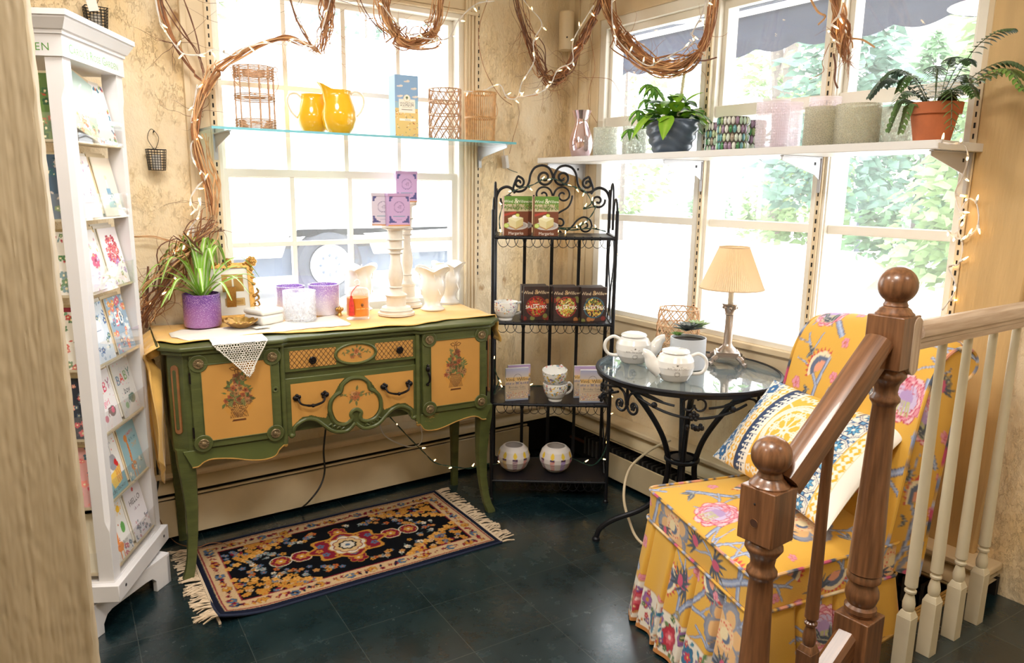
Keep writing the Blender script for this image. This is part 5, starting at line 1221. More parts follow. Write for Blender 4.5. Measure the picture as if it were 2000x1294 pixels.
mosaic('green mosaic glass votive behind, showing at right toward the hobnail tumbler',1468,2.712,.056,.132,3)
# slate blue planter with mixed foliage
M_SLATE=mat('slate_blue_glaze',C(84,98,118),.28,var=.25,vscale=14,coat=.3)
t=thing('planter','slate blue wave textured planter of mixed green foliage on white shelf','planter',(2.60,sB(1312,2.60),SBZ))
rows=[]
prof=[(.078,0),(.080,.004),(.10,.05),(.116,.10),(.124,.138),(.124,.150),(.116,.150),(.112,.13),(0,.128)]
dense=[]
for (r0,z0),(r1,z1) in zip(prof[:6],prof[1:6]):
    for i in range(7): dense.append((r0+(r1-r0)*i/7,z0+(z1-z0)*i/7))
dense+=prof[5:]
for r,z in dense:
    row=[]
    for k in range(120):
        a=2*PI*k/120; w_=.0042*math.sin(z*150+2.2*math.sin(3*a)+a*2)*(1 if .008<z<.14 and r>.05 else 0); row.append(((r+w_)*math.cos(a),(r+w_)*math.sin(a),z))
    rows.append(row)
m=MB().grid(rows,M_SLATE,cv=True); m.lathe([(0,0),(.078,0)],M_SLATE,40,caps=False); m.build('pot',t,smooth=60)
MB().lathe([(0,.131),(.11,.130)],M_SOIL,30,caps=False).build('soil',t)
def leafblade(m,b,d,l,w,c1,c2,droop=.3,cup=.18,n=9,up=Vector((0,0,1))):
    d=d.normalized(); pts=[b+d*l*i/n+Vector((0,0,-droop*l*(i/n)**2)) for i in range(n+1)]
    ribbon(m,pts,[w*(math.sin(PI*(.06+.94*(i/n))**.75))**.9+.0004 for i in range(n+1)],M_LEAF,c1,c2,up,cup)
rg=random.Random(14)
m=MB()
for i in range(64):   # broad heart-shaped leaves
    a=rg.uniform(0,2*PI); q=rg.uniform(.01,.10); b=Vector((q*math.cos(a),q*math.sin(a),.13+rg.uniform(.0,.14)*(1-q/.16)))
    el=rg.uniform(-.15,1.0); d=Vector((math.cos(a),math.sin(a),el)); c=[(96,150,30),(126,178,40),(70,124,40),(150,192,60),(54,104,44)][i%5]
    leafblade(m,b,d,rg.uniform(.075,.12),rg.uniform(.024,.036),L3(*c),L3(*[min(255,x+26) for x in c]),rg.uniform(.2,.6))
# trailing leaves on the right and front
for a,z,l in ((-2.55,.13,.12),(-1.2,.13,.15),(-1.05,.12,.16),(-.9,.15,.13),(3.0,.14,.12)):
    d=Vector((math.cos(a),math.sin(a),-.55)); b=Vector((.118*math.cos(a),.118*math.sin(a),z+.03)); leafblade(m,b,d,l,.034,L3(132,184,44),L3(166,206,80),.45)
m.build('broad_leaves',t,smooth=60)
m=MB()  # umbrella-leaf stems
for a,l,h in ((1.35,.13,.30),(1.6,.15,.26),(2.0,.11,.32),(1.0,.10,.25),(2.6,.08,.30),(.5,.06,.28),(1.7,.17,.19),(2.3,.14,.2),(1.9,.2,.12)):
    d=Vector((math.cos(a),math.sin(a),0)); b0=Vector((.02*math.cos(a),.02*math.sin(a),.13)); tip=b0+d*l+Vector((0,0,h-.13)); m.tube(smoothpts([b0,b0+d*l*.3+Vector((0,0,(h-.13)*.6)),tip],5),.0016,M_LEAF,5,col=L3(120,160,70))
    for k in range(8): aa=2*PI*k/8; c=[(96,158,44),(120,180,60),(76,136,40)][k%3]; leafblade(m,tip,Vector((math.cos(aa),math.sin(aa),-.25)),.062,.011,L3(*c),L3(*[min(255,x+30) for x in c]),.6)
m.build('umbrella_leaves',t,smooth=60)
m=MB().tube([(.0,-.03,.13),(.01,-.055,.42)],[.008,.006],mat('bamboo_stake',C(206,200,160),.5,var=.2,vscale=40),8); m.build('stake',t)
# terracotta pot with fern
t=thing('potted_fern','small fern in a plain terracotta pot at right end of the white shelf','plant',(2.575,sB(1817,2.575)-.005,SBZ))
MB().lathe([(0,0),(.054,0),(.070,.088),(.079,.088),(.082,.124),(.074,.124),(.066,.09),(0,.09)],mat('terracotta',C(186,104,62),.75,var=.15,vscale=16,bump=.2,bscale=90),44).build('pot',t,smooth=40)
m=MB().lathe([(0,.122),(.05,.118),(.072,.108)],M_SOIL,20,caps=False); m.ball((.01,-.03,.13),.03,M_SOIL,10); m.build('soil',t)
m=MB(); rg=random.Random(6)
def frond(b,d,l,rise,droop,pw,c):
    n=17; pts=smoothpts([b,b+d*l*.4+Vector((0,0,rise*.75)),b+d*l*.75+Vector((0,0,rise)),b+d*l+Vector((0,0,rise-droop))],6); m.tube(pts,.0013,M_LEAF,5,col=L3(88,104,60))
    N_=len(pts)
    for i in range(2,N_-1):
        tt=(pts[i+1]-pts[i-1]).normalized(); s=tt.cross(Vector((0,0,1))); s=s.normalized() if s.length>1e-3 else Vector((1,0,0)); u=i/N_
        for sg in (-1,1):
            leafblade(m,pts[i],s*sg+tt*.45+Vector((0,0,-.15)),pw*math.sin(PI*min(1,u*.85+.15))**.7+.004,.0072,L3(*c),L3(*[min(255,x+18) for x in c]),.3,.1,4)
for a,l,ri,dr,c in ((-100,.20,.20,.0,(72,104,64)),(-75,.22,.12,.03,(66,100,66)),(-60,.25,.10,.05,(96,132,60)),(-115,.14,.05,.04,(84,116,60)),(-95,.24,.09,.07,(110,146,66)),(80,.18,.13,.05,(70,98,84)),(100,.2,.10,.06,(76,100,88)),(65,.18,.06,.05,(88,120,70)),(130,.16,.12,.03,(70,98,70)),(160,.15,.09,.05,(84,116,66)),(-160,.16,.1,.06,(86,118,62)),(-140,.15,.03,.12,(96,128,66)),(30,.14,.14,.03,(70,100,70)),(110,.12,.02,.10,(98,130,74)),(0,.1,.16,.02,(70,100,70)),(150,.10,.0,.09,(110,140,84)),(-20,.12,.1,.03,(80,110,60)),(-120,.12,.13,.02,(80,110,70))):
    a=rad(a); frond(Vector((.02*math.cos(a),.02*math.sin(a),.118)),Vector((math.cos(a)*.8,math.sin(a),0)),l,ri,dr,.038,c)
m.build('fronds',t,smooth=60)
# ================================================================== WROUGHT IRON RACK AND ITS GOODS
M_BLK=mat('black_wrought_iron',C(30,31,36),.4,.5,bump=.15,bscale=200)
M_BLKS=mat('black_mesh_shelf',C(32,30,36),.38,.3,bump=.4,bscale=300)
RA=math.atan2(-.345,.486); RK=thing('bakers_rack','black wrought iron folding rack with four shelves and scrolled arch top','rack',(1.944,2.985,0),RA)
RWd,RDp=.598,.335; SH=[.115,.528,.947,1.372]
def rk(x,y,z): return Matrix.Translation((1.944,2.985,0))@Matrix.Rotation(RA,4,'Z')@Vector((x,y,z))
for z in SH:
    s=MB(); s.box(.01,RWd-.01,.006,RDp-.006,z-.010,z-.002,M_BLKS); o=s.build('shelf',RK,smooth=0)
    f=MB(); f.tube([(0,0,z-.006),(RWd,0,z-.006)],.0075,M_BLK,8).tube([(0,RDp,z-.006),(RWd,RDp,z-.006)],.006,M_BLK,8); f.box(-.004,.012,0,RDp,z-.014,z+.004,M_BLK).box(RWd-.012,RWd+.004,0,RDp,z-.014,z+.004,M_BLK)
    n=13
    for k in range(n):   # hanging wire scallops
        x0=.02+(RWd-.10)*k/(n-1); f.tube([(x0+.030*(1-math.cos(a)),-.004-.002*(k%2),z-.008-.044*math.sin(a)) for a in [PI*i/12 for i in range(13)]],.0016,M_BLK,5); f.tube([(x0-.002,0,z-.006),(x0+.006,0,z-.006)],.010,M_BLK,8)
    f.build('shelf_frame',RK,smooth=50)
for x,y,h in ((0,0,1.50),(RWd,0,1.50)):
    p=MB().tube([(x,y,0),(x,y,h)],.009,M_BLK,10); p.lathe([(.014,0),(.014,.012),(.009,.018)],M_BLK,12,(x,y,0)); p.build('pole',RK)
# side frames: wire scrolls between front and back poles
for x in (0,RWd):
    s=MB(); R2=lambda y,z:(x,y,z)
    s.tube([R2(y,z) for y,z in [(0,1.45)]+[(.075+.075*math.cos(a),1.47+.085*math.sin(a)) for a in [PI-PI*i/10 for i in range(11)]]+[(.15,1.40)]],.0055,M_BLK,8)
    s.tube([R2(y,z) for y,z in [(.30,1.40)]+[(.235+.065*math.cos(a),1.53+.1*math.sin(a)) for a in [PI*i/10 for i in range(11)]]+[(.17,1.40)]],.0055,M_BLK,8)
    for (z0,z1) in ((.115,.528),(.528,.947),(.947,1.372)):
        zc=(z0+z1)/2
        for sg,yy in ((1,.11),(-1,.23)):
            s.tube([R2(yy+sg*.055*math.sin(2*PI*u)*.9,z0+(z1-z0)*u) for u in [i/16 for i in range(17)]],.004,M_BLK,6)
    s.build('side_scroll',RK,smooth=50)
bf=MB()
for x in (0,RWd): bf.tube([(x,RDp,0),(x,RDp,1.60)],.008,M_BLK,10)
for x in (.155,.30,.445): bf.box(x-.008,x+.008,RDp-.003,RDp+.003,.10,1.37,M_BLK)
bf.build('back_bars',RK)
S_=.000672
def bp(x,y,sg=1): return (.299+sg*x*S_,RDp,1.375+(600-y)*S_)
for sg in (1,-1):
    a=MB()
    T=lambda L_,r,k=5: a.tube(smoothpts([bp(x,y,sg) for x,y in L_],k),r,M_BLK,8)
    T([(-447,560),(-447,400),(-442,330),(-415,275),(-365,252),(-320,268),(-296,300)],.0075)
    T([(q[0],q[1]) for q in spiral(-268,220,8,46,rad(20),-1.35,18)][::1]+[(-312,262),(-290,284),(-255,286),(-218,268),(-190,220),(-178,155),(-145,103),(-90,85),(-38,103),(-10,150),(-5,180)]+[(x,y) for x,y in spiral(-70,178,62,10,rad(8),1.5,20)],.0062,3)
    T([(-5,318)]+[(x,y) for x,y in spiral(-78,312,72,12,rad(-5),-1.4,18)],.005,3)
    T([(-150,312),(-146,350),(-118,405),(-60,440),(-20,478),(-8,530),(-30,580),(-75,598)]+[(x,y) for x,y in spiral(-60,530,58,14,rad(110),-1.2,18)][2:],.005,3)
    T([(-95,598),(-150,560),(-195,505),(-245,478),(-295,500),(-312,545)]+[(x,y) for x,y in spiral(-258,548,52,10,rad(180),-1.3,18)],.005,3)
    T([(q[0],q[1]) for q in spiral(-352,352,8,58,rad(30),1.45,18)],.006,3)
    a.build('arch_scroll',RK,smooth=50)
# --- printed goods
GR=(96,140,52)
def cheesecake():
    P=Paint(.121,.192,.0011,(120,66,40)); w,h=P.w,P.h
    P.rect(0,h*.62,w,h,(196,186,150)); P.rect(0,h*.80,w,h,GR); rg=random.Random(2)
    for i in range(40): P.leaf(rg.uniform(0,w),h*rg.uniform(.70,.84),.016,.005,rg.uniform(-2.6,-.5),(90+rg.randrange(40),140,50))
    P.poly([(0,h*.55),(w*.5,h*.62),(w*.5,h*.57),(0,h*.49)],(178,66,50))
    P.disc(w*.52,h*.26,w*.50,(206,200,196),h*.115); P.disc(w*.52,h*.265,w*.42,(178,170,166),h*.085)
    P.poly([(w*.16,h*.44),(w*.50,h*.36),(w*.50,h*.18),(w*.22,h*.26)],(226,214,166)); P.poly([(w*.50,h*.36),(w*.80,h*.45),(w*.80,h*.28),(w*.50,h*.18)],(214,200,140)); P.poly([(w*.16,h*.44),(w*.5,h*.36),(w*.8,h*.45),(w*.46,h*.52)],(238,232,190)); P.poly([(w*.22,h*.26),(w*.5,h*.18),(w*.8,h*.28),(w*.8,h*.25),(w*.5,h*.15),(w*.21,h*.235)],(186,138,82))
    P.disc(w*.46,h*.485,w*.13,(250,248,240),h*.04); P.disc(w*.56,h*.52,w*.085,(206,214,70),h*.04); P.disc(w*.56,h*.52,w*.06,(226,232,130),h*.028); P.disc(w*.10,h*.26,w*.11,(166,190,60),h*.06); P.disc(w*.10,h*.26,w*.085,(206,220,130),h*.045)
    P.text('Wind   Willow',w*.5,h*.872,.0205,(246,244,230)); P.text('&',w*.50,h*.885,.036,(240,234,210)); P.text('NO BAKE',w*.5,h*.755,.011,(96,110,60)); P.text('CHEESECAKE',w*.5,h*.705,.0185,(70,84,50)); P.text('Margarita',w*.5,h*.07,.02,(246,236,222)); P.text('MIX',w*.5,h*.655,.010,(96,110,60))
    return P
CH=cheesecake()
def ang_of(dx): return RA+dx
p=rk(.105,.075,SH[3]); box_thing('mix_box','green topped cheesecake mix box, left one on the rack top shelf','box',p.x,p.y,p.z,rad(-20),CH,.032,L3(150,110,80),'cheesecake mix boxes')
p=rk(.255,.07,SH[3]); box_thing('mix_box','green topped cheesecake mix box, right one on the rack top shelf','box',p.x,p.y,p.z,rad(-22),CH,.032,L3(150,110,80),'cheesecake mix boxes')
p=rk(.125,.115,SH[3]); box_thing('mix_box','cheesecake mix box tucked behind the left green topped one','box',p.x,p.y,p.z,rad(-20),CH,.03,L3(150,110,80),'cheesecake mix boxes')
def salsa(rim,bits,seed):
    P=Paint(.128,.172,.0011,(48,34,30)); w,h=P.w,P.h; rg=random.Random(seed)
    for i in range(26): P.line([(0,h*i/26),(w,h*i/26+.004)],.0012,(62+rg.randrange(24),42,34))
    for i in range(8): P.disc(rg.uniform(0,w),rg.choice((h*.06,h*.62))+rg.gauss(0,.004),.012,[(120,40,30),(120,120,60),(170,110,60)][i%3])
    P.disc(w*.5,h*.41,w*.43,(24,18,18)); P.disc(w*.5,h*.41,w*.42,rim); P.disc(w*.5,h*.41,w*.37,(60,26,22))
    for i in range(420):
        a=rg.uniform(0,2*PI); r=w*.35*rg.random()**.5; P.disc(w*.5+r*math.cos(a),h*.41+r*math.sin(a),rg.uniform(.002,.0048),bits[rg.randrange(len(bits))],n=6)
    P.text('Wind   Willow',w*.5,h*.83,.0225,(230,206,170)); P.text('&',w*.5,h*.845,.034,(206,170,120)); P.text('SALSA MIX',w*.5,h*.405,.0235,(250,246,236)); P.line([(w*.3,h*.34),(w*.7,h*.34)],.003,(220,190,60)); P.text('Black Bean',w*.5,h*.475,.0125,(244,236,220)) if seed==3 else P.line([(w*.36,h*.47),(w*.62,h*.47)],.004,(240,230,210))
    return P
SA=[salsa((130,40,34),[(206,44,34),(170,30,26),(226,90,50),(150,140,60),(120,24,22)],1),salsa((150,50,44),[(214,170,60),(190,196,90),(206,60,44),(232,214,150),(120,130,50)],2),salsa((60,96,110),[(40,30,28),(206,168,60),(96,120,50),(150,50,40),(226,190,90)],3)]
for k,(x,y) in enumerate(((.215,.085),(.365,.075),(.505,.075))):
    for q,(dy,dx) in enumerate(((.0,0),(.036,-.012),(.070,-.014))):
        p=rk(x+dx,y+dy,SH[2]); nm=('red salsa','corn and pepper salsa','black bean salsa')[k]; wh=('at the front of','second in','third in')[q]
        box_thing('mix_box',f'dark {nm} mix box {wh} its row on the rack','box',p.x,p.y,p.z,rad(-24),SA[k],.03,L3(52,40,38),'salsa mix boxes')
def packet(top):
    P=Paint(.122,.170,.0011,(206,184,156)); w,h=P.w,P.h; rg=random.Random(11)
    for i in range(24): u=i/24; P.rect(0,h*(.58+.42*u),w,h*(.58+.42*(i+1.2)/24),[a+(b-a)*u for a,b in zip((226,206,176),top)])
    for i in range(26): a=rg.uniform(0,1); P.rect(w*a,h*.50,w*a+.006,h*(.53+.05*rg.random()),(150,140,150))
    P.rect(0,h*.60,w,h*.72,(226,186,120)); P.text('Wind  Willow',w*.5,h*.66,.0245,(60,50,48)); P.ring(w*.52,h*.69,.021,.0015,(90,80,84)); P.text('Birthday Cake',w*.5,h*.42,.0155,(120,112,110)); P.text('Cheeseball & Dessert',w*.5,h*.35,.0105,(150,136,128))
    for i in range(90): P.rect(*(lambda x,y:(x,y,x+.003,y+.003))(rg.uniform(0,w),h*(.08+.18*rg.random()**2)),[(200,70,60),(90,120,190),(230,170,70),(140,80,140),(250,240,230)][i%5])
    for i in range(30): P.rect(*(lambda x,y:(x,y,x+.002,y+.002))(rg.uniform(0,w),h*rg.uniform(.45,.6)),[(206,110,90),(150,140,190),(230,190,110)][i%3])
    P.rect(0,0,w,h*.045,(156,166,190)); return P
PK1=packet((170,172,206)); PK2=packet((176,150,200))
for k,(x,y,r_,Pk,lb) in enumerate(((.125,.065,-18,PK1,'beige party mix packet in front at left of the rack third shelf'),(.135,.135,-18,PK2,'lilac topped party mix packet behind at left of the rack third shelf'),(.510,.05,-32,PK1,'beige party mix packet in front at right, behind the table rim'),(.485,.135,-30,PK2,'lilac topped party mix packet behind at right of the rack third shelf'))):
    p=rk(x,y,SH[1]); box_thing('mix_packet',lb,'packet',p.x,p.y,p.z,rad(r_),Pk,.014,L3(226,222,216),'party mix packets')
# --- painted cups and globes
def painted_lathe(prof,P,m,n,u0=-PI/2,sc=1):
    """profile with print wrapped round it; u=0.5 of the print faces -y, v runs along the profile"""
    L_=[0]
    for (a,b),(c,d) in zip(prof,prof[1:]): L_.append(L_[-1]+math.hypot(c-a,d-b))
    dense=[];vs=[]
    for i in range(len(prof)-1):
        k=max(1,int((L_[i+1]-L_[i])/.0016))
        for j in range(k): t=j/k; dense.append((prof[i][0]+(prof[i+1][0]-prof[i][0])*t,prof[i][1]+(prof[i+1][1]-prof[i][1])*t)); vs.append(L_[i]+(L_[i+1]-L_[i])*t)
    dense.append(prof[-1]); vs.append(L_[-1])
    ang=np.linspace(0,2*PI,n,endpoint=False); u=((ang-u0+PI)%(2*PI))/(2*PI)*P.w
    UU,VV=np.meshgrid(np.array(vs),u,indexing='ij'); cc=P.at(VV,UU)
    PP=[[(r*math.cos(a),r*math.sin(a),z) for a in ang] for r,z in dense]
    mb=MB(); mb.grid(PP,m,cc.tolist(),cv=True); return mb
M_CUP=mat('painted_white_china',(1,1,1),.15,attr=True,coat=.3)
cprof=[(0,.0),(.034,0),(.036,.006),(.035,.012),(.046,.024),(.058,.048),(.063,.072),(.064,.094),(.0615,.095),(.060,.072),(.054,.046),(.04,.022),(0,.018)]
def cup_print(kind,seed):
    Lp=sum(math.hypot(c-a,d-b) for (a,b),(c,d) in zip(cprof,cprof[1:])); P=Paint(.40,Lp,.0013,(240,238,234)); rg=random.Random(seed)
    cols=[(226,96,60),(240,180,50),(120,90,150),(90,150,190),(200,60,70),(150,160,60),(230,130,150),(60,100,170)]
    for i in range(150):
        x=rg.uniform(0,.40); y=rg.uniform(.078,.142)
        if kind=='star':
            c=cols[i%8]; s=rg.uniform(.003,.0065); P.poly([(x+s*(1 if k%2==0 else .45)*math.cos(PI*k/5),y+s*(1 if k%2==0 else .45)*math.sin(PI*k/5)) for k in range(10)],c)
        else:
            if i%4==0: P.leaf(x,y,.013,.004,rg.uniform(0,6),(150,150,60))
            elif i%9==1: P.leaf(x,y,.012,.008,.3,(244,190,40)); P.leaf(x,y,.007,.007,3.5,(244,190,40))
            else: P.flower(x,y,rg.uniform(.0035,.0075),cols[i%8],(250,230,120),5,i)
    if kind=='star': P.text('SHINE SUCCESS',.0+.2-.2 if False else .0,Lp-.10,.016,(70,110,170),PI); P.text('of Success',.40,.158,.016,(70,110,170),PI)
    return P
def cup(label,x,y,z,rot,P,group,tilt=None):
    t=thing('teacup',label,'cup',(x,y,z),rot,group)
    painted_lathe(cprof,P,M_CUP,200).build('bowl',t,smooth=60)
    MB().tube(smoothpts([(.058,0,.078),(.082,0,.086),(.098,0,.068),(.094,0,.044),(.072,0,.030),(.046,0,.026)],6),.0062,M_WHITE,8).build('handle',t)
    if tilt: t.rotation_euler=(tilt[0],tilt[1],rot)
    return t
p=rk(.045,.07,SH[2]); cup('wide white cup with scattered coloured stars beside the salsa boxes',p.x+.015,p.y-.01,p.z,rad(-12),cup_print('star',1),'painted cups')
FP=cup_print('flower',5); p=rk(.325,.07,SH[1]); cup('flower painted cup standing on the rack under another cup',p.x,p.y,p.z,rad(-8),FP,'painted cups')
cup('flower painted cup stacked tilted on top of another cup',p.x-.004,p.y+.002,p.z+.074,rad(28),cup_print('flower',8),'painted cups',(rad(3),rad(-9)))
gprof=[(0,0),(.03,0),(.045,.004),(.070,.026),(.086,.062),(.087,.085),(.076,.118),(.058,.137),(.050,.141),(.047,.139),(.055,.130),(.07,.10),(.06,.03),(0,.012)]
def globe_print(seed):
    Lp=sum(math.hypot(c-a,d-b) for (a,b),(c,d) in zip(gprof,gprof[1:])); P=Paint(.54,Lp,.0016,(226,218,214)); rg=random.Random(seed)
    pal=[((236,200,60),(206,60,50),(240,234,226)),((236,206,70),(150,110,190),(226,214,236)),((236,190,50),(150,40,100),(226,180,190)),((230,200,80),(200,150,60),(250,236,200)),((236,200,60),(120,40,80),(240,226,226))]
    for k in range(9):
        x=.03+.06*k; a,b,c=pal[(k+seed)%5]; P.rect(x-.012,.070,x+.012,.142,c)
        for j in range(9): P.poly([(x-.012,.070+.008*j),(x+.012,.074+.008*j),(x+.012,.078+.008*j),(x-.012,.074+.008*j)],b)
        P.rect(x-.012,.134,x+.012,.144,(90,60,90)); P.leaf(x,.142,.040,.022,PI/2,a)
    return P
M_FROST=mat('painted_frosted_glass',(1,1,1),.5,attr=True,sss=.25)
for k,(x,y,lb) in enumerate(((.115,.145,'frosted white glass globe with painted birthday candles, left one'),(.34,.145,'frosted glass globe with painted candles, right one near the fairy light'))):
    p=rk(x,y,SH[0]); o=painted_lathe(gprof,globe_print(k*2),M_FROST,180).build('candle_globe',None,smooth=60,loc=p); o.rotation_euler=(0,0,rad(-30+20*k)); tag(o,lb,'candle holder','painted glass globes')

# ================================================================== BISTRO TABLE
TCX,TCY,TBZ,TR=2.378,2.097,.84,.393
BT=thing('bistro_table','round glass topped bistro table of black scrolled iron','table',(TCX,TCY,0))
MB().lathe([(0,TBZ-.006),(TR-.012,TBZ-.006),(TR-.012,TBZ),(0,TBZ)],thin_glass('table_glass',(.82,.90,.92),.01,scatter=.12,scatter_col=(.70,.84,.92),fres=2.3),64).build('glass_top',BT,smooth=40)
m=MB(); m.lathe([(TR-.014,TBZ-.010),(TR,TBZ-.010),(TR+.003,TBZ-.004),(TR,TBZ+.003),(TR-.010,TBZ+.003),(TR-.012,TBZ-.002),(TR-.014,TBZ-.010)],M_BLK,72,caps=False); m.lathe([(TR-.02,TBZ-.024),(TR-.004,TBZ-.024),(TR-.004,TBZ-.010),(TR-.02,TBZ-.010)],M_BLK,72,caps=False); m.build('rim',BT,smooth=40)
for a in (136,46,-44,-134):
    a=rad(a); d=lambda r,z:(r*math.cos(a),r*math.sin(a),z)
    MB().tube(smoothpts([d(TR-.06,TBZ-.02),d(.27,.775),d(.17,.66),d(.095,.54),d(.062,.44),d(.058,.36),d(.085,.25),d(.17,.17),d(.28,.115),d(.345,.065),d(.365,.012)],6),.0125,M_BLK,10).lathe([(.018,0),(.018,.012),(.012,.02)],M_BLK,12,d(.365,0)).build('leg',BT)
m=MB(); m.lathe([(.072,.42),(.078,.425),(.078,.435),(.072,.44)],M_BLK,24,caps=False).lathe([(.0,.428),(.05,.43),(.05,.437),(0,.439)],M_BLK,20); m.build('collar',BT)
def flower3(m,M_,c,r,mt):
    for k in range(5): a=2*PI*k/5+.3; m.ball((c[0]+r*.6*math.cos(a),c[1],c[2]+r*.6*math.sin(a)),r*.42,mt,8,M=M_)
    m.ball(c,r*.35,mt,8,M=M_)
for k in range(4):
    A=-178+90*k; Mx=Matrix.Rotation(rad(A+90),4,'Z')@Matrix.Translation((0,-(TR-.03),0))
    m=MB()
    for sg in (-1,1):   # twin scrolls with little iron flowers
        pts=[(sg*.006,0,TBZ-.10)]+[(x,0,z) for x,z in [(sg*(.036-.0)+sg*q*math.cos(b),TBZ-.103+q*math.sin(b)) for q,b in [(.034-.022*i/16,rad(150)*0+PI-2*PI*1.05*i/16*-1 if False else PI+2*PI*.95*i/16) for i in range(17)]]]
        m.tube([Mx@Vector((sg*(.0),-.0,TBZ-.03))]+[Mx@Vector(p) for p in pts],.0055,M_BLK,7)
        m.tube(smoothpts([Mx@Vector((sg*.004,0,TBZ-.09)),Mx@Vector((sg*.02,0,TBZ-.05)),Mx@Vector((sg*.08,.01,TBZ-.035)),Mx@Vector((sg*.15,.045,TBZ-.06))],5),.0055,M_BLK,7)
        flower3(m,Mx,(sg*.034,0,TBZ-.105),.014,M_BLK)
    m.build('scroll',BT)
    B_=A+45; Mx=Matrix.Rotation(rad(B_+90),4,'Z'); m=MB()
    arc=lambda off,r,z:(r*math.sin(rad(off)),-r*math.cos(rad(off)),z)
    m.tube([Mx@Vector(arc(o,TR-.035+.0,TBZ-.055-.055*math.cos(rad(o*2.4)))) for o in range(-37,38,3)],.0055,M_BLK,7)
    m.tube([Mx@Vector(arc(o,TR-.035,TBZ-.04-.03*math.cos(rad(o*2.6)))) for o in list(range(-36,-9,3))],.005,M_BLK,7); m.tube([Mx@Vector(arc(o,TR-.035,TBZ-.04-.03*math.cos(rad(o*2.6)))) for o in range(9,37,3)],.005,M_BLK,7)
    for sg in (-1,1):
        m.tube([Mx@Vector((sg*(.022)+sg*.022*math.cos(b),-(TR-.035),TBZ-.055+.024*math.sin(b))) for b in [PI+2*PI*.85*i/14 for i in range(15)]],.0045,M_BLK,7); m.ball(Mx@Vector(arc(sg*25,TR-.035,TBZ-.075)),.013,M_BLK,8)
    flower3(m,Mx,(0,-(TR-.03),TBZ-.10),.022,M_BLK)
    rg=random.Random(k)
    for i in range(16): m.ball(Mx@Vector((rg.uniform(-.045,.045),-(TR-.03)+rg.uniform(-.01,.01),TBZ-.135-rg.random()*.02)),.0085,M_BLK,7)
    m.build('swag',BT)
# teapots
M_POT=mat('printed_white_porcelain',(1,1,1),.18,attr=True,coat=.4)
tprof=[(0,0),(.046,0),(.050,.004),(.066,.03),(.072,.055),(.070,.078),(.060,.097),(.048,.104),(.0,.104)]
Lt=sum(math.hypot(c-a,d-b) for (a,b),(c,d) in zip(tprof,tprof[1:]))
TPt=Paint(.44,Lt,.0013,(238,236,233)); gk=(118,112,106)
TPt.text('HARNEY & SONS',.22,.118,.0095,gk); TPt.line([(.17,.1135),(.27,.1135)],.0007,(170,166,160))
for k in range(9): a=PI*2*k/9; TPt.disc(.22+.010*math.cos(a),.094+.010*math.sin(a),.0028,(176,172,166))
TPt.poly([(.22+.006*math.cos(PI/2+PI*k/5)*(1 if k%2==0 else .5),.132+.006*math.sin(PI/2+PI*k/5)*(1 if k%2==0 else .5)) for k in range(10)],gk); TPt.ring(.22,.094,.007,.001,(160,156,150)); TPt.line([(.2,.128),(.21,.124)],.001,gk); TPt.line([(.24,.128),(.23,.124)],.001,gk)
def teapot(x,y,rot,label,mirror,s):
    t=thing('teapot',label,'teapot',(x,y,TBZ+.0005),rot,'printed white teapots'); sg=-1 if mirror else 1
    b=painted_lathe([(r*s,z*s) for r,z in tprof],TPt,M_POT,220); b.build('body',t,smooth=60)
    MB().lathe([(0,.100*s),(.047*s,.100*s),(.047*s,.105*s),(.0,.105*s)],M_WHITE,30).lathe([(0,.107*s),(.050*s,.107*s),(.053*s,.111*s),(.050*s,.117*s),(.03*s,.123*s),(0,.125*s)],M_WHITE,40).build('lid',t,smooth=50)
    MB().tube(smoothpts([(sg*.055*s,0,.04*s),(sg*.085*s,0,.06*s),(sg*.100*s,0,.088*s),(sg*.118*s,0,.104*s),(sg*.124*s,0,.106*s)],5),[s*(.027*(1-i/20)**1.3+.0095) for i in range(21)],M_WHITE,14).build('spout',t,smooth=50)
    MB().tube(smoothpts([(-sg*.058*s,0,.094*s),(-sg*.085*s,0,.104*s),(-sg*.112*s,0,.085*s),(-sg*.116*s,0,.055*s),(-sg*.098*s,0,.030*s),(-sg*.058*s,0,.024*s)],6),.0068*s,M_WHITE,10).build('handle',t,smooth=50)
    return t
q=onZ(1236,706,TBZ); teapot(q.x,q.y,rad(-38),'white printed teapot at back with its spout to the right',False,1.10)
q=onZ(1317,741,TBZ); teapot(q.x,q.y,rad(-40),'white printed teapot in front with its spout to the left',True,1.07)
# succulent pot
q=onZ(1342,719,TBZ); t=thing('succulent_pot','pale grey cylinder pot of grey green succulents on glass table','plant',(q.x+.01,q.y+.012,TBZ+.0005))
MB().lathe(cup_profile(.0765,.135,.005,.004),mat('pale_grey_ceramic',C(196,200,206),.45),44).lathe([(0,.124),(.071,.124)],M_SOIL,24,caps=False).build('pot',t,smooth=50)
def rosette(m,c,r,n,c1,c2,flat):
    for k in range(n):
        a=k*2.39996; u=k/n; rr=r*(.25+.75*u); el=1.3*(1-u)+flat
        d=Vector((math.cos(a),math.sin(a),el)).normalized(); b=Vector(c); nrm=Vector((0,0,1)); pts=[b+d*rr*i/4 for i in range(5)]
        ribbon(m,pts,[.2*r*(.6+.4*u)*w_ for w_ in (.5,.85,1.0,.75,.12)],M_LEAF,c1,c2,nrm,.35)
m=MB(); rosette(m,(-.030,-.018,.170),.086,34,L3(108,116,118),L3(150,158,152),.10); m.build('dark_rosette',t,smooth=60)
m=MB(); rosette(m,(.036,-.012,.172),.080,30,L3(150,176,130),L3(196,212,178),.2); m.build('pale_rosette',t,smooth=60)
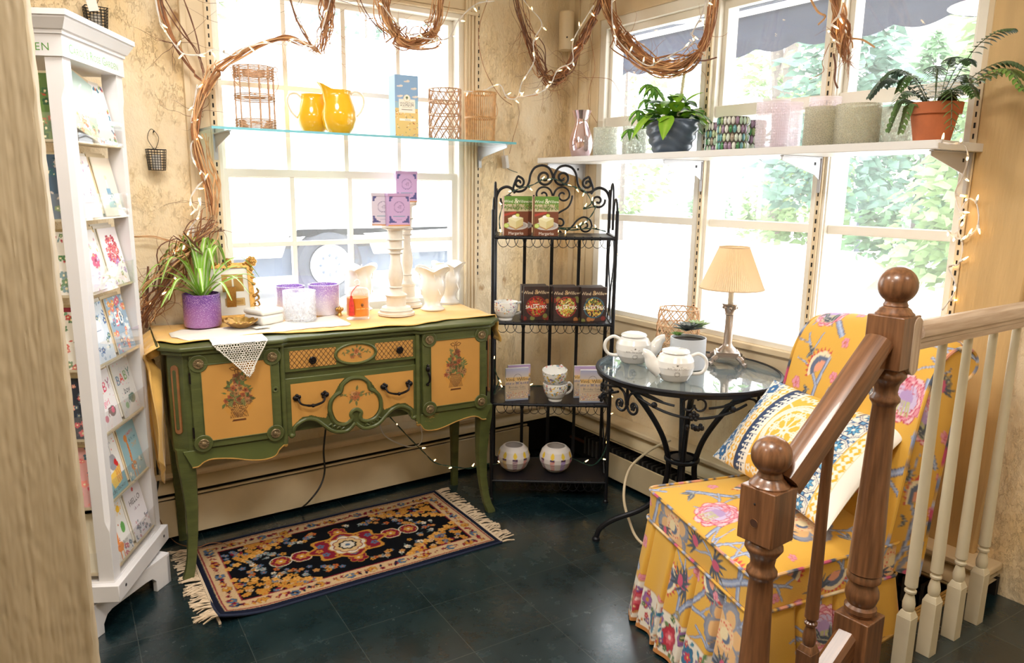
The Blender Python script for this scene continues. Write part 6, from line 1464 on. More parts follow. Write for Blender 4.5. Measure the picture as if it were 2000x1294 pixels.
for c in ((-.055,.02,.145),(.0,.035,.16),(.02,.05,.155),(-.070,-.005,.150)): m=MB(); rosette(m,c,.036,16,L3(110,156,70),L3(150,186,100),.2); m.build('sprig',t,smooth=60)
# rattan lantern, lamp
q=onZ(1322,694,TBZ); lattice('lattice_lantern','pale rattan lattice lantern behind the succulent pot on glass table',q.x-.015,q.y-.01,TBZ+.002,.088,.228,M_PALER,(.01,.33,.66,.985),12,bulge=.10)
q=onZ(1427,708,TBZ); LX,LY=q.x-.03,q.y-.0
M_SIL=mat('antique_pewter',C(176,162,152),.28,.85,bump=.2,bscale=120); 
t=thing('table_lamp','pewter column lamp with a pleated cream shade on glass table','lamp',(LX,LY,TBZ+.0055),rad(-48)); ls=1.05
m=MB(); m.box(-.055,.055,-.055,.055,.034,.044,M_SIL); m.box(-.047,.047,-.047,.047,.044,.052,M_SIL)
for sx in (-1,1):
    for sy in (-1,1): m.tube(smoothpts([(sx*.044,sy*.044,.036),(sx*.062,sy*.062,.022),(sx*.066,sy*.066,.010),(sx*.078,sy*.078,.006)],4),[.012]*5+[.008]*4+[.010]*4,M_SIL,8)
m.build('footed_base',t,bevel=.004)
m=MB(); rows=[]
for r,z in [(.045,.052),(.040,.060),(.034,.068),(.026,.074),(.022,.080),(.0185,.09),(.0165,.215)]: rows.append([((r-(.0016*(k%2) if z>.085 else 0))*math.cos(2*PI*k/36),(r-(.0016*(k%2) if z>.085 else 0))*math.sin(2*PI*k/36),z) for k in range(36)])
m.grid(rows,M_SIL,cv=True); m.lathe([(.017,.215),(.021,.220),(.020,.225),(.024,.24),(.032,.258),(.036,.262),(.036,.268),(0,.268)],M_SIL,28,sx=1,sy=1)
for k in range(8): a=2*PI*k/8; m.ball((.028*math.cos(a),.028*math.sin(a),.25),.007,M_SIL,8)
m.build('column',t,smooth=40)
MB().lathe([(.0125,.268),(.0125,.355),(.009,.358),(.009,.38),(0,.38)],mat('ivory_candle_sleeve',C(232,226,216),.5),18).build('candle_sleeve',t)
M_SHADE=None
def shade_mat():
    m=bpy.data.materials.new('pleated_cream_shade'); m.use_nodes=True; nt=m.node_tree;N=nt.nodes;L=nt.links; N.clear(); o=N.new('ShaderNodeOutputMaterial'); d=N.new('ShaderNodeBsdfDiffuse'); d.inputs[0].default_value=(*C(232,216,188),1); tr=N.new('ShaderNodeBsdfTranslucent'); tr.inputs[0].default_value=(*C(232,210,176),1); mx=N.new('ShaderNodeMixShader'); mx.inputs[0].default_value=.5; L.new(d.outputs[0],mx.inputs[1]); L.new(tr.outputs[0],mx.inputs[2]); L.new(mx.outputs[0],o.inputs[0]); return m
M_SHADE=shade_mat(); m=MB(); rows=[]
for u in (0,.03,.5,.97,1): r=.136+(.062-.136)*u; rows.append([((r+(.0022*(1 if k%2 else -1) if .02<u<.98 else 0))*math.cos(2*PI*k/180),(r+(.0022*(1 if k%2 else -1) if .02<u<.98 else 0))*math.sin(2*PI*k/180),.335+.182*u) for k in range(180)])
m.grid(rows,M_SHADE,cv=True); 
for r,z in ((.137,.336),(.063,.516)): m.tube([(r*math.cos(a),r*math.sin(a),z) for a in [2*PI*i/60 for i in range(60)]],.003,M_SHADE,6,closed=True)
m.build('lamp_shade',t,smooth=20)
MB().ball((0,0,.42),.018,mat('warm_bulb',C(255,220,170),.4,emit=3,ecol=C(255,214,150)),12,sz=1.5).build('bulb',t)
lp=lamp('table_lamp_light','POINT',(LX,LY,TBZ+.43),.8,(1,.86,.68),.02)
# wall socket with plugs behind the table, and flex
t=thing('wall_outlet','cream wall outlet plate with two plugs behind the bistro table','outlet',(XB,2.30,.60)); 
MB().box(-.008,0,-.04,.04,-.08,.08,M_TRIM).build('plate',t,bevel=.002); MB().box(-.04,-.008,-.02,.02,.02,.06,M_BLK).box(-.035,-.008,-.02,.02,-.05,-.01,M_TRIM).build('plug',t,bevel=.003)
c=MB().tube(smoothpts([(XB-.035,2.30,.57),(XB-.06,2.28,.50),(XB-.10,2.25,.42),(XB-.135,2.26,.345),(XB-.13,2.30,.33)],6),.003,M_TRIM,6); tag(c.build('flex',None),'thin cream flex hanging from the wall outlet','cord')
c=MB().tube(smoothpts([(2.50,2.28,.44),(2.42,2.34,.38),(2.33,2.37,.30),(2.26,2.33,.2),(2.25,2.28,.1),(2.26,2.2,.012),(2.3,2.0,.010)],8),.0065,M_TRIM,8); tag(c.build('hose',None),'pale flexible tube looping down beside the table leg','cord')
# ================================================================== SLIPPER CHAIR, CUSHION, STAIR RAIL
rg=random.Random(52)
YB=(226,174,66); GRY=(142,146,166); GRD=(104,106,128); BLU=(150,166,204); PNK=(226,150,168); PNL=(238,196,206); ROSE=(196,62,92); SAL=(232,160,128); DKT=(70,80,96); CRE=(240,224,190); LAV=(206,186,220)
TW=1.04
FB=Paint(TW,TW,.0030,YB,2)
def wrapdraw(fn):
    def f(x,y,*a,**k):
        for ox in (-TW,0,TW):
            for oy in (-TW,0,TW):
                if -.35<x+ox<TW+.35 and -.35<y+oy<TW+.35:
                    st=rg.getstate(); fn(x+ox,y+oy,*a,**k); 
                    if not (ox==TW and oy==TW): rg.setstate(st)
    return f
def branch(x,y,ang,l,w,depth=0):
    pts=[(x,y)]; a=ang
    for i in range(9): a+=.16*math.sin(i*1.3+x*9); x+=l/9*math.cos(a); y+=l/9*math.sin(a); pts.append((x,y))
    FB.line(pts,w*1.4,GRD,w*.8); FB.line(pts,w,BLU,w*.5); FB.line([(p[0]+w*.15,p[1]) for p in pts],w*.3,(190,200,220),w*.2)
    if depth<2:
        for i,sg in ((3,1),(5,-1),(7,1)): branch(pts[i][0],pts[i][1],a+sg*.8,l*.42,w*.6,depth+1)
def bigflower(x,y,r):
    n=6
    for k in range(n):
        t=2*PI*k/n+.3; px,py=x+.62*r*math.cos(t),y+.62*r*math.sin(t)
        for q in range(5): b=t-1+.5*q; FB.disc(px+.34*r*math.cos(b),py+.34*r*math.sin(b),.15*r,(128,132,150))
        FB.disc(px,py,.40*r,(142,146,162),.36*r,t); FB.disc(px-.08*r*math.cos(t),py-.08*r*math.sin(t),.31*r,(228,182,126),.27*r,t)
    FB.disc(x,y,.46*r,(238,206,160))
    for k in range(46): t=k*2.4; q=.46*r*(k/46)**.5; FB.disc(x+q*math.cos(t),y+q*math.sin(t),.04*r,(222,104,84) if k%2 else (240,190,150),n=6)
    FB.disc(x,y,.22*r,(238,220,176)); FB.disc(x+.07*r,y-.05*r,.20*r,(96,110,140)); FB.disc(x-.03*r,y+.03*r,.19*r,(240,222,180))
def peony(x,y,r,a=0):
    for ring_,c in ((1.0,PNL),(.8,PNK),(.6,PNL),(.42,LAV)):
        for k in range(9): t=a+k*2*PI/9+ring_; FB.disc(x+.6*r*ring_*math.cos(t),y+.6*r*ring_*math.sin(t),.30*r,ROSE,n=12); FB.disc(x+.59*r*ring_*math.cos(t),y+.59*r*ring_*math.sin(t),.275*r,c,n=12)
    FB.disc(x,y,.3*r,(180,150,200)); 
    for k in range(5): FB.line([(x+.1*r*k-.2*r,y-.1*r),(x+.14*r*k-.3*r,y-.62*r)],.06*r,(190,190,130))
def fanflower(x,y,r,a):
    for k in range(11): t=a-1.2+2.4*k/10; FB.poly([(x+r*math.cos(t-.1),y+r*math.sin(t-.1)),(x+r*1.25*math.cos(t),y+r*1.25*math.sin(t)),(x+r*math.cos(t+.1),y+r*math.sin(t+.1))],(206,70,64))
    P=[(x,y)]+[(x+r*math.cos(a-1.25+2.5*k/14),y+r*math.sin(a-1.25+2.5*k/14)) for k in range(15)]; FB.poly(P,CRE)
    P=[(x,y)]+[(x+.8*r*math.cos(a-1.25+2.5*k/14),y+.8*r*math.sin(a-1.25+2.5*k/14)) for k in range(15)]; FB.poly(P,(98,110,138))
    P=[(x,y)]+[(x+.5*r*math.cos(a-1.2+2.4*k/14),y+.5*r*math.sin(a-1.2+2.4*k/14)) for k in range(15)]; FB.poly(P,SAL)
def leafpair(x,y,l,a,c=DKT):
    FB.leaf(x,y,l,l*.36,a+.5,c,(190,190,170)); FB.leaf(x,y,l*.8,l*.34,a-.7,c,(190,190,170)); FB.line([(x,y),(x-l*.4*math.cos(a),y-l*.4*math.sin(a))],l*.06,GRD)
def berries(x,y,r):
    for k in range(6): t=k*1.1; FB.disc(x+r*.7*math.cos(t)*(.4+.1*k),y+r*.7*math.sin(t)*(.4+.1*k),r*.34,ROSE,n=10); FB.disc(x+r*.7*math.cos(t)*(.4+.1*k),y+r*.7*math.sin(t)*(.4+.1*k),r*.29,PNK,n=10)
def thistle(x,y,a,s):
    for k in range(9): t=a-1.6+3.2*k/8; FB.leaf(x,y,s*(.9+.2*(k%2)),s*.16,t,DKT)
    FB.disc(x+s*.2*math.cos(a),y+s*.2*math.sin(a),s*.3,(206,84,120),s*.22,a)
wb=wrapdraw(branch)
for x,y,a,l in ((.12,.08,1.25,.55),(.42,.55,1.0,.5),(.72,.05,1.5,.6),(.92,.50,1.9,.5),(.25,.70,2.3,.4),(.60,.30,.5,.35)): wb(x,y,a,l,.020)
for f,L_ in ((bigflower,((.30,.34,.10),(.80,.78,.10),(.55,.98,.085))),(peony,((.62,.56,.095),(.12,.80,.085),(.95,.22,.09),(.36,.06,.075))),(fanflower,((.50,.20,.07,1.6),(.88,.40,.065,.6),(.20,.56,.07,2.4),(.70,.90,.06,4.2),(.04,.36,.06,5.0),(.44,.78,.06,.2)))):
    for q in L_: wrapdraw(f)(*q)
wl=wrapdraw(leafpair); wbe=wrapdraw(berries); wt=wrapdraw(thistle)
for k in range(30): wl(rg.random()*TW,rg.random()*TW,rg.uniform(.04,.075),rg.random()*6.3,[DKT,(92,98,116),(150,130,80)][k%3])
for k in range(22): wbe(rg.random()*TW,rg.random()*TW,rg.uniform(.018,.032))
for k in range(12): wt(rg.random()*TW,rg.random()*TW,rg.random()*6.3,rg.uniform(.05,.075))
# border print of the skirt
BD=Paint(.52,.125,.003,(236,228,214),2)
for k in range(10): x=.026+.052*k; [BD.disc(x+.026*math.cos(t),.012+.020*math.sin(t),.0042,(206,130,60) if q%2 else (90,60,60),n=8) for q,t in enumerate([PI*i/7 for i in range(8)])]
BD.rect(0,0,.52,.012,(196,130,66)); BD.rect(0,.118,.52,.125,(206,150,70))
def rw(fn,x,*a):
    for o in (-.52,0,.52): fn(x+o,*a)
for k,(x,y) in enumerate(((.06,.066),(.30,.060),(.18,.05),(.43,.07),(.12,.09),(.37,.088),(.24,.09),(.49,.05))):
    if k<2: rw(lambda X,Y: [BD.flower(X,Y,.036,(186,40,62),(238,190,190),7,.2,edge=(120,24,46)),BD.flower(X,Y,.020,(220,96,110),(246,220,214),6)],x,y)
    elif k<4: rw(lambda X,Y: [BD.flower(X,Y,.030,(44,110,150),(230,120,60),7,.2,edge=(30,70,120)),BD.flower(X,Y,.016,(206,60,80),(240,200,90),5)],x,y)
    else: rw(lambda X,Y: [BD.flower(X,Y,.022,(150,96,160),(206,150,60),6,.2,edge=(100,60,120))],x,y)
for k in range(70):
    x,y=rg.random()*.52,.02+rg.random()*.095; c=[(70,110,70),(60,130,160),(186,50,70),(200,140,60),(120,80,150),(100,130,80)][k%6]
    (BD.leaf(x,y,.024,.011,rg.random()*6,c) if k%2 else BD.flower(x,y,.010,c,(240,220,160),5))
M_FAB=mat('printed_chintz_fabric',(1,1,1),.75,attr=True,bump=.15,bscale=400,sheen=.15)
FL,FN,BR_,BL=[np.array(q) for q in ((1.885,1.812),(1.672,1.176),(2.262,1.072),(2.425,1.655))]
def Q(u,v): return (FL*(1-u)+FN*u)*(1-v)+(BL*(1-u)+BR_*u)*v
WX,WD=.675,.60
CHR=thing('slipper_chair','yellow chintz floral slipper chair with rolled back and pleated skirt','chair',(0,0,0))
SZ=.535
def fabgrid(mb,U,V,Pn,paint=FB):
    cc=paint.at(U,V,wrap=True); mb.grid(Pn.tolist(),M_FAB,cc.reshape(-1,3).tolist())
# seat: crowned top rolling into a boxed front
s=MB(); n1,n2=190,170
u=np.linspace(0,1,n1); v=np.linspace(0,1,n2); UU,VV=np.meshgrid(u,v,indexing='ij')
XY=Q(UU[...,None],VV[...,None]); e=np.minimum(np.minimum(UU,1-UU)*WX,VV*WD+.0); crown=.030*(1-np.exp(-e/.05))+.012*np.sin(PI*UU)*np.sin(PI*np.clip(VV,0,1)*.9)
fabgrid(s,UU*WX+.30,VV*WD+.46,np.concatenate([XY,(SZ-.03+crown)[...,None]],-1))
S=s.build('seat_cushion',CHR,smooth=60)
def perimeter(closed_back=True):
    c=[FL,FN,BR_,BL]; c=c+[FL] ; pts=[];nr=[];ss=[];acc=0
    for a,b in zip(c,c[1:]):
        L_=np.hypot(*(b-a)); n=int(L_/.0036); d=(b-a)/L_; no=np.array([-d[1],d[0]]); 
        if np.dot(no,(a+b)/2-(FL+FN+BR_+BL)/4)<0: no=-no
        for i in range(n): pts.append(a+(b-a)*i/n); nr.append(no); ss.append(acc+L_*i/n)
        acc+=L_
    pts=np.array(pts);nr=np.array(nr)
    k=9; ker=np.ones(2*k+1)/(2*k+1); sm=lambda A:np.stack([np.convolve(np.r_[A[-k:,i],A[:,i],A[:k,i]],ker,'valid') for i in (0,1)],-1)
    nr=sm(nr); nr/=np.linalg.norm(nr,axis=1)[:,None]; return sm(pts),nr,np.array(ss),acc
PT,NRM,SS,PL=perimeter()
def ringband(mb,z0,z1,off,uo,vo,nz,paint=FB,pleat=False,flare=0):
    zs=np.linspace(0,1,nz); P=np.zeros((len(PT)+1,nz,3)); idx=np.r_[np.arange(len(PT)),0]; s_=np.r_[SS,PL]
    if pleat:
        per=PL/16; f=((s_/per)%1.0)-.5; fold=np.exp(-(f/.055)**2); wav=.5+.5*np.cos(2*PI*f)
    for j,t in enumerate(zs):
        o=off+flare*t*1.0
        if pleat: o=o-fold*(.006+.040*t)+wav*.010*t+.004*t*np.sin(s_*31)
        o=np.broadcast_to(np.asarray(o,float),(len(idx),)); P[:,j,:2]=PT[idx]+NRM[idx]*o[:,None]; P[:,j,2]=z0+(z1-z0)*t
    U,V=np.meshgrid(s_,zs*abs(z1-z0),indexing='ij'); cc=paint.at(U+uo,(vo-V),wrap=True)
    mb.grid(P.tolist(),M_FAB,cc.reshape(-1,3).tolist())
b=MB(); ringband(b,SZ-.028,SZ-.135,.004,0.1,.40,36); b.build('boxing',CHR,smooth=60)
def welt(name,pts,r,u0,closed=False):
    m=MB(); pts=[Vector(p) for p in pts]; n=len(pts); m.tube(pts,r,M_FAB,7,closed=closed); cols=[]
    for i in range(n): c=FB.at(np.array([u0+i*.013]),np.array([.35+.0*i]),wrap=True)[0]; cols+= [tuple(c*.9)]*7
    m.c=cols+[(.5,.3,.05)]*(len(m.v)-len(cols)); m.hascol=True; return m.build(name,CHR)
for z,o in ((SZ-.027,.006),(SZ-.137,.010)): welt('welt',[(PT[i][0]+NRM[i][0]*o,PT[i][1]+NRM[i][1]*o,z) for i in range(0,len(PT),3)],.0052,z*3,True)
k_=MB(); ringband(k_,SZ-.138,.172,.008,.22,.9,76,FB,True,.030); SK=k_.build('skirt',CHR,smooth=60)
# lower printed border continues the same pleats
def ringborder():
    zs=np.linspace(0,1,40); nz=40; z0,z1=SZ-.138,.172; tot=z0-z1; P=np.zeros((len(PT)+1,nz,3)); idx=np.r_[np.arange(len(PT)),0]; s_=np.r_[SS,PL]; per=PL/16; f=((s_/per)%1.0)-.5; fold=np.exp(-(f/.055)**2); wav=.5+.5*np.cos(2*PI*f)
    for j,t0 in enumerate(zs):
        t=1+t0*.162/tot; o=.008+.030*t-fold*(.006+.040*t)+wav*.010*t+.004*t*np.sin(s_*31); P[:,j,:2]=PT[idx]+NRM[idx]*o[:,None]; P[:,j,2]=z1-(.162)*t0
    U,V=np.meshgrid(s_,.124*(1-zs),indexing='ij'); cc=BD.at(U,V,wrap=True); m=MB(); m.grid(P.tolist(),M_FAB,cc.reshape(-1,3).tolist()); return m
ringborder().build('skirt_border',CHR,smooth=60)
# rolled back
prof=[(.50,.44),(.535,.50),(.555,.58),(.575,.70),(.60,.84),(.625,.96),(.65,1.05),(.68,1.115),(.72,1.158),(.765,1.172),(.81,1.155),(.835,1.115),(.835,1.075),(.815,1.045),(.79,1.02),(.775,.95),(.75,.80),(.725,.62),(.71,.45),(.70,.36)]
pp=smoothpts([(a,0,z) for a,z in prof],12); pp=[(p.x,p.z) for p in pp]
dl=[0]
for (a,b_),(c,d) in zip(pp,pp[1:]): dl.append(dl[-1]+math.hypot(c-a,d-b_))
fd=(BL+BR_-FL-FN)/2; fd=fd/np.linalg.norm(fd)
def backpt(u,d,z):
    # u 0..1 across, d depth from the front edge along the chair, z height
    q=Q(u,d/WD) if d<WD else Q(u,1.0)+fd*(d-WD); k=max(0,z-.5); c=(Q(0,.9)+Q(1,.9))/2
    return q+( -.0)*(q-c)
n1=200; us=np.linspace(0,1,n1); res=4; dense=[];dv=[]
for i in range(len(pp)-1):
    k=max(1,int((dl[i+1]-dl[i])/.0042))
    for j in range(k): t=j/k; dense.append((pp[i][0]+(pp[i+1][0]-pp[i][0])*t,pp[i][1]+(pp[i+1][1]-pp[i][1])*t)); dv.append(dl[i]+(dl[i+1]-dl[i])*t)
P=np.zeros((n1,len(dense),3))
for j,(d,z) in enumerate(dense):
    for i,u_ in enumerate(us):
        q=backpt(u_,d,z); edge=min(u_,1-u_)*WX; rnd=max(0,1-edge/.05)**2
        top=max(0,(z-1.0)/.17); sag=.03*(2*u_-1)**2*top
        P[i,j]=(q[0],q[1],z-sag-.012*rnd*top+ .012*(u_-.5)*top*0)
UU,VV=np.meshgrid(us*WX,np.array(dv),indexing='ij')
m=MB(); fabgrid(m,UU+.02,VV+.02,P); 
# side panels of the back
for i0,uo in ((0,.7),(n1-1,.1)):
    row=P[i0]; nd=len(row); half=nd//2; rows=[];
    cols=[]
    for j in range(half):
        a=row[j]; b2=row[nd-1-j]; rows.append([tuple(a+(b2-a)*t) for t in np.linspace(0,1,18)]); w_=np.linspace(0,1,18)*np.linalg.norm(b2-a); cols.append(FB.at(w_+uo,np.full(18,dv[j]+.3),wrap=True).tolist())
    m.grid(rows,M_FAB,cols)
m.build('backrest',CHR,smooth=60)
for i0 in (0,n1-1): welt('back_welt',[tuple(P[i0,j]) for j in range(0,len(dense),4)],.0058,.3+i0)
# cushion
PB,PC,PA,PD=[Vector(q) for q in ((2.20,1.785,.548),(1.975,1.155,.552),(2.372,1.66,.862),(2.315,1.095,.842))]
CPT=Paint(1.0,.62,.0022,(238,230,216),2)
def lattice_band(x0,x1):
    w=x1-x0; CPT.rect(x0,0,x1,.62,(240,232,216)); n=11
    for k in range(n+1):
        y0=.62*k/n; y1=.62*(k+1)/n
        CPT.line([(x0+w*.12,y0),(x1-w*.12,y1)],.014,(236,180,50)); CPT.line([(x1-w*.12,y0),(x0+w*.12,y1)],.014,(236,180,50))
        CPT.disc((x0+x1)/2,(y0+y1)/2,.012,(244,236,220)); 
    for x in (x0,x1): CPT.line([(x,0),(x,.62)],.006,(236,186,70))
r2=random.Random(61)
def bluebands(x0,x1,tiles):
    CPT.rect(x0,0,x1,.62,(236,230,220)); B1=(34,110,166); B2=(24,62,110)
    for k in range(170): CPT.flower(r2.uniform(x0,x1),r2.uniform(0,.62),r2.uniform(.006,.013),B1,None,4,r2.random()*3); 
    for k in range(60): x,y=r2.uniform(x0,x1),r2.uniform(0,.62); CPT.line([(x,y),(x+.014*math.cos(k),y+.014*math.sin(k))],.004,B1)
    if tiles:
        xc=(x0+x1)/2; rr=.068
        for k in range(6):
            y=.03+.115*k; oc=lambda r:[(xc+r*math.cos(PI/8+PI/4*i),y+r*.8*math.sin(PI/8+PI/4*i)) for i in range(8)]
            CPT.poly(oc(rr),B2); CPT.poly(oc(rr*.93),(236,230,220)); CPT.poly(oc(rr*.82),B2); CPT.poly(oc(rr*.77),(240,234,224))
            for q in range(8): CPT.leaf(xc,y,rr*.62,rr*.3,PI/4*q,B2); CPT.leaf(xc+.004*math.cos(PI/4*q),y,rr*.5,rr*.18,PI/4*q,(96,166,206))
            CPT.disc(xc,y,rr*.12,(240,234,224)); CPT.rect(xc-.018,y+.045,xc+.018,y+.070,B2); CPT.rect(xc-.011,y+.05,xc+.011,y+.065,(110,160,200))
bluebands(0,.13,False)
for k in range(5): y=.06+.125*k; CPT.flower(.065,y,.036,(34,100,156),(230,226,216),8,0,edge=(24,62,110))
lattice_band(.13,.21)
CPT.rect(.21,0,.33,.62,(30,58,100))
for k in range(10):
    y=.03+.062*k; CPT.poly([(.33,y-.031),(.33,y+.031),(.262,y+.016),(.235,y),(.262,y-.016)],(240,234,222)); CPT.poly([(.33,y-.031),(.245,y-.031-.010),(.262,y-.02),(.30,y-.012)],(240,234,222))
    for q in range(4): CPT.disc(.275+.018*math.cos(PI/2*q+.8),y+.016*math.sin(PI/2*q+.8),.0085,(30,58,100)); 
    CPT.disc(.275,y,.006,(240,234,222))
CPT.rect(.33,0,.64,.62,(238,184,64))
for cx,cy,R_ in ((.485,.33,.20),):
    for r_,w_,c in ((R_,.012,(240,230,214)),(R_*.92,.010,(240,230,214)),(R_*.84,.016,(240,230,214)),(R_*.58,.010,(240,230,214))): CPT.ring(cx,cy,r_*.72,w_,c,r_)
    for k in range(40): t=2*PI*k/40; CPT.disc(cx+R_*.63*math.cos(t),cy+R_*.88*math.sin(t),.006,(240,230,214),n=8)
    for k in range(8):
        t=2*PI*k/8; x,y=cx+R_*.42*math.cos(t),cy+R_*.58*math.sin(t); CPT.line([(cx,cy),(x,y)],.010,(240,230,214))
        for q in range(4): CPT.ring(x+.020*math.cos(t+PI/2*q),y+.022*math.sin(t+PI/2*q),.013,.007,(240,230,214),n=12)
    CPT.flower(cx,cy,.03,(240,230,214),(238,184,64),8)
for y in (.05,.57): [CPT.flower(.36+.05*k,y,.026,(240,230,214),(238,184,64),5,k) for k in range(6)]; 
for y in (.12,.50): CPT.line([(.33,y),(.40,y+.03*(1 if y<.3 else -1)),(.64,y)],.010,(240,230,214))
CPT.rect(.615,0,.655,.62,(30,52,100)); lattice_band(.655,.73); bluebands(.73,.86,True); lattice_band(.86,.925); CPT.rect(.925,0,1.0,.62,(244,238,228))
n1,n2=260,170; us=np.linspace(0,1,n1); vs=np.linspace(0,1,n2); UU,VV=np.meshgrid(us,vs,indexing='ij')
nrm=((PC-PB).cross(PA-PB)).normalized(); 
if nrm.dot(Vector((-1,-.3,.4)))<0: nrm=-nrm
np_=lambda V_:np.array(V_)
base=(np_(PB)*(1-UU[...,None])+np_(PC)*UU[...,None])*(1-VV[...,None])+(np_(PA)*(1-UU[...,None])+np_(PD)*UU[...,None])*VV[...,None]
puff=(np.clip(np.sin(PI*UU),0,1)**.55*np.clip(np.sin(PI*VV),0,1)**.6)
pin=.05*((2*UU-1)**2)*np.sin(PI*VV)
ctr=base.mean((0,1)); base=base-(base-ctr)*(.06*np.sin(PI*UU)*np.abs(2*VV-1)**2+.06*np.sin(PI*VV)*np.abs(2*UU-1)**2)[...,None]
base[...,2]+=.03
cc=CPT.at(UU,VV*.62).reshape(-1,3).tolist()
m=MB(); F_=base+np_(nrm)*(puff*.085)[...,None]; Bk=base-np_(nrm)*(puff*.06)[...,None]
m.grid(F_.tolist(),M_FAB,cc); m.grid(Bk.tolist(),M_FAB,tuple(lin(x) for x in (240,232,218)))
CU=m.build('throw_cushion',None,smooth=60); tag(CU,'embroidered blue, yellow and white cushion resting on the floral chair','cushion')

# ---- stair rail
def woodmat(name,c1,c2,rough=.32):
    m=bpy.data.materials.new(name); m.use_nodes=True; nt=m.node_tree;N=nt.nodes;L=nt.links;b=N['Principled BSDF']; b.inputs['Roughness'].default_value=rough; b.inputs['Coat Weight'].default_value=.25
    tc=N.new('ShaderNodeTexCoord'); mp=N.new('ShaderNodeMapping'); mp.inputs['Scale'].default_value=(60,60,4); L.new(tc.outputs['Object'],mp.inputs[0]); n=N.new('ShaderNodeTexNoise'); n.inputs['Scale'].default_value=1.6; n.inputs['Detail'].default_value=5; L.new(mp.outputs[0],n.inputs[0])
    r=N.new('ShaderNodeMapRange'); r.inputs[1].default_value=.35; r.inputs[2].default_value=.68; L.new(n.outputs[0],r.inputs[0]); x=N.new('ShaderNodeMix'); x.data_type='RGBA'; L.new(r.outputs[0],x.inputs[0]); x.inputs[6].default_value=(*c1,1); x.inputs[7].default_value=(*c2,1); L.new(x.outputs[2],b.inputs['Base Color'])
    return m
M_OAK=woodmat('oiled_brown_oak',C(98,64,40),C(136,92,60)); M_PALE=woodmat('worn_pale_rail_wood',C(176,150,128),C(206,186,166),.4); M_IVB=mat('ivory_baluster_paint',C(214,204,178),.35,var=.06,vscale=10)
def newel(x,y,dz,zb,label,hole):
    t=thing('newel_post',label,'newel post',(x,y,0),rad(3),'turned newel posts'); z=lambda q:q+dz
    MB().lathe([(.0,z(1.3225)),(.030,z(1.3235)),(.026,z(1.332))]+[(.0468*math.cos(a),z(1.374)+.0468*math.sin(a)) for a in [-.98+(.98+PI/2)*i/16 for i in range(17)]],M_OAK,36).build('ball_finial',t,smooth=60)
    MB().lathe([(0,z(1.298)),(.046,z(1.299)),(.046,z(1.304)),(.040,z(1.309)),(.037,z(1.315)),(.030,z(1.320)),(.026,z(1.325))],M_OAK,36).build('collar',t,smooth=40)
    hb=MB(); hb.box(-.046,.046,-.046,.046,z(1.165),z(1.30),M_OAK); hb.lathe([(.030,z(1.145)),(.046,z(1.168))],M_OAK,4,caps=True,a0=PI/4); o=hb.build('block',t,bevel=.003)
    s=MB(); s.lathe([(.030,z(1.165)),(.044,z(1.150)),(.045,z(1.142)),(.040,z(1.134)),(.031,z(1.12)),(.028,z(1.10)),(.030,z(1.092)),(.036,z(1.084)),(.0365,z(1.076)),(.031,z(1.068)),(.028,z(1.06)),(.030,z(1.02)),(.043,z(.602)),(.044,z(.597)),(.040,z(.592)),(.044,z(.582)),(.043,z(.572)),(.035,z(.566)),(.036,z(.556)),(.042,z(.54)),(.043,z(.525)),(.038,z(.508)),(.034,z(.50)),(.041,z(.492)),(.041,z(.480)),(.034,z(.474)),(.034,z(.46))],M_OAK,40); s.build('turned_shaft',t,smooth=40)
    MB().box(-.047,.047,-.047,.047,max(zb,.0),max(z(.468),zb+.06),M_OAK).build('base_block',t,bevel=.003)
    if hole:
        h=MB(); Mh=Matrix.Translation((-.0463,.002,z(1.215)))@Matrix.Rotation(rad(90),4,'Y'); h.lathe([(.0105,-.001),(.0095,.012),(0,.013)],mat('bored_pale_wood',C(190,140,84),.7),20,M=Mh,caps=False); h.lathe([(.0105,.0006),(.0,.0004)],mat('bore_shadow',C(64,36,20),.9),20,M=Mh@Matrix.Translation((.0,0,-.0012)),caps=False); h.ball((-.046,.004,z(1.262)),.003,M_DARK,6); h.build('bored_hole',t)
    return t
newel(1.83,.95,0,LAND,'tall brown newel post with ball top in front of the floral chair',False)
newel(1.424,.985,-.378,.0,'lower brown newel post with ball top and a bored hole in its block',True)
def sweep(path,sec,m,name,parent=None,label=None):
    mb=MB(); a,b=Vector(path[0]),Vector(path[1]); t=(b-a).normalized(); s=t.cross(Vector((0,0,1))).normalized(); w=s.cross(t); L_=(b-a).length
    mb.grid([[(x,y,z) for x,y in sec] for z in (0,L_)],m,cv=True)
    for z in (0,L_): mb.add([(x,y,z) for x,y in sec],[tuple(range(len(sec)))],m)
    o=mb.build(name,parent,smooth=35); o.matrix_local=Matrix(((s.x,w.x,t.x,a.x),(s.y,w.y,t.y,a.y),(s.z,w.z,t.z,a.z),(0,0,0,1))); return o
rail_sec=[(-.018,-.038),(.018,-.038),(.018,-.022),(.021,-.018),(.021,-.010),(.030,-.002),(.031,.012),(.024,.026),(.010,.033),(-.010,.033),(-.024,.026),(-.031,.012),(-.030,-.002),(-.021,-.010),(-.021,-.018),(-.018,-.022)]
o=sweep([(1.468,.972,.925),(1.788,.955,1.228)],[(x*1.15,y*1.12) for x,y in rail_sec],M_OAK,'handrail'); tag(o,'sloping brown moulded handrail between the two newel posts','handrail')
t=thing('handrail','level pale moulded handrail above the white balusters','handrail',(1.88,.925,1.248)); sweep([(.0,0,0),(.90,0,0)],rail_sec,M_PALE,'rail',t)
pl=[(.021*math.cos(a),(.054 if math.sin(a)>0 else -.054)+.021*math.sin(a)) for a in [2*PI*i/28 for i in range(28)]]
MB().prism(pl,-.0225,.0,M_PALE,'xz',M=Matrix.Translation((-.018,.0,-.026))).build('end_plate',t,bevel=.002)
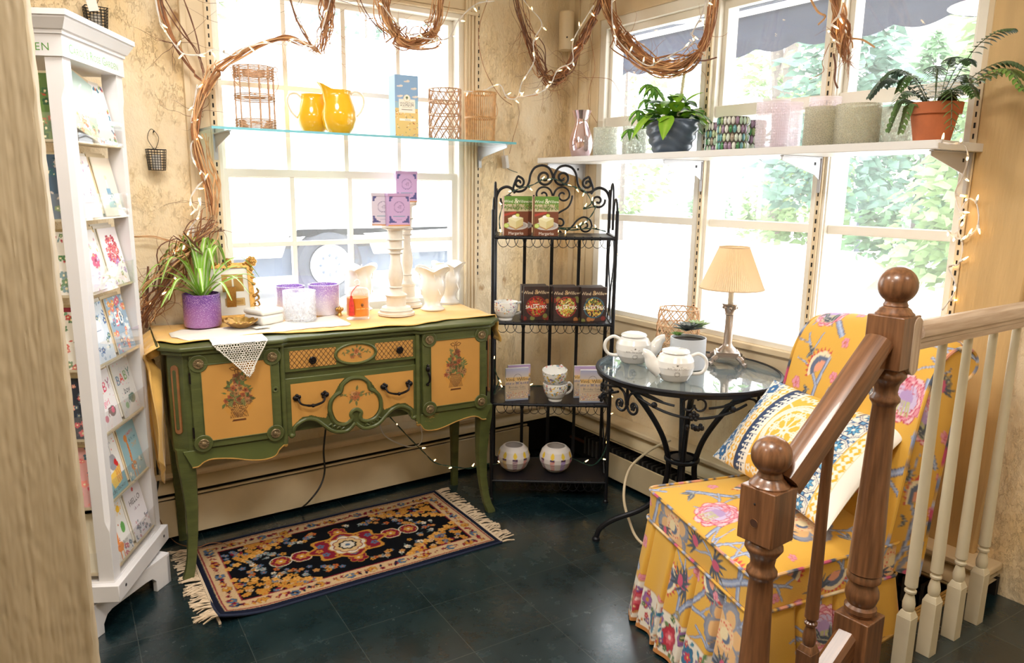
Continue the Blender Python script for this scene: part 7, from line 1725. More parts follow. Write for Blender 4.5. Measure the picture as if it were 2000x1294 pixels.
def baluster(x,y,z0,z1,m,label,hs,cat='baluster',grp='white square based balusters'):
    t=thing('baluster',label,'baluster',(x,y,z0),0,grp); H=z1-z0
    MB().box(-.0205,.0205,-.0205,.0205,0,hs-.012,m).lathe([(.029,hs-.012),(.020,hs+.006)],m,4,a0=PI/4).build('square_base',t,bevel=.0015)
    MB().lathe([(.012,hs),(.0165,hs+.012),(.0175,hs+.028),(.014,hs+.046),(.0115,hs+.056),(.0115,hs+.060),(.016,hs+.064),(.0165,hs+.070),(.012,hs+.074),(.0125,hs+.078),(.0175,hs+.084),(.0172,hs+.10),(.0115,H)],m,24).build('turned_spindle',t,smooth=40); return t
for x,lb in ((2.075,'white baluster nearest the tall newel post'),(2.222,'second white baluster from the tall newel post'),(2.377,'third white baluster from the tall newel post'),(2.532,'fourth white baluster, at far right of the rail')): baluster(x,.938,LAND+.0005,1.214,M_IVB,lb,.19)
baluster(1.625,.966,.30,1.035,M_OAK,'single brown baluster between the two newel posts',.135,grp='brown baluster')
m=MB(); 
sec2=[(-.03,-.03),(.03,-.03),(.03,.012),(.018,.022),(-.018,.022),(-.03,.012)]
o=sweep([(1.44,.975,.112),(1.80,.957,.412)],sec2,M_OAK,'shoe_rail'); tag(o,'sloping brown shoe rail at the foot of the brown baluster','shoe rail')
# ================================================================== REVOLVING CARD STAND
M_CW=mat('white_melamine_stand',C(222,220,222),.45,var=.04,vscale=5)
M_ACR=thin_glass('clear_acrylic',(1,1,1),.02,scatter=.04,scatter_col=(.9,.92,.95))
CA=math.atan2(.878,.479); CO=Vector((.182,2.731,0)); SD=.44
CS=thing('card_stand','tall white revolving greeting card stand beside the foreground post','display stand',tuple(CO),CA)
def cs(x,y,z): return Matrix.Translation(CO)@Matrix.Rotation(CA,4,'Z')@Vector((x,y,z))
for x,y in ((0,0),(SD,0),(SD,SD),(0,SD)):
    w=.052; x0=x if x==0 else x-w; y0=y if y==0 else y-w; p=MB(); cut=.014
    sx=1 if x==0 else -1; sy=1 if y==0 else -1
    pl=lambda c:[(x+sx*c,y),(x+sx*w,y),(x+sx*w,y+sy*w),(x,y+sy*w),(x,y+sy*c)]
    P=[]
    for z,c in ((.20,.0008),(.40,.0008),(.425,cut*.7),(.44,cut),(1.86,cut),(1.875,cut*.7),(1.90,.0008),(1.99,.0008)): P.append([(a,b,z) for a,b in pl(c)])
    p.grid(P,M_CW,cv=True); p.build('post',CS,smooth=25)
m=MB(); m.box(-.022,SD+.022,-.022,SD+.022,.142,.206,M_CW); m.box(0,SD,0,SD,.2,.212,M_CW); m.build('tray',CS,bevel=.003)
m=MB()
for x,y in ((.035,-.0225),(SD-.03,-.0225)): m.lathe([(.006,0),(.005,.0015),(0,.002)],M_BLKS,12,M=Matrix.Translation((x,y,.178))@Matrix.Rotation(rad(90),4,'X'))
m.build('screw_caps',CS)
m=MB(); m.box(-.006,SD+.006,-.006,SD+.006,1.985,2.048,M_CW)
prof=[(.006,2.048),(.012,2.050),(.012,2.060),(.018,2.063),(.022,2.070),(.030,2.085),(.034,2.092),(.034,2.097),(.040,2.099),(.040,2.116)]
m.grid([[(-o,-o,z),(SD+o,-o,z),(SD+o,SD+o,z),(-o,SD+o,z)] for o,z in prof],M_CW,cv=True); m.box(-.036,SD+.036,-.036,SD+.036,2.105,2.115,M_CW); CR=m.build('crown',CS,smooth=20)
M_GT=mat('pale_green_lettering',C(140,190,142),.5); M_GT2=mat('green_lettering',C(86,140,62),.5)
def smallcaps(mb,words,o,u,h,mm,track=1.0):
    """big initials, small following capitals, one flat lettering mesh"""
    u=Vector(u); total=0; items=[]
    for wd in words:
        for i,ch in enumerate(wd):
            if ch=="'": items.append((ch,h*.9,total)); total+=h*.22; continue
            hh=h if i==0 else h*.74; V,T,wid=text_tris(ch); items.append((ch,hh,total)); total+=(wid+.10)*hh*track
        total+=h*.28
    o=Vector(o)-u*(total/2)
    for ch,hh,x in items: mb.text(ch,o+u*x+Vector((0,0,.36*hh-h*.36)),u,(0,0,1),hh,mm,align='L')
m=MB(); smallcaps(m,["CAROL'S","ROSE","GARDEN"],(SD/2,-.0062,2.016),(1,0,0),.040,M_GT,.92); m.build('lettering',CR,smooth=0)
m=MB(); smallcaps(m,["CAROL'S","ROSE","GARDEN"],(-.0062,SD/2+.018,2.016),(0,-1,0),.044,M_GT2,1.0); m.build('lettering',CR,smooth=0)
TZS=[.24,.49,.74,.985,1.237,1.485,1.735]
M_BEI=mat('beige_shelf_board',C(206,190,158),.6)
for i,z in enumerate(TZS):
    s=MB(); s.box(.052,SD-.052,.004,.075,z-.006,z,M_BEI); s.box(.004,.075,.052,SD-.052,z-.006,z,M_BEI); s.box(.052,SD-.052,.075,.083,z-.006,z+.10,M_BEI); s.box(.075,.083,.052,SD-.052,z-.006,z+.10,M_BEI); s.build('shelf_ledge',CS,smooth=0)
    for ax in (0,1):
        a=MB(); x0,x1=.050,SD-.050
        if ax==0: a.box(x0,x1,-.004,-.0015,z-.004,z+.082,M_ACR)
        else: a.box(-.004,-.0015,x0,x1,z-.004,z+.082,M_ACR)
        a.build('acrylic_pocket',CS,smooth=0)
CWd,CHt=.148,.208
rg=random.Random(90)
def fl(P,n,pal,x0=0,y0=0,x1=None,y1=None,r=(.005,.012)):
    x1=x1 or P.w; y1=y1 or P.h
    for i in range(n):
        x,y=rg.uniform(x0,x1),rg.uniform(y0,y1)
        if i%3==0: P.leaf(x,y,rg.uniform(.012,.022),.006,rg.random()*6.3,pal[rg.randrange(len(pal))])
        else: P.flower(x,y,rg.uniform(*r),pal[rg.randrange(len(pal))],(250,240,200),5,rg.random()*3)
def nc(bg): return Paint(CWd,CHt,.0016,bg)
def d_dress():
    P=nc((190,212,206)); P.rect(0,0,CWd,.06,(206,222,190)); P.poly([(.05,.02),(.10,.02),(.085,.10),(.08,.13),(.07,.13),(.066,.10)],(250,250,250)); P.disc(.076,.148,.011,(240,220,210)); P.line([(.07,.13),(.055,.16),(.075,.18)],.006,(250,240,236)); fl(P,26,[(226,150,90),(240,240,230),(120,160,120),(206,110,90)],y1=.07); return P
def d_border():
    P=nc((246,244,244)); pal=[(60,100,150),(220,110,60),(90,150,110),(200,60,70),(60,130,160),(150,180,80)]
    for i in range(60):
        t=rg.random()*4; k=int(t); u=t-k; x,y=[(u*CWd,.014),(CWd-.014,u*CHt),(u*CWd,CHt-.014),(.014,u*CHt)][k]; P.disc(x+rg.gauss(0,.004),y+rg.gauss(0,.004),.007,pal[rg.randrange(6)],.005,rg.random()*3)
    P.text('with love',CWd/2,.11,.016,(226,190,150)); return P
def d_purple():
    P=nc((244,240,242)); fl(P,40,[(190,150,190),(226,190,206),(150,130,170),(206,206,190)],y0=.05,r=(.004,.008)); P.line([(.04,.05),(.11,.05)],.004,(206,190,206)); return P
def d_cake():
    P=nc((240,226,208)); P.rect(.052,.05,.096,.075,(240,240,236)); P.rect(.046,.03,.102,.052,(150,180,190)); P.rect(.058,.075,.09,.10,(120,160,190)); P.rect(.072,.10,.077,.13,(250,250,240)); P.disc(.0745,.137,.008,(240,220,180)); fl(P,8,[(90,140,170),(220,220,200)],x0=.05,x1=.1,y0=.04,y1=.09,r=(.003,.006)); return P
def d_pink():
    P=nc((242,240,242)); P.flower(.10,.10,.028,(206,90,130),(150,40,80),7,0,edge=(226,170,190)); fl(P,34,[(226,160,190),(206,120,160),(190,206,190),(240,200,120),(180,160,210)],r=(.004,.010)); P.line([(.02,.13),(.07,.13)],.005,(200,190,200)); return P
def d_bouquet():
    P=nc((246,240,244))
    for i in range(60): a=rg.uniform(0,6.3); r=.045*rg.random()**.5; P.flower(.074+r*math.cos(a),.125+r*1.2*math.sin(a),.010,[(206,60,90),(226,110,120),(180,40,80)][i%3],(240,200,160),5)
    fl(P,22,[(160,120,200),(226,190,120),(130,150,90)],y1=.10); return P
def d_blue():
    P=nc((214,226,240)); fl(P,46,[(60,100,160),(120,160,206),(90,130,150),(240,244,250),(70,120,120)],r=(.006,.014)); P.disc(.07,.11,.04,(236,240,248)); P.line([(.045,.11),(.095,.11)],.004,(150,170,200)); return P
def d_fifty():
    P=nc((150,176,200)); fl(P,60,[(236,130,110),(240,170,90),(220,230,240),(90,120,150),(226,110,130),(190,210,230)],r=(.008,.017)); P.text('50',CWd/2,.128,.07,(255,255,255)); return P
def d_baby(kind):
    P=nc((236,232,234) if kind=='girl' else (206,204,202)); P.text("it's a",CWd*.45,.18,.020,(190,190,200)); cols=[(226,60,110),(240,150,50),(220,60,100),(150,80,120)] if kind=='girl' else [(70,110,140),(206,70,60),(110,150,90),(70,120,110)]
    for i,ch in enumerate('BABY'): P.text(ch,.026+.032*i,.142+.004*i,.052,cols[i])
    P.text(kind,CWd*.5,.095,.034,(226,90,140) if kind=='girl' else (60,70,80))
    for i in range(30): P.disc(rg.uniform(0,CWd),rg.uniform(0,CHt),.002,[(226,90,120),(150,150,170)][i%2])
    c=(120,96,96) if kind=='girl' else (96,120,110); P.disc(.10,.055,.024,c,.020); P.disc(.082,.062,.012,c); P.line([(.074,.062),(.066,.05),(.07,.042)],.005,c); P.disc(.105,.058,.012,(226,90,130) if kind=='girl' else (70,100,90)); P.disc(.045,.04,.014,(206,120,140) if kind=='girl' else (140,170,130),.012); return P
def d_ark():
    P=nc((236,234,232)); P.rect(0,0,CWd,.06,(126,176,190)); P.poly([(.03,.075),(.13,.095),(.115,.035),(.05,.025)],(240,200,90))
    for i in range(5): P.line([(.09+.009*i,.09),(.087+.008*i,.035)],.003,(206,90,60))
    P.disc(.085,.115,.030,(158,158,168)); P.disc(.065,.125,.018,(170,170,180)); P.disc(.105,.11,.012,(206,40,40)); P.disc(.112,.10,.010,(206,40,40)); P.disc(.04,.09,.013,(110,60,50)); P.line([(.09,.14),(.09,.18),(.10,.19),(.108,.18)],.003,(170,170,180))
    for i in range(12): P.disc(rg.uniform(0,CWd),rg.uniform(.13,.2),.003,(220,80,70))
    P.text('Baby Shower',CWd/2,.018,.022,(50,70,90)); return P
def d_gir(sun):
    P=nc((238,236,234) if sun else (140,176,186)); o=(240,140,50) if sun else (206,130,60)
    P.line([(.05,.05),(.055,.12),(.05,.155)],.014,o,.010); P.disc(.048,.158,.014,o); P.disc(.058,.045,.024,o,.018); P.line([(.045,.0),(.05,.045)],.006,o); P.line([(.07,.0),(.068,.045)],.006,o)
    for i in range(9): P.disc(.05+rg.gauss(0,.01),rg.uniform(.03,.15),.003,(200,90,40))
    if sun: P.disc(.112,.172,.014,(250,200,60)); [P.line([(.112+.016*math.cos(k),.172+.016*math.sin(k)),(.112+.026*math.cos(k),.172+.026*math.sin(k))],.003,(250,190,50)) for k in range(0,7)]; P.disc(.11,.10,.016,(106,170,90),.022); fl(P,12,[(200,90,120),(90,120,150)],y1=.04,x0=.07); P.text('Baby',.1,.05,.02,(110,110,120))
    else: P.text('HAPPY',.09,.17,.022,(206,90,60)); P.text('BIRTH',.10,.145,.022,(60,110,130)); P.text('DAY',.105,.12,.022,(206,150,60)); fl(P,12,[(90,130,140),(230,220,200)],y1=.06)
    return P
def d_hello():
    P=nc((226,222,228)); P.text('HELLO',CWd/2,.15,.032,(60,54,56)); P.text('little one',CWd/2,.118,.016,(150,120,140)); fl(P,40,[(90,90,110),(190,130,150),(120,130,150)],y1=.07,r=(.004,.008)); P.disc(.08,.19,.008,(200,90,90)); return P
def d_left(pal,bg): P=nc(bg); fl(P,50,pal,r=(.007,.016)); return P
RC=[(d_dress,'mint card of a dancer in a white dress, tilted in the top tier'),(d_border,'white card with a ring of coloured leaves in the top tier'),(d_purple,'white card with small purple flowers in the second tier'),(d_cake,'cream card with a little blue cake in the second tier'),(d_pink,'white card with pink roses in the third tier'),(d_bouquet,'white card with a magenta bouquet in the third tier'),(d_blue,'pale blue card with navy flowers in the fourth tier'),(d_fifty,'blue floral card with a big white 50'),(lambda:d_baby('girl'),'white card reading baby girl with pink elephants'),(lambda:d_baby('boy'),'grey card reading baby boy with green elephant'),(d_ark,'card with elephants in a yellow ark, baby shower'),(lambda:d_gir(False),'blue birthday card with an orange giraffe'),(lambda:d_gir(True),'white card with a giraffe under a yellow sun, bottom tier'),(d_hello,'pale grey hello card in the bottom tier at right')]
BACKW=['top','second','third','fourth','fifth','sixth','bottom']
def put_card(P,label,tier,xc,face,yo,tilt,side,w=CWd,h=CHt,lift=0,group='greeting cards',back=None):
    z=TZS[6-tier]+.0015+lift; b=MB(); painted(b,P,(-w/2,-.0012,0),(1,0,0),(0,0,1),M_PRINT); b.box(-w/2,w/2,-.0004,.0018,0.0003,h,M_PRINT,col=L3(*side))
    o=b.build('greeting_card',None,smooth=0)
    loc=Matrix.Translation((xc,yo,z)) if face==0 else Matrix.Translation((yo,xc,z))@Matrix.Rotation(rad(-90),4,'Z')
    o.matrix_world=Matrix.Translation(CO)@Matrix.Rotation(CA,4,'Z')@loc@Matrix.Rotation(rad(-11),4,'X')@Matrix.Rotation(rad(tilt),4,'Y')
    return tag(o,label,'card',group)
for tier in range(7):
    for k in range(2):
        fn,lb=RC[tier*2+k]; P=fn(); xc=.130 if k==0 else .305; tl=0; lift=0
        if tier==0 and k==0: tl=17; lift=.022; xc=.15
        put_card(P,lb,tier,xc,0,.010+.0*k,tl,(236,228,210),lift=lift)
        e=Paint(CWd,CHt,.02,(240,234,222) if (tier+k)%2 else (226,206,170),1); side='left' if k==0 else 'right'
        put_card(e,f'plain cream envelope behind the {side} card of the {BACKW[tier]} tier',tier,xc+(-.012 if k else .008),0,.018,tl*.8,(226,212,184),lift=lift+.010,group='envelopes behind cards')
        if tier in (1,2,5): put_card(e,f'second envelope at the back of the {side} stack, {BACKW[tier]} tier',tier,xc-.014,0,.026,tl*.8,(226,212,184),lift=lift+.016,group='envelopes behind cards')
LC=[(([(60,110,60),(40,90,50),(190,80,50),(120,150,80)],(96,130,60)),'green leafy card on the side face by the post, top tier'),(([(30,70,90),(60,110,120),(120,150,90),(200,190,180)],(70,96,120)),'dark teal floral card by the post, second tier'),(([(190,50,70),(90,140,90),(110,150,160)],(240,236,228)),'white card with red berries by the post, third tier'),(([(90,130,90),(206,80,70),(130,170,130)],(236,232,222)),'white leafy card with red top edge by the post'),(([(226,110,120),(240,170,150),(90,110,130),(206,80,90)],(34,46,66)),'navy card with pink flowers by the post'),(([(206,40,80),(236,120,130),(60,110,130),(240,150,140)],(226,170,170)),'pink and crimson floral card by the post')]
for tier,((pal,bg),lb) in enumerate(LC):
    P=d_left(pal,bg)
    if tier==3: P.rect(0,CHt-.016,CWd,CHt,(150,30,50))
    put_card(P,lb,tier,.130,1,.010,0,(226,214,190)); e=Paint(CWd,CHt,.02,(240,226,190),1); put_card(e,f'cream envelope behind the side face card, {BACKW[tier]} tier',tier,.124,1,.018,0,(226,212,184),lift=.008,group='envelopes behind cards')
e=Paint(CWd,CHt,.02,(228,220,200),1); put_card(e,'blank cream card standing alone in the bottom tier by the post',6,.130,1,.012,0,(220,206,180))
# square revolving base with bracket feet
BA=math.atan2(.687,.727); R_=Vector((.405,3.026,0)); sd=.46; NB=R_-Vector((.727,.687,0))*sd
Mb=Matrix.Translation(CO).inverted() if False else (Matrix.Translation(CO)@Matrix.Rotation(CA,4,'Z')).inverted()@Matrix.Translation(NB)@Matrix.Rotation(BA,4,'Z')
ft=[(0,0),(.095,0),(.095,.035),(.115,.062),(.14,.07),(sd-.14,.07),(sd-.105,.066),(sd-.085,.045),(sd-.085,0),(sd,0),(sd,.125),(0,.125)]
m=MB(); m.prism(ft,0,.018,M_CW,'xz',M=Mb); m.prism(ft,sd-.018,sd,M_CW,'xz',M=Mb); m.prism([(a,b) for a,b in ft],.0,.018,M_CW,'yz',M=Mb); m.prism([(a,b) for a,b in ft],sd-.018,sd,M_CW,'yz',M=Mb); m.box(0,sd,0,sd,.115,.128,M_CW,M=Mb); m.lathe([(.09,.125),(.09,.145)],M_CW,24,(sd/2,sd/2,0),M=Mb)
m.build('base',CS,bevel=.002)
# ================================================================== VINES, FAIRY LIGHTS, CORDS
M_VINE=mat('dry_brown_vine',C(160,108,70),.75,var=.35,vscale=25); M_VINE2=mat('tan_vine_bark',C(212,164,116),.75,var=.3,vscale=25); M_TWIG=mat('thin_dark_twig',C(124,84,66),.8,var=.3,vscale=30)
def clampw(p):
    if p.y>3.455: p.y=3.455
    if p.x>2.745: p.x=2.745
    return p
def pv(px,py,d):
    return onA(px,py,d) if d>2.9 else onB(px,py,d)
def strands(m,path,n,spread,r,rg,mats,taper=True,seg=5,loose=.4,k=7):
    base=smoothpts(path,k); N_=len(base)
    for i in range(n):
        ph=rg.random()*6.3; tw=rg.uniform(-1.2,1.2); sp=spread*rg.uniform(.2,1.0); a=rg.random()*.18; b=1-rg.random()*.18; i0,i1=int(a*N_),max(int(a*N_)+4,int(b*N_)); w1,w2=rg.random()*6,rg.random()*6
        pts=[]; q=base[i0:i1]
        for j,p in enumerate(q):
            u=(i0+j)/N_; t=(base[min(i0+j+1,N_-1)]-base[max(i0+j-1,0)]).normalized(); s=t.orthogonal().normalized(); w=t.cross(s); an=ph+tw*u*6; rr=sp*(1+loose*math.sin(u*9+w1)+loose*.6*math.sin(u*23+w2)); pts.append(clampw(p+s*math.cos(an)*rr+w*math.sin(an)*rr*.6))
        L_=len(pts); r0=r*rg.uniform(.55,1.25); m.tube(pts,[r0*(.5+.5*math.sin(PI*min(1,(j+1)/L_*1.15)))+.0004 for j in range(L_)] if taper else r0,mats[rg.randrange(len(mats))],seg)
def wisps(m,pts,n,l,rg,r=.0012,down=.5,mt=None):
    for i in range(n):
        p=Vector(pts[rg.randrange(len(pts))]); d=Vector((rg.gauss(0,1),rg.gauss(0,.35),rg.gauss(-down,.8))).normalized(); L_=l*rg.uniform(.4,1.2); q=[p]; 
        for k in range(5): d=(d+Vector((rg.gauss(0,.45),rg.gauss(0,.2),rg.gauss(0,.45)))).normalized(); q.append(clampw(q[-1]+d*L_/5))
        m.tube(smoothpts(q,3),[r*(1-.8*j/15) for j in range(16)],mt or M_TWIG,4)
def garland(label,parts,group='grapevine garlands'):
    m=MB()
    for f in parts: f(m)
    o=m.build('vine_garland',None,smooth=60); return tag(o,label,'garland',group)
W_=lambda L_,d:[pv(x,y,d) for x,y in L_]
g1=random.Random(71); YV=3.40
garland('brown vine trained down the left casing of the sash window past the glass shelf',[
 lambda m: strands(m,W_([(308,-60),(318,20),(340,85),(372,135),(405,165)],YV),7,.014,.0034,g1,[M_VINE,M_TWIG]),
 lambda m: strands(m,W_([(425,120),(402,165),(388,205),(380,250),(385,300),(402,360),(414,420),(405,446)],3.39),15,.036,.0034,g1,[M_VINE2,M_VINE,M_VINE2]),
 lambda m: strands(m,W_([(418,420),(425,360),(410,300),(398,250)],3.38),5,.03,.0026,g1,[M_VINE2]),
 lambda m: wisps(m,W_([(400,165),(390,220),(340,85),(412,400),(420,440)],YV),26,.22,g1,.0014,.2),
 lambda m: strands(m,W_([(300,-40),(350,50),(385,110),(400,160)],YV),3,.02,.0022,g1,[M_TWIG]),
 lambda m: strands(m,W_([(345,-30),(380,60),(395,130),(402,160)],YV),2,.012,.0018,g1,[M_TWIG])])
g2=random.Random(72)
garland('bundle of loose brown twigs fanning out behind the spider plant at left end of sideboard',[
 lambda m: strands(m,W_([(420,430),(385,468),(345,512),(312,565),(285,618),(268,660)],3.40),34,.060,.0032,g2,[M_VINE,M_TWIG,M_VINE2],loose=.7),
 lambda m: strands(m,W_([(250,462),(300,462),(345,472),(400,470)],3.45),2,.008,.0026,g2,[M_VINE2]),
 lambda m: wisps(m,W_([(300,560),(330,520),(290,600),(360,500),(280,620)],3.44),34,.2,g2,.0015,-.5,M_VINE),
 lambda m: m.tube(W_([(286,640),(287,570),(289,520)],3.44),[.006,.007,.004],M_TWIG,7)])
g3=random.Random(73)
garland('pale vine branch arching over the wicker lantern to a hanging twig cluster',[
 lambda m: strands(m,W_([(395,185),(420,145),(460,112),(510,88),(560,76),(600,88),(625,104)],3.36),12,.026,.0036,g3,[M_VINE2,M_VINE2,M_VINE]),
 lambda m: strands(m,W_([(636,-60),(640,10),(637,60),(626,108)],3.36),24,.040,.0034,g3,[M_VINE2,M_VINE]),
 lambda m: strands(m,W_([(556,-40),(575,30),(600,78),(628,105)],3.36),6,.018,.0022,g3,[M_VINE2,M_TWIG]),
 lambda m: wisps(m,W_([(626,104),(620,90),(560,76),(610,95),(640,60)],3.36),44,.17,g3,.0013,.6,M_VINE2),
 lambda m: wisps(m,W_([(640,-10),(480,60),(470,-10),(600,-20)],3.36),14,.4,g3,.0012,.7)])
g4=random.Random(74)
garland('thick coiled vine wreath hanging in the top right of the sash window',[
 lambda m: strands(m,W_([(744,-60),(748,10),(764,55),(795,86),(832,76),(856,38),(860,-60)],3.34),40,.056,.0032,g4,[M_VINE2,M_VINE2,M_VINE],loose=.55),
 lambda m: strands(m,W_([(690,-40),(715,25),(760,70),(790,84)],3.34),6,.03,.0016,g4,[M_TWIG,M_VINE2]),
 lambda m: wisps(m,W_([(795,86),(832,76),(764,55),(815,85)],3.34),36,.13,g4,.0013,.6,M_VINE2)])
g5=random.Random(75)
c5=[(1000,-50,3.36),(1018,40,3.36),(1045,110,3.36),(1068,152,3.36),(1090,158,3.33),(1108,135,3.30)]
def mixpath(L_): return [pv(x,y,d) for x,y,d in L_]
garland('looped vine in the room corner, loose at left and thick toward the display window',[
 lambda m: strands(m,mixpath(c5),20,.055,.0024,g5,[M_VINE,M_TWIG,M_VINE2],loose=.6),
 lambda m: strands(m,mixpath([(1078,158,3.33),(1105,138,3.30),(1130,92,2.64),(1152,50,2.63),(1180,-10,2.62),(1190,-60,2.62)]),32,.036,.0034,g5,[M_VINE,M_TWIG]),
 lambda m: wisps(m,mixpath([(1068,150,3.36),(1045,110,3.36),(1090,158,3.33),(1110,130,3.3),(1018,60,3.36)]),60,.22,g5,.0013,.4,M_VINE),
 lambda m: m.tube(smoothpts(mixpath([(960,-20,3.38),(935,60,3.38),(945,130,3.38),(975,185,3.38),(1000,205,3.38)]),6),.0018,M_VINE,5),
 lambda m: m.tube(smoothpts(mixpath([(985,190,3.40),(1010,190,3.40),(1050,185,3.38)]),4),.0035,M_VINE2,6),
 lambda m: m.tube(smoothpts(mixpath([(1010,195,3.4),(1014,225,3.4),(1002,270,3.4),(995,300,3.4)]),5),.0012,M_VINE,4)])
g6=random.Random(76)
garland('heavy vine swag looping across the left bay of the display window',[
 lambda m: strands(m,mixpath([(1178,-50,2.62),(1192,25,2.62),(1222,82,2.61),(1266,120,2.60),(1315,132,2.60),(1356,112,2.60),(1384,62,2.60),(1398,-50,2.60)]),44,.048,.0036,g6,[M_VINE,M_VINE2,M_VINE],loose=.5),
 lambda m: wisps(m,mixpath([(1266,120,2.60),(1315,132,2.60),(1222,82,2.6),(1356,112,2.6),(1384,62,2.6)]),48,.17,g6,.0013,.35,M_VINE),
 lambda m: m.tube(smoothpts(mixpath([(1150,60,2.64),(1162,130,2.64),(1152,170,2.64),(1150,210,2.64),(1166,240,2.64)]),6),.0014,M_VINE,5),
 lambda m: m.tube(smoothpts(mixpath([(1130,152,2.64),(1175,152,2.62),(1196,158,2.62),(1210,180,2.62)]),5),.0012,M_VINE,5),
 lambda m: m.tube(smoothpts(mixpath([(1358,118,2.60),(1378,118,2.58),(1400,112,2.58)]),4),.003,M_TWIG,6)])
g7=random.Random(77)
garland('stubby vine bundle with dangling roots at the top of the right bay',[
 lambda m: strands(m,mixpath([(1628,-60,2.60),(1636,20,2.60),(1646,75,2.60),(1655,122,2.60)]),34,.036,.0042,g7,[M_VINE,M_VINE2]),
 lambda m: wisps(m,mixpath([(1655,118,2.60),(1648,95,2.60),(1640,60,2.6)]),46,.10,g7,.0013,.5,M_VINE),
 lambda m: m.tube(smoothpts(mixpath([(1628,105,2.6),(1632,130,2.6),(1630,155,2.6),(1636,172,2.6)]),4),.0035,M_TWIG,6),
 lambda m: m.tube(smoothpts(mixpath([(1620,85,2.6),(1606,120,2.6),(1608,140,2.6),(1580,155,2.6)]),5),.0014,M_VINE,5),
 lambda m: m.tube(smoothpts(mixpath([(1660,75,2.6),(1685,78,2.58),(1708,92,2.57)]),4),.0035,M_VINE2,6),
 lambda m: m.tube(smoothpts(mixpath([(1570,-30,2.6),(1595,20,2.6),(1612,32,2.6),(1598,48,2.6)]),5),.004,M_VINE2,6)])
# fairy lights
M_WW=mat('white_light_wire',C(226,220,216),.5); M_GW=mat('green_light_wire',C(34,66,54),.5)
M_BULB=mat('lit_fairy_bulb',C(255,226,180),.3,emit=7,ecol=C(255,206,130))
def bulb_mesh():
    b=MB(); b.lathe([(.0028,.012),(.0034,.017),(.0030,.024),(.0014,.032),(0,.034)],M_BULB,8); return b
def fairy(label,path,wire,bulbs,seed,group=None,tw=True):
    rg=random.Random(seed); t=thing('light_string',label,'fairy lights',(0,0,0),0,group); base=smoothpts(path,6); m=MB()
    for ph in (0,PI): m.tube([p+Vector((math.cos(i*.9+ph),math.sin(i*.9+ph)*.5,math.sin(i*.9+ph)))*.0019 for i,p in enumerate(base)],.0019,wire,5)
    n=bulbs; L_=len(base); blob=None; spots=[]
    for k in range(n):
        p=base[int((k+.5)/n*(L_-1))]; d=Vector((rg.uniform(-1,1),-.35 if wire is M_WW else -.2,rg.uniform(-.9,.9))).normalized(); spots.append((p,d)); m.lathe([(.0032,-.002),(.0046,.001),(.0042,.014),(0,.0145)],wire,7,M=Matrix.Translation(p)@d.to_track_quat('Z','Y').to_matrix().to_4x4())
    m.build('wire',t,smooth=50)
    for p,d in spots:
        if blob is None: blob=bulb_mesh().build('bulb',t,smooth=50); o=blob
        else: o=blob.copy(); COL.objects.link(o); o.parent=t
        o.matrix_local=Matrix.Translation(p)@d.to_track_quat('Z','Y').to_matrix().to_4x4()
    return t
fairy('white fairy lights climbing the vine left of the sash window',mixpath([(300,-20,3.36),(312,40,3.36),(318,55,3.36),(345,92,3.36),(362,106,3.36),(395,106,3.36),(420,96,3.34),(455,108,3.33),(480,92,3.33),(520,84,3.33),(555,86,3.33),(580,76,3.33),(610,90,3.33),(628,60,3.33),(650,-20,3.33)]),M_WW,16,1)
fairy('white fairy lights hanging down the left casing behind the glass shelf end',mixpath([(385,165,3.38),(380,200,3.38),(374,240,3.38),(384,265,3.38),(373,285,3.38),(380,320,3.38),(402,345,3.38),(385,365,3.38),(372,390,3.38),(384,410,3.38),(392,385,3.38),(388,420,3.38),(372,445,3.38),(365,470,3.40),(340,500,3.40),(335,545,3.40),(300,590,3.40),(280,600,3.41)]),M_WW,20,2)
fairy('white fairy lights threaded through the coiled wreath to the woven lanterns',mixpath([(740,0,3.28),(770,40,3.28),(800,66,3.28),(840,76,3.28),(876,74,3.28),(895,40,3.28),(930,8,3.28),(965,2,3.28)]),M_WW,9,3)
fairy('white fairy lights draped over the woven lanterns and up the loose corner vine',mixpath([(905,178,3.28),(940,178,3.28),(975,165,3.28),(990,190,3.28),(1010,190,3.30),(1020,160,3.30),(1043,120,3.30),(1042,80,3.30),(1058,45,3.30),(1030,10,3.30),(1010,-20,3.30)]),M_WW,12,4)
fairy('white fairy lights along the underside of the thick corner vine',mixpath([(1010,190,3.31),(1050,182,3.31),(1075,165,3.30),(1090,135,3.27),(1118,120,2.60),(1118,85,2.59),(1132,55,2.58),(1160,10,2.58)]),M_WW,11,5)
fairy('white fairy lights wound round the swag in the left bay of display window',mixpath([(1195,-10,2.55),(1196,40,2.55),(1205,75,2.55),(1235,108,2.55),(1266,128,2.55),(1290,118,2.55),(1330,98,2.55),(1356,80,2.55),(1352,65,2.55),(1370,30,2.55),(1385,-20,2.55)]),M_WW,12,6)
fairy('white fairy lights on the stubby vine bundle in the right bay',mixpath([(1648,-20,2.555),(1640,25,2.555),(1624,48,2.555),(1622,70,2.555),(1640,85,2.555)]),M_WW,5,7)
fairy('white fairy lights hanging from the right end of the white shelf',mixpath([(1828,274,2.44),(1855,281,2.44),(1884,282,2.50),(1890,310,2.62),(1880,345,2.70),(1866,375,2.73),(1872,405,2.73),(1884,430,2.73),(1866,455,2.73),(1850,450,2.73),(1868,465,2.73),(1890,462,2.73),(1910,440,2.73),(1908,400,2.73),(1892,388,2.73),(1878,410,2.73),(1872,450,2.73),(1880,480,2.73),(1872,515,2.73),(1852,520,2.73),(1865,550,2.73),(1862,575,2.73),(1840,605,2.73)]),M_WW,19,8)
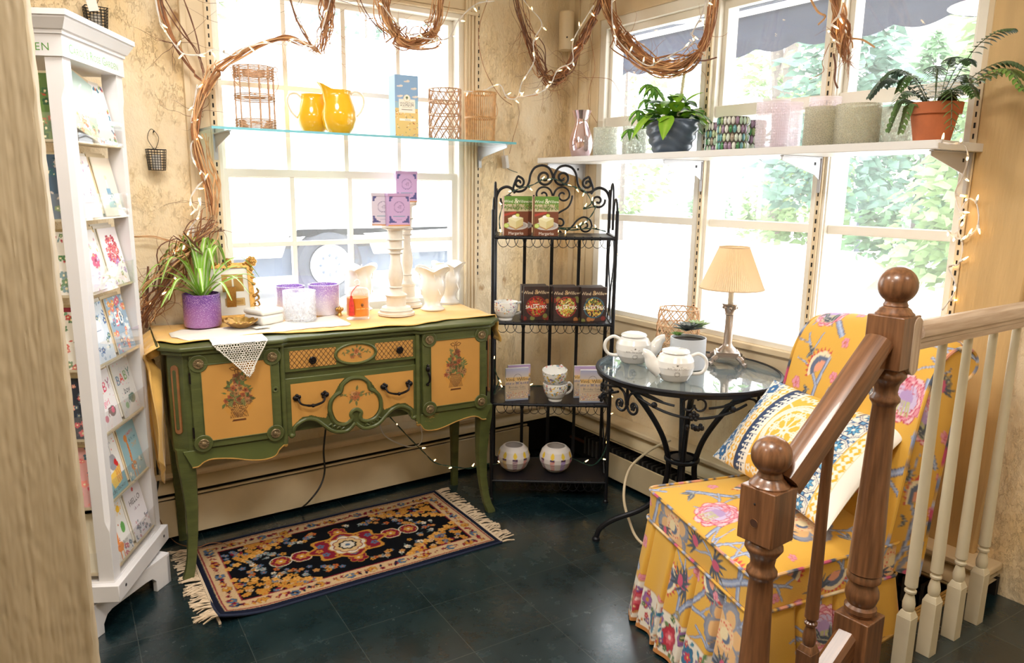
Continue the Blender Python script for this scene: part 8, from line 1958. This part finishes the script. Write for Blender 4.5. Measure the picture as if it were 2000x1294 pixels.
# green wired lights on the rack
def rkp(L_): return [rk(x,y,z) for x,y,z in L_]
fairy('green wired fairy lights woven through the arch of the iron rack',rkp([(.03,.30,1.36),(.02,.30,1.45),(.06,.31,1.56),(.12,.31,1.60),(.19,.31,1.62),(.25,.31,1.65),(.31,.31,1.65),(.37,.31,1.62),(.42,.31,1.61),(.47,.31,1.585),(.50,.31,1.53),(.46,.31,1.50),(.52,.31,1.51),(.49,.31,1.45),(.44,.31,1.41),(.38,.31,1.40),(.32,.31,1.40),(.40,.30,1.39),(.50,.30,1.40),(.58,.30,1.385)]),M_GW,18,9)
fairy('green wired fairy lights down the right side of the iron rack',rkp([(.612,.17,1.36),(.615,.2,1.2),(.61,.15,1.08),(.615,.2,.97),(.61,.17,.84),(.613,.2,.72),(.612,.14,.60),(.614,.2,.48),(.61,.15,.36),(.60,.10,.26),(.53,.05,.185),(.44,.2,.16),(.36,.26,.15)]),M_GW,12,10)
fairy('green wired fairy lights drooping from behind the sideboard to the rack foot',[onA(760,812,3.30),onA(795,850,3.28),onA(830,885,3.22),onA(850,903,3.18),onA(885,911,3.14),onA(920,914,3.12),onA(945,905,3.08),rk(.02,.10,.16),rk(.10,.22,.14)],M_GW,7,11)
fairy('green wired fairy lights between the sideboard end and the rack',[onA(962,690,3.02),onA(966,720,3.02),onA(974,745,3.02),onA(964,770,3.02),rk(.05,.22,.545),rk(.16,.27,.545),rk(.30,.27,.55),rk(.44,.28,.545)],M_GW,6,12)
# cords and plug
def cord(label,path,r,m,name='cord'): return tag(MB().tube(smoothpts(path,7),r,m,7).build(name,None),label,'cord')
M_BC=mat('black_cable',C(24,24,24),.5); M_WC=mat('white_cable',C(224,222,220),.5); M_BRC=mat('brown_cable',C(140,96,60),.5)
cord('black cable hanging below the sideboard drawers to the floor',[onA(636,838,3.28),onA(632,880,3.28),onA(634,920,3.27),onA(625,950,3.25),onA(605,977,3.23),onZ(588,992,.006)],.0045,M_BC)
cord('white cable loop hanging below the right side of the sideboard',[onA(742,830,3.30),onA(750,848,3.30),onA(770,862,3.30),onA(800,872,3.30),onA(820,866,3.30),onA(824,845,3.30),onA(816,815,3.30)],.0032,M_WC)
cord('black cable down the wall between the card stand and the sideboard',[onA(316,860,3.40),onA(307,900,3.40),onA(309,940,3.39),onA(303,975,3.37),onA(306,1000,3.36),onZ(302,1030,.006)],.0045,M_BC)
cord('thin brown cable along the floor by the rug fringe',[onA(299,980,3.36),onA(310,1010,3.35),onZ(330,1045,.02),onZ(350,1062,.03),onZ(385,1068,.03),onZ(410,1060,.022),onZ(432,1060,.02),onZ(447,1064,.02)],.0022,M_BRC)
t=thing('light_plug','small white plug adapter hanging on the wall above the iron rack','plug',tuple(onA(986,316,3.47)),rad(10))
MB().box(-.013,.013,-.02,.012,-.035,.035,M_WC,M=Matrix.Rotation(rad(-10),4,'Y')).build('adapter',t,bevel=.004)
MB().tube(smoothpts([Vector((-.005,0,.03)),Vector((-.012,.0,.075)),Vector((-.02,.0,.11))],5),.002,M_WC,6).tube(smoothpts([Vector((.01,0,-.03)),Vector((.05,.0,-.045)),Vector((.15,.01,-.06)),Vector((.24,0,-.05)),Vector((.30,-.02,.02))],5),.0018,M_GW,6).build('lead',t)
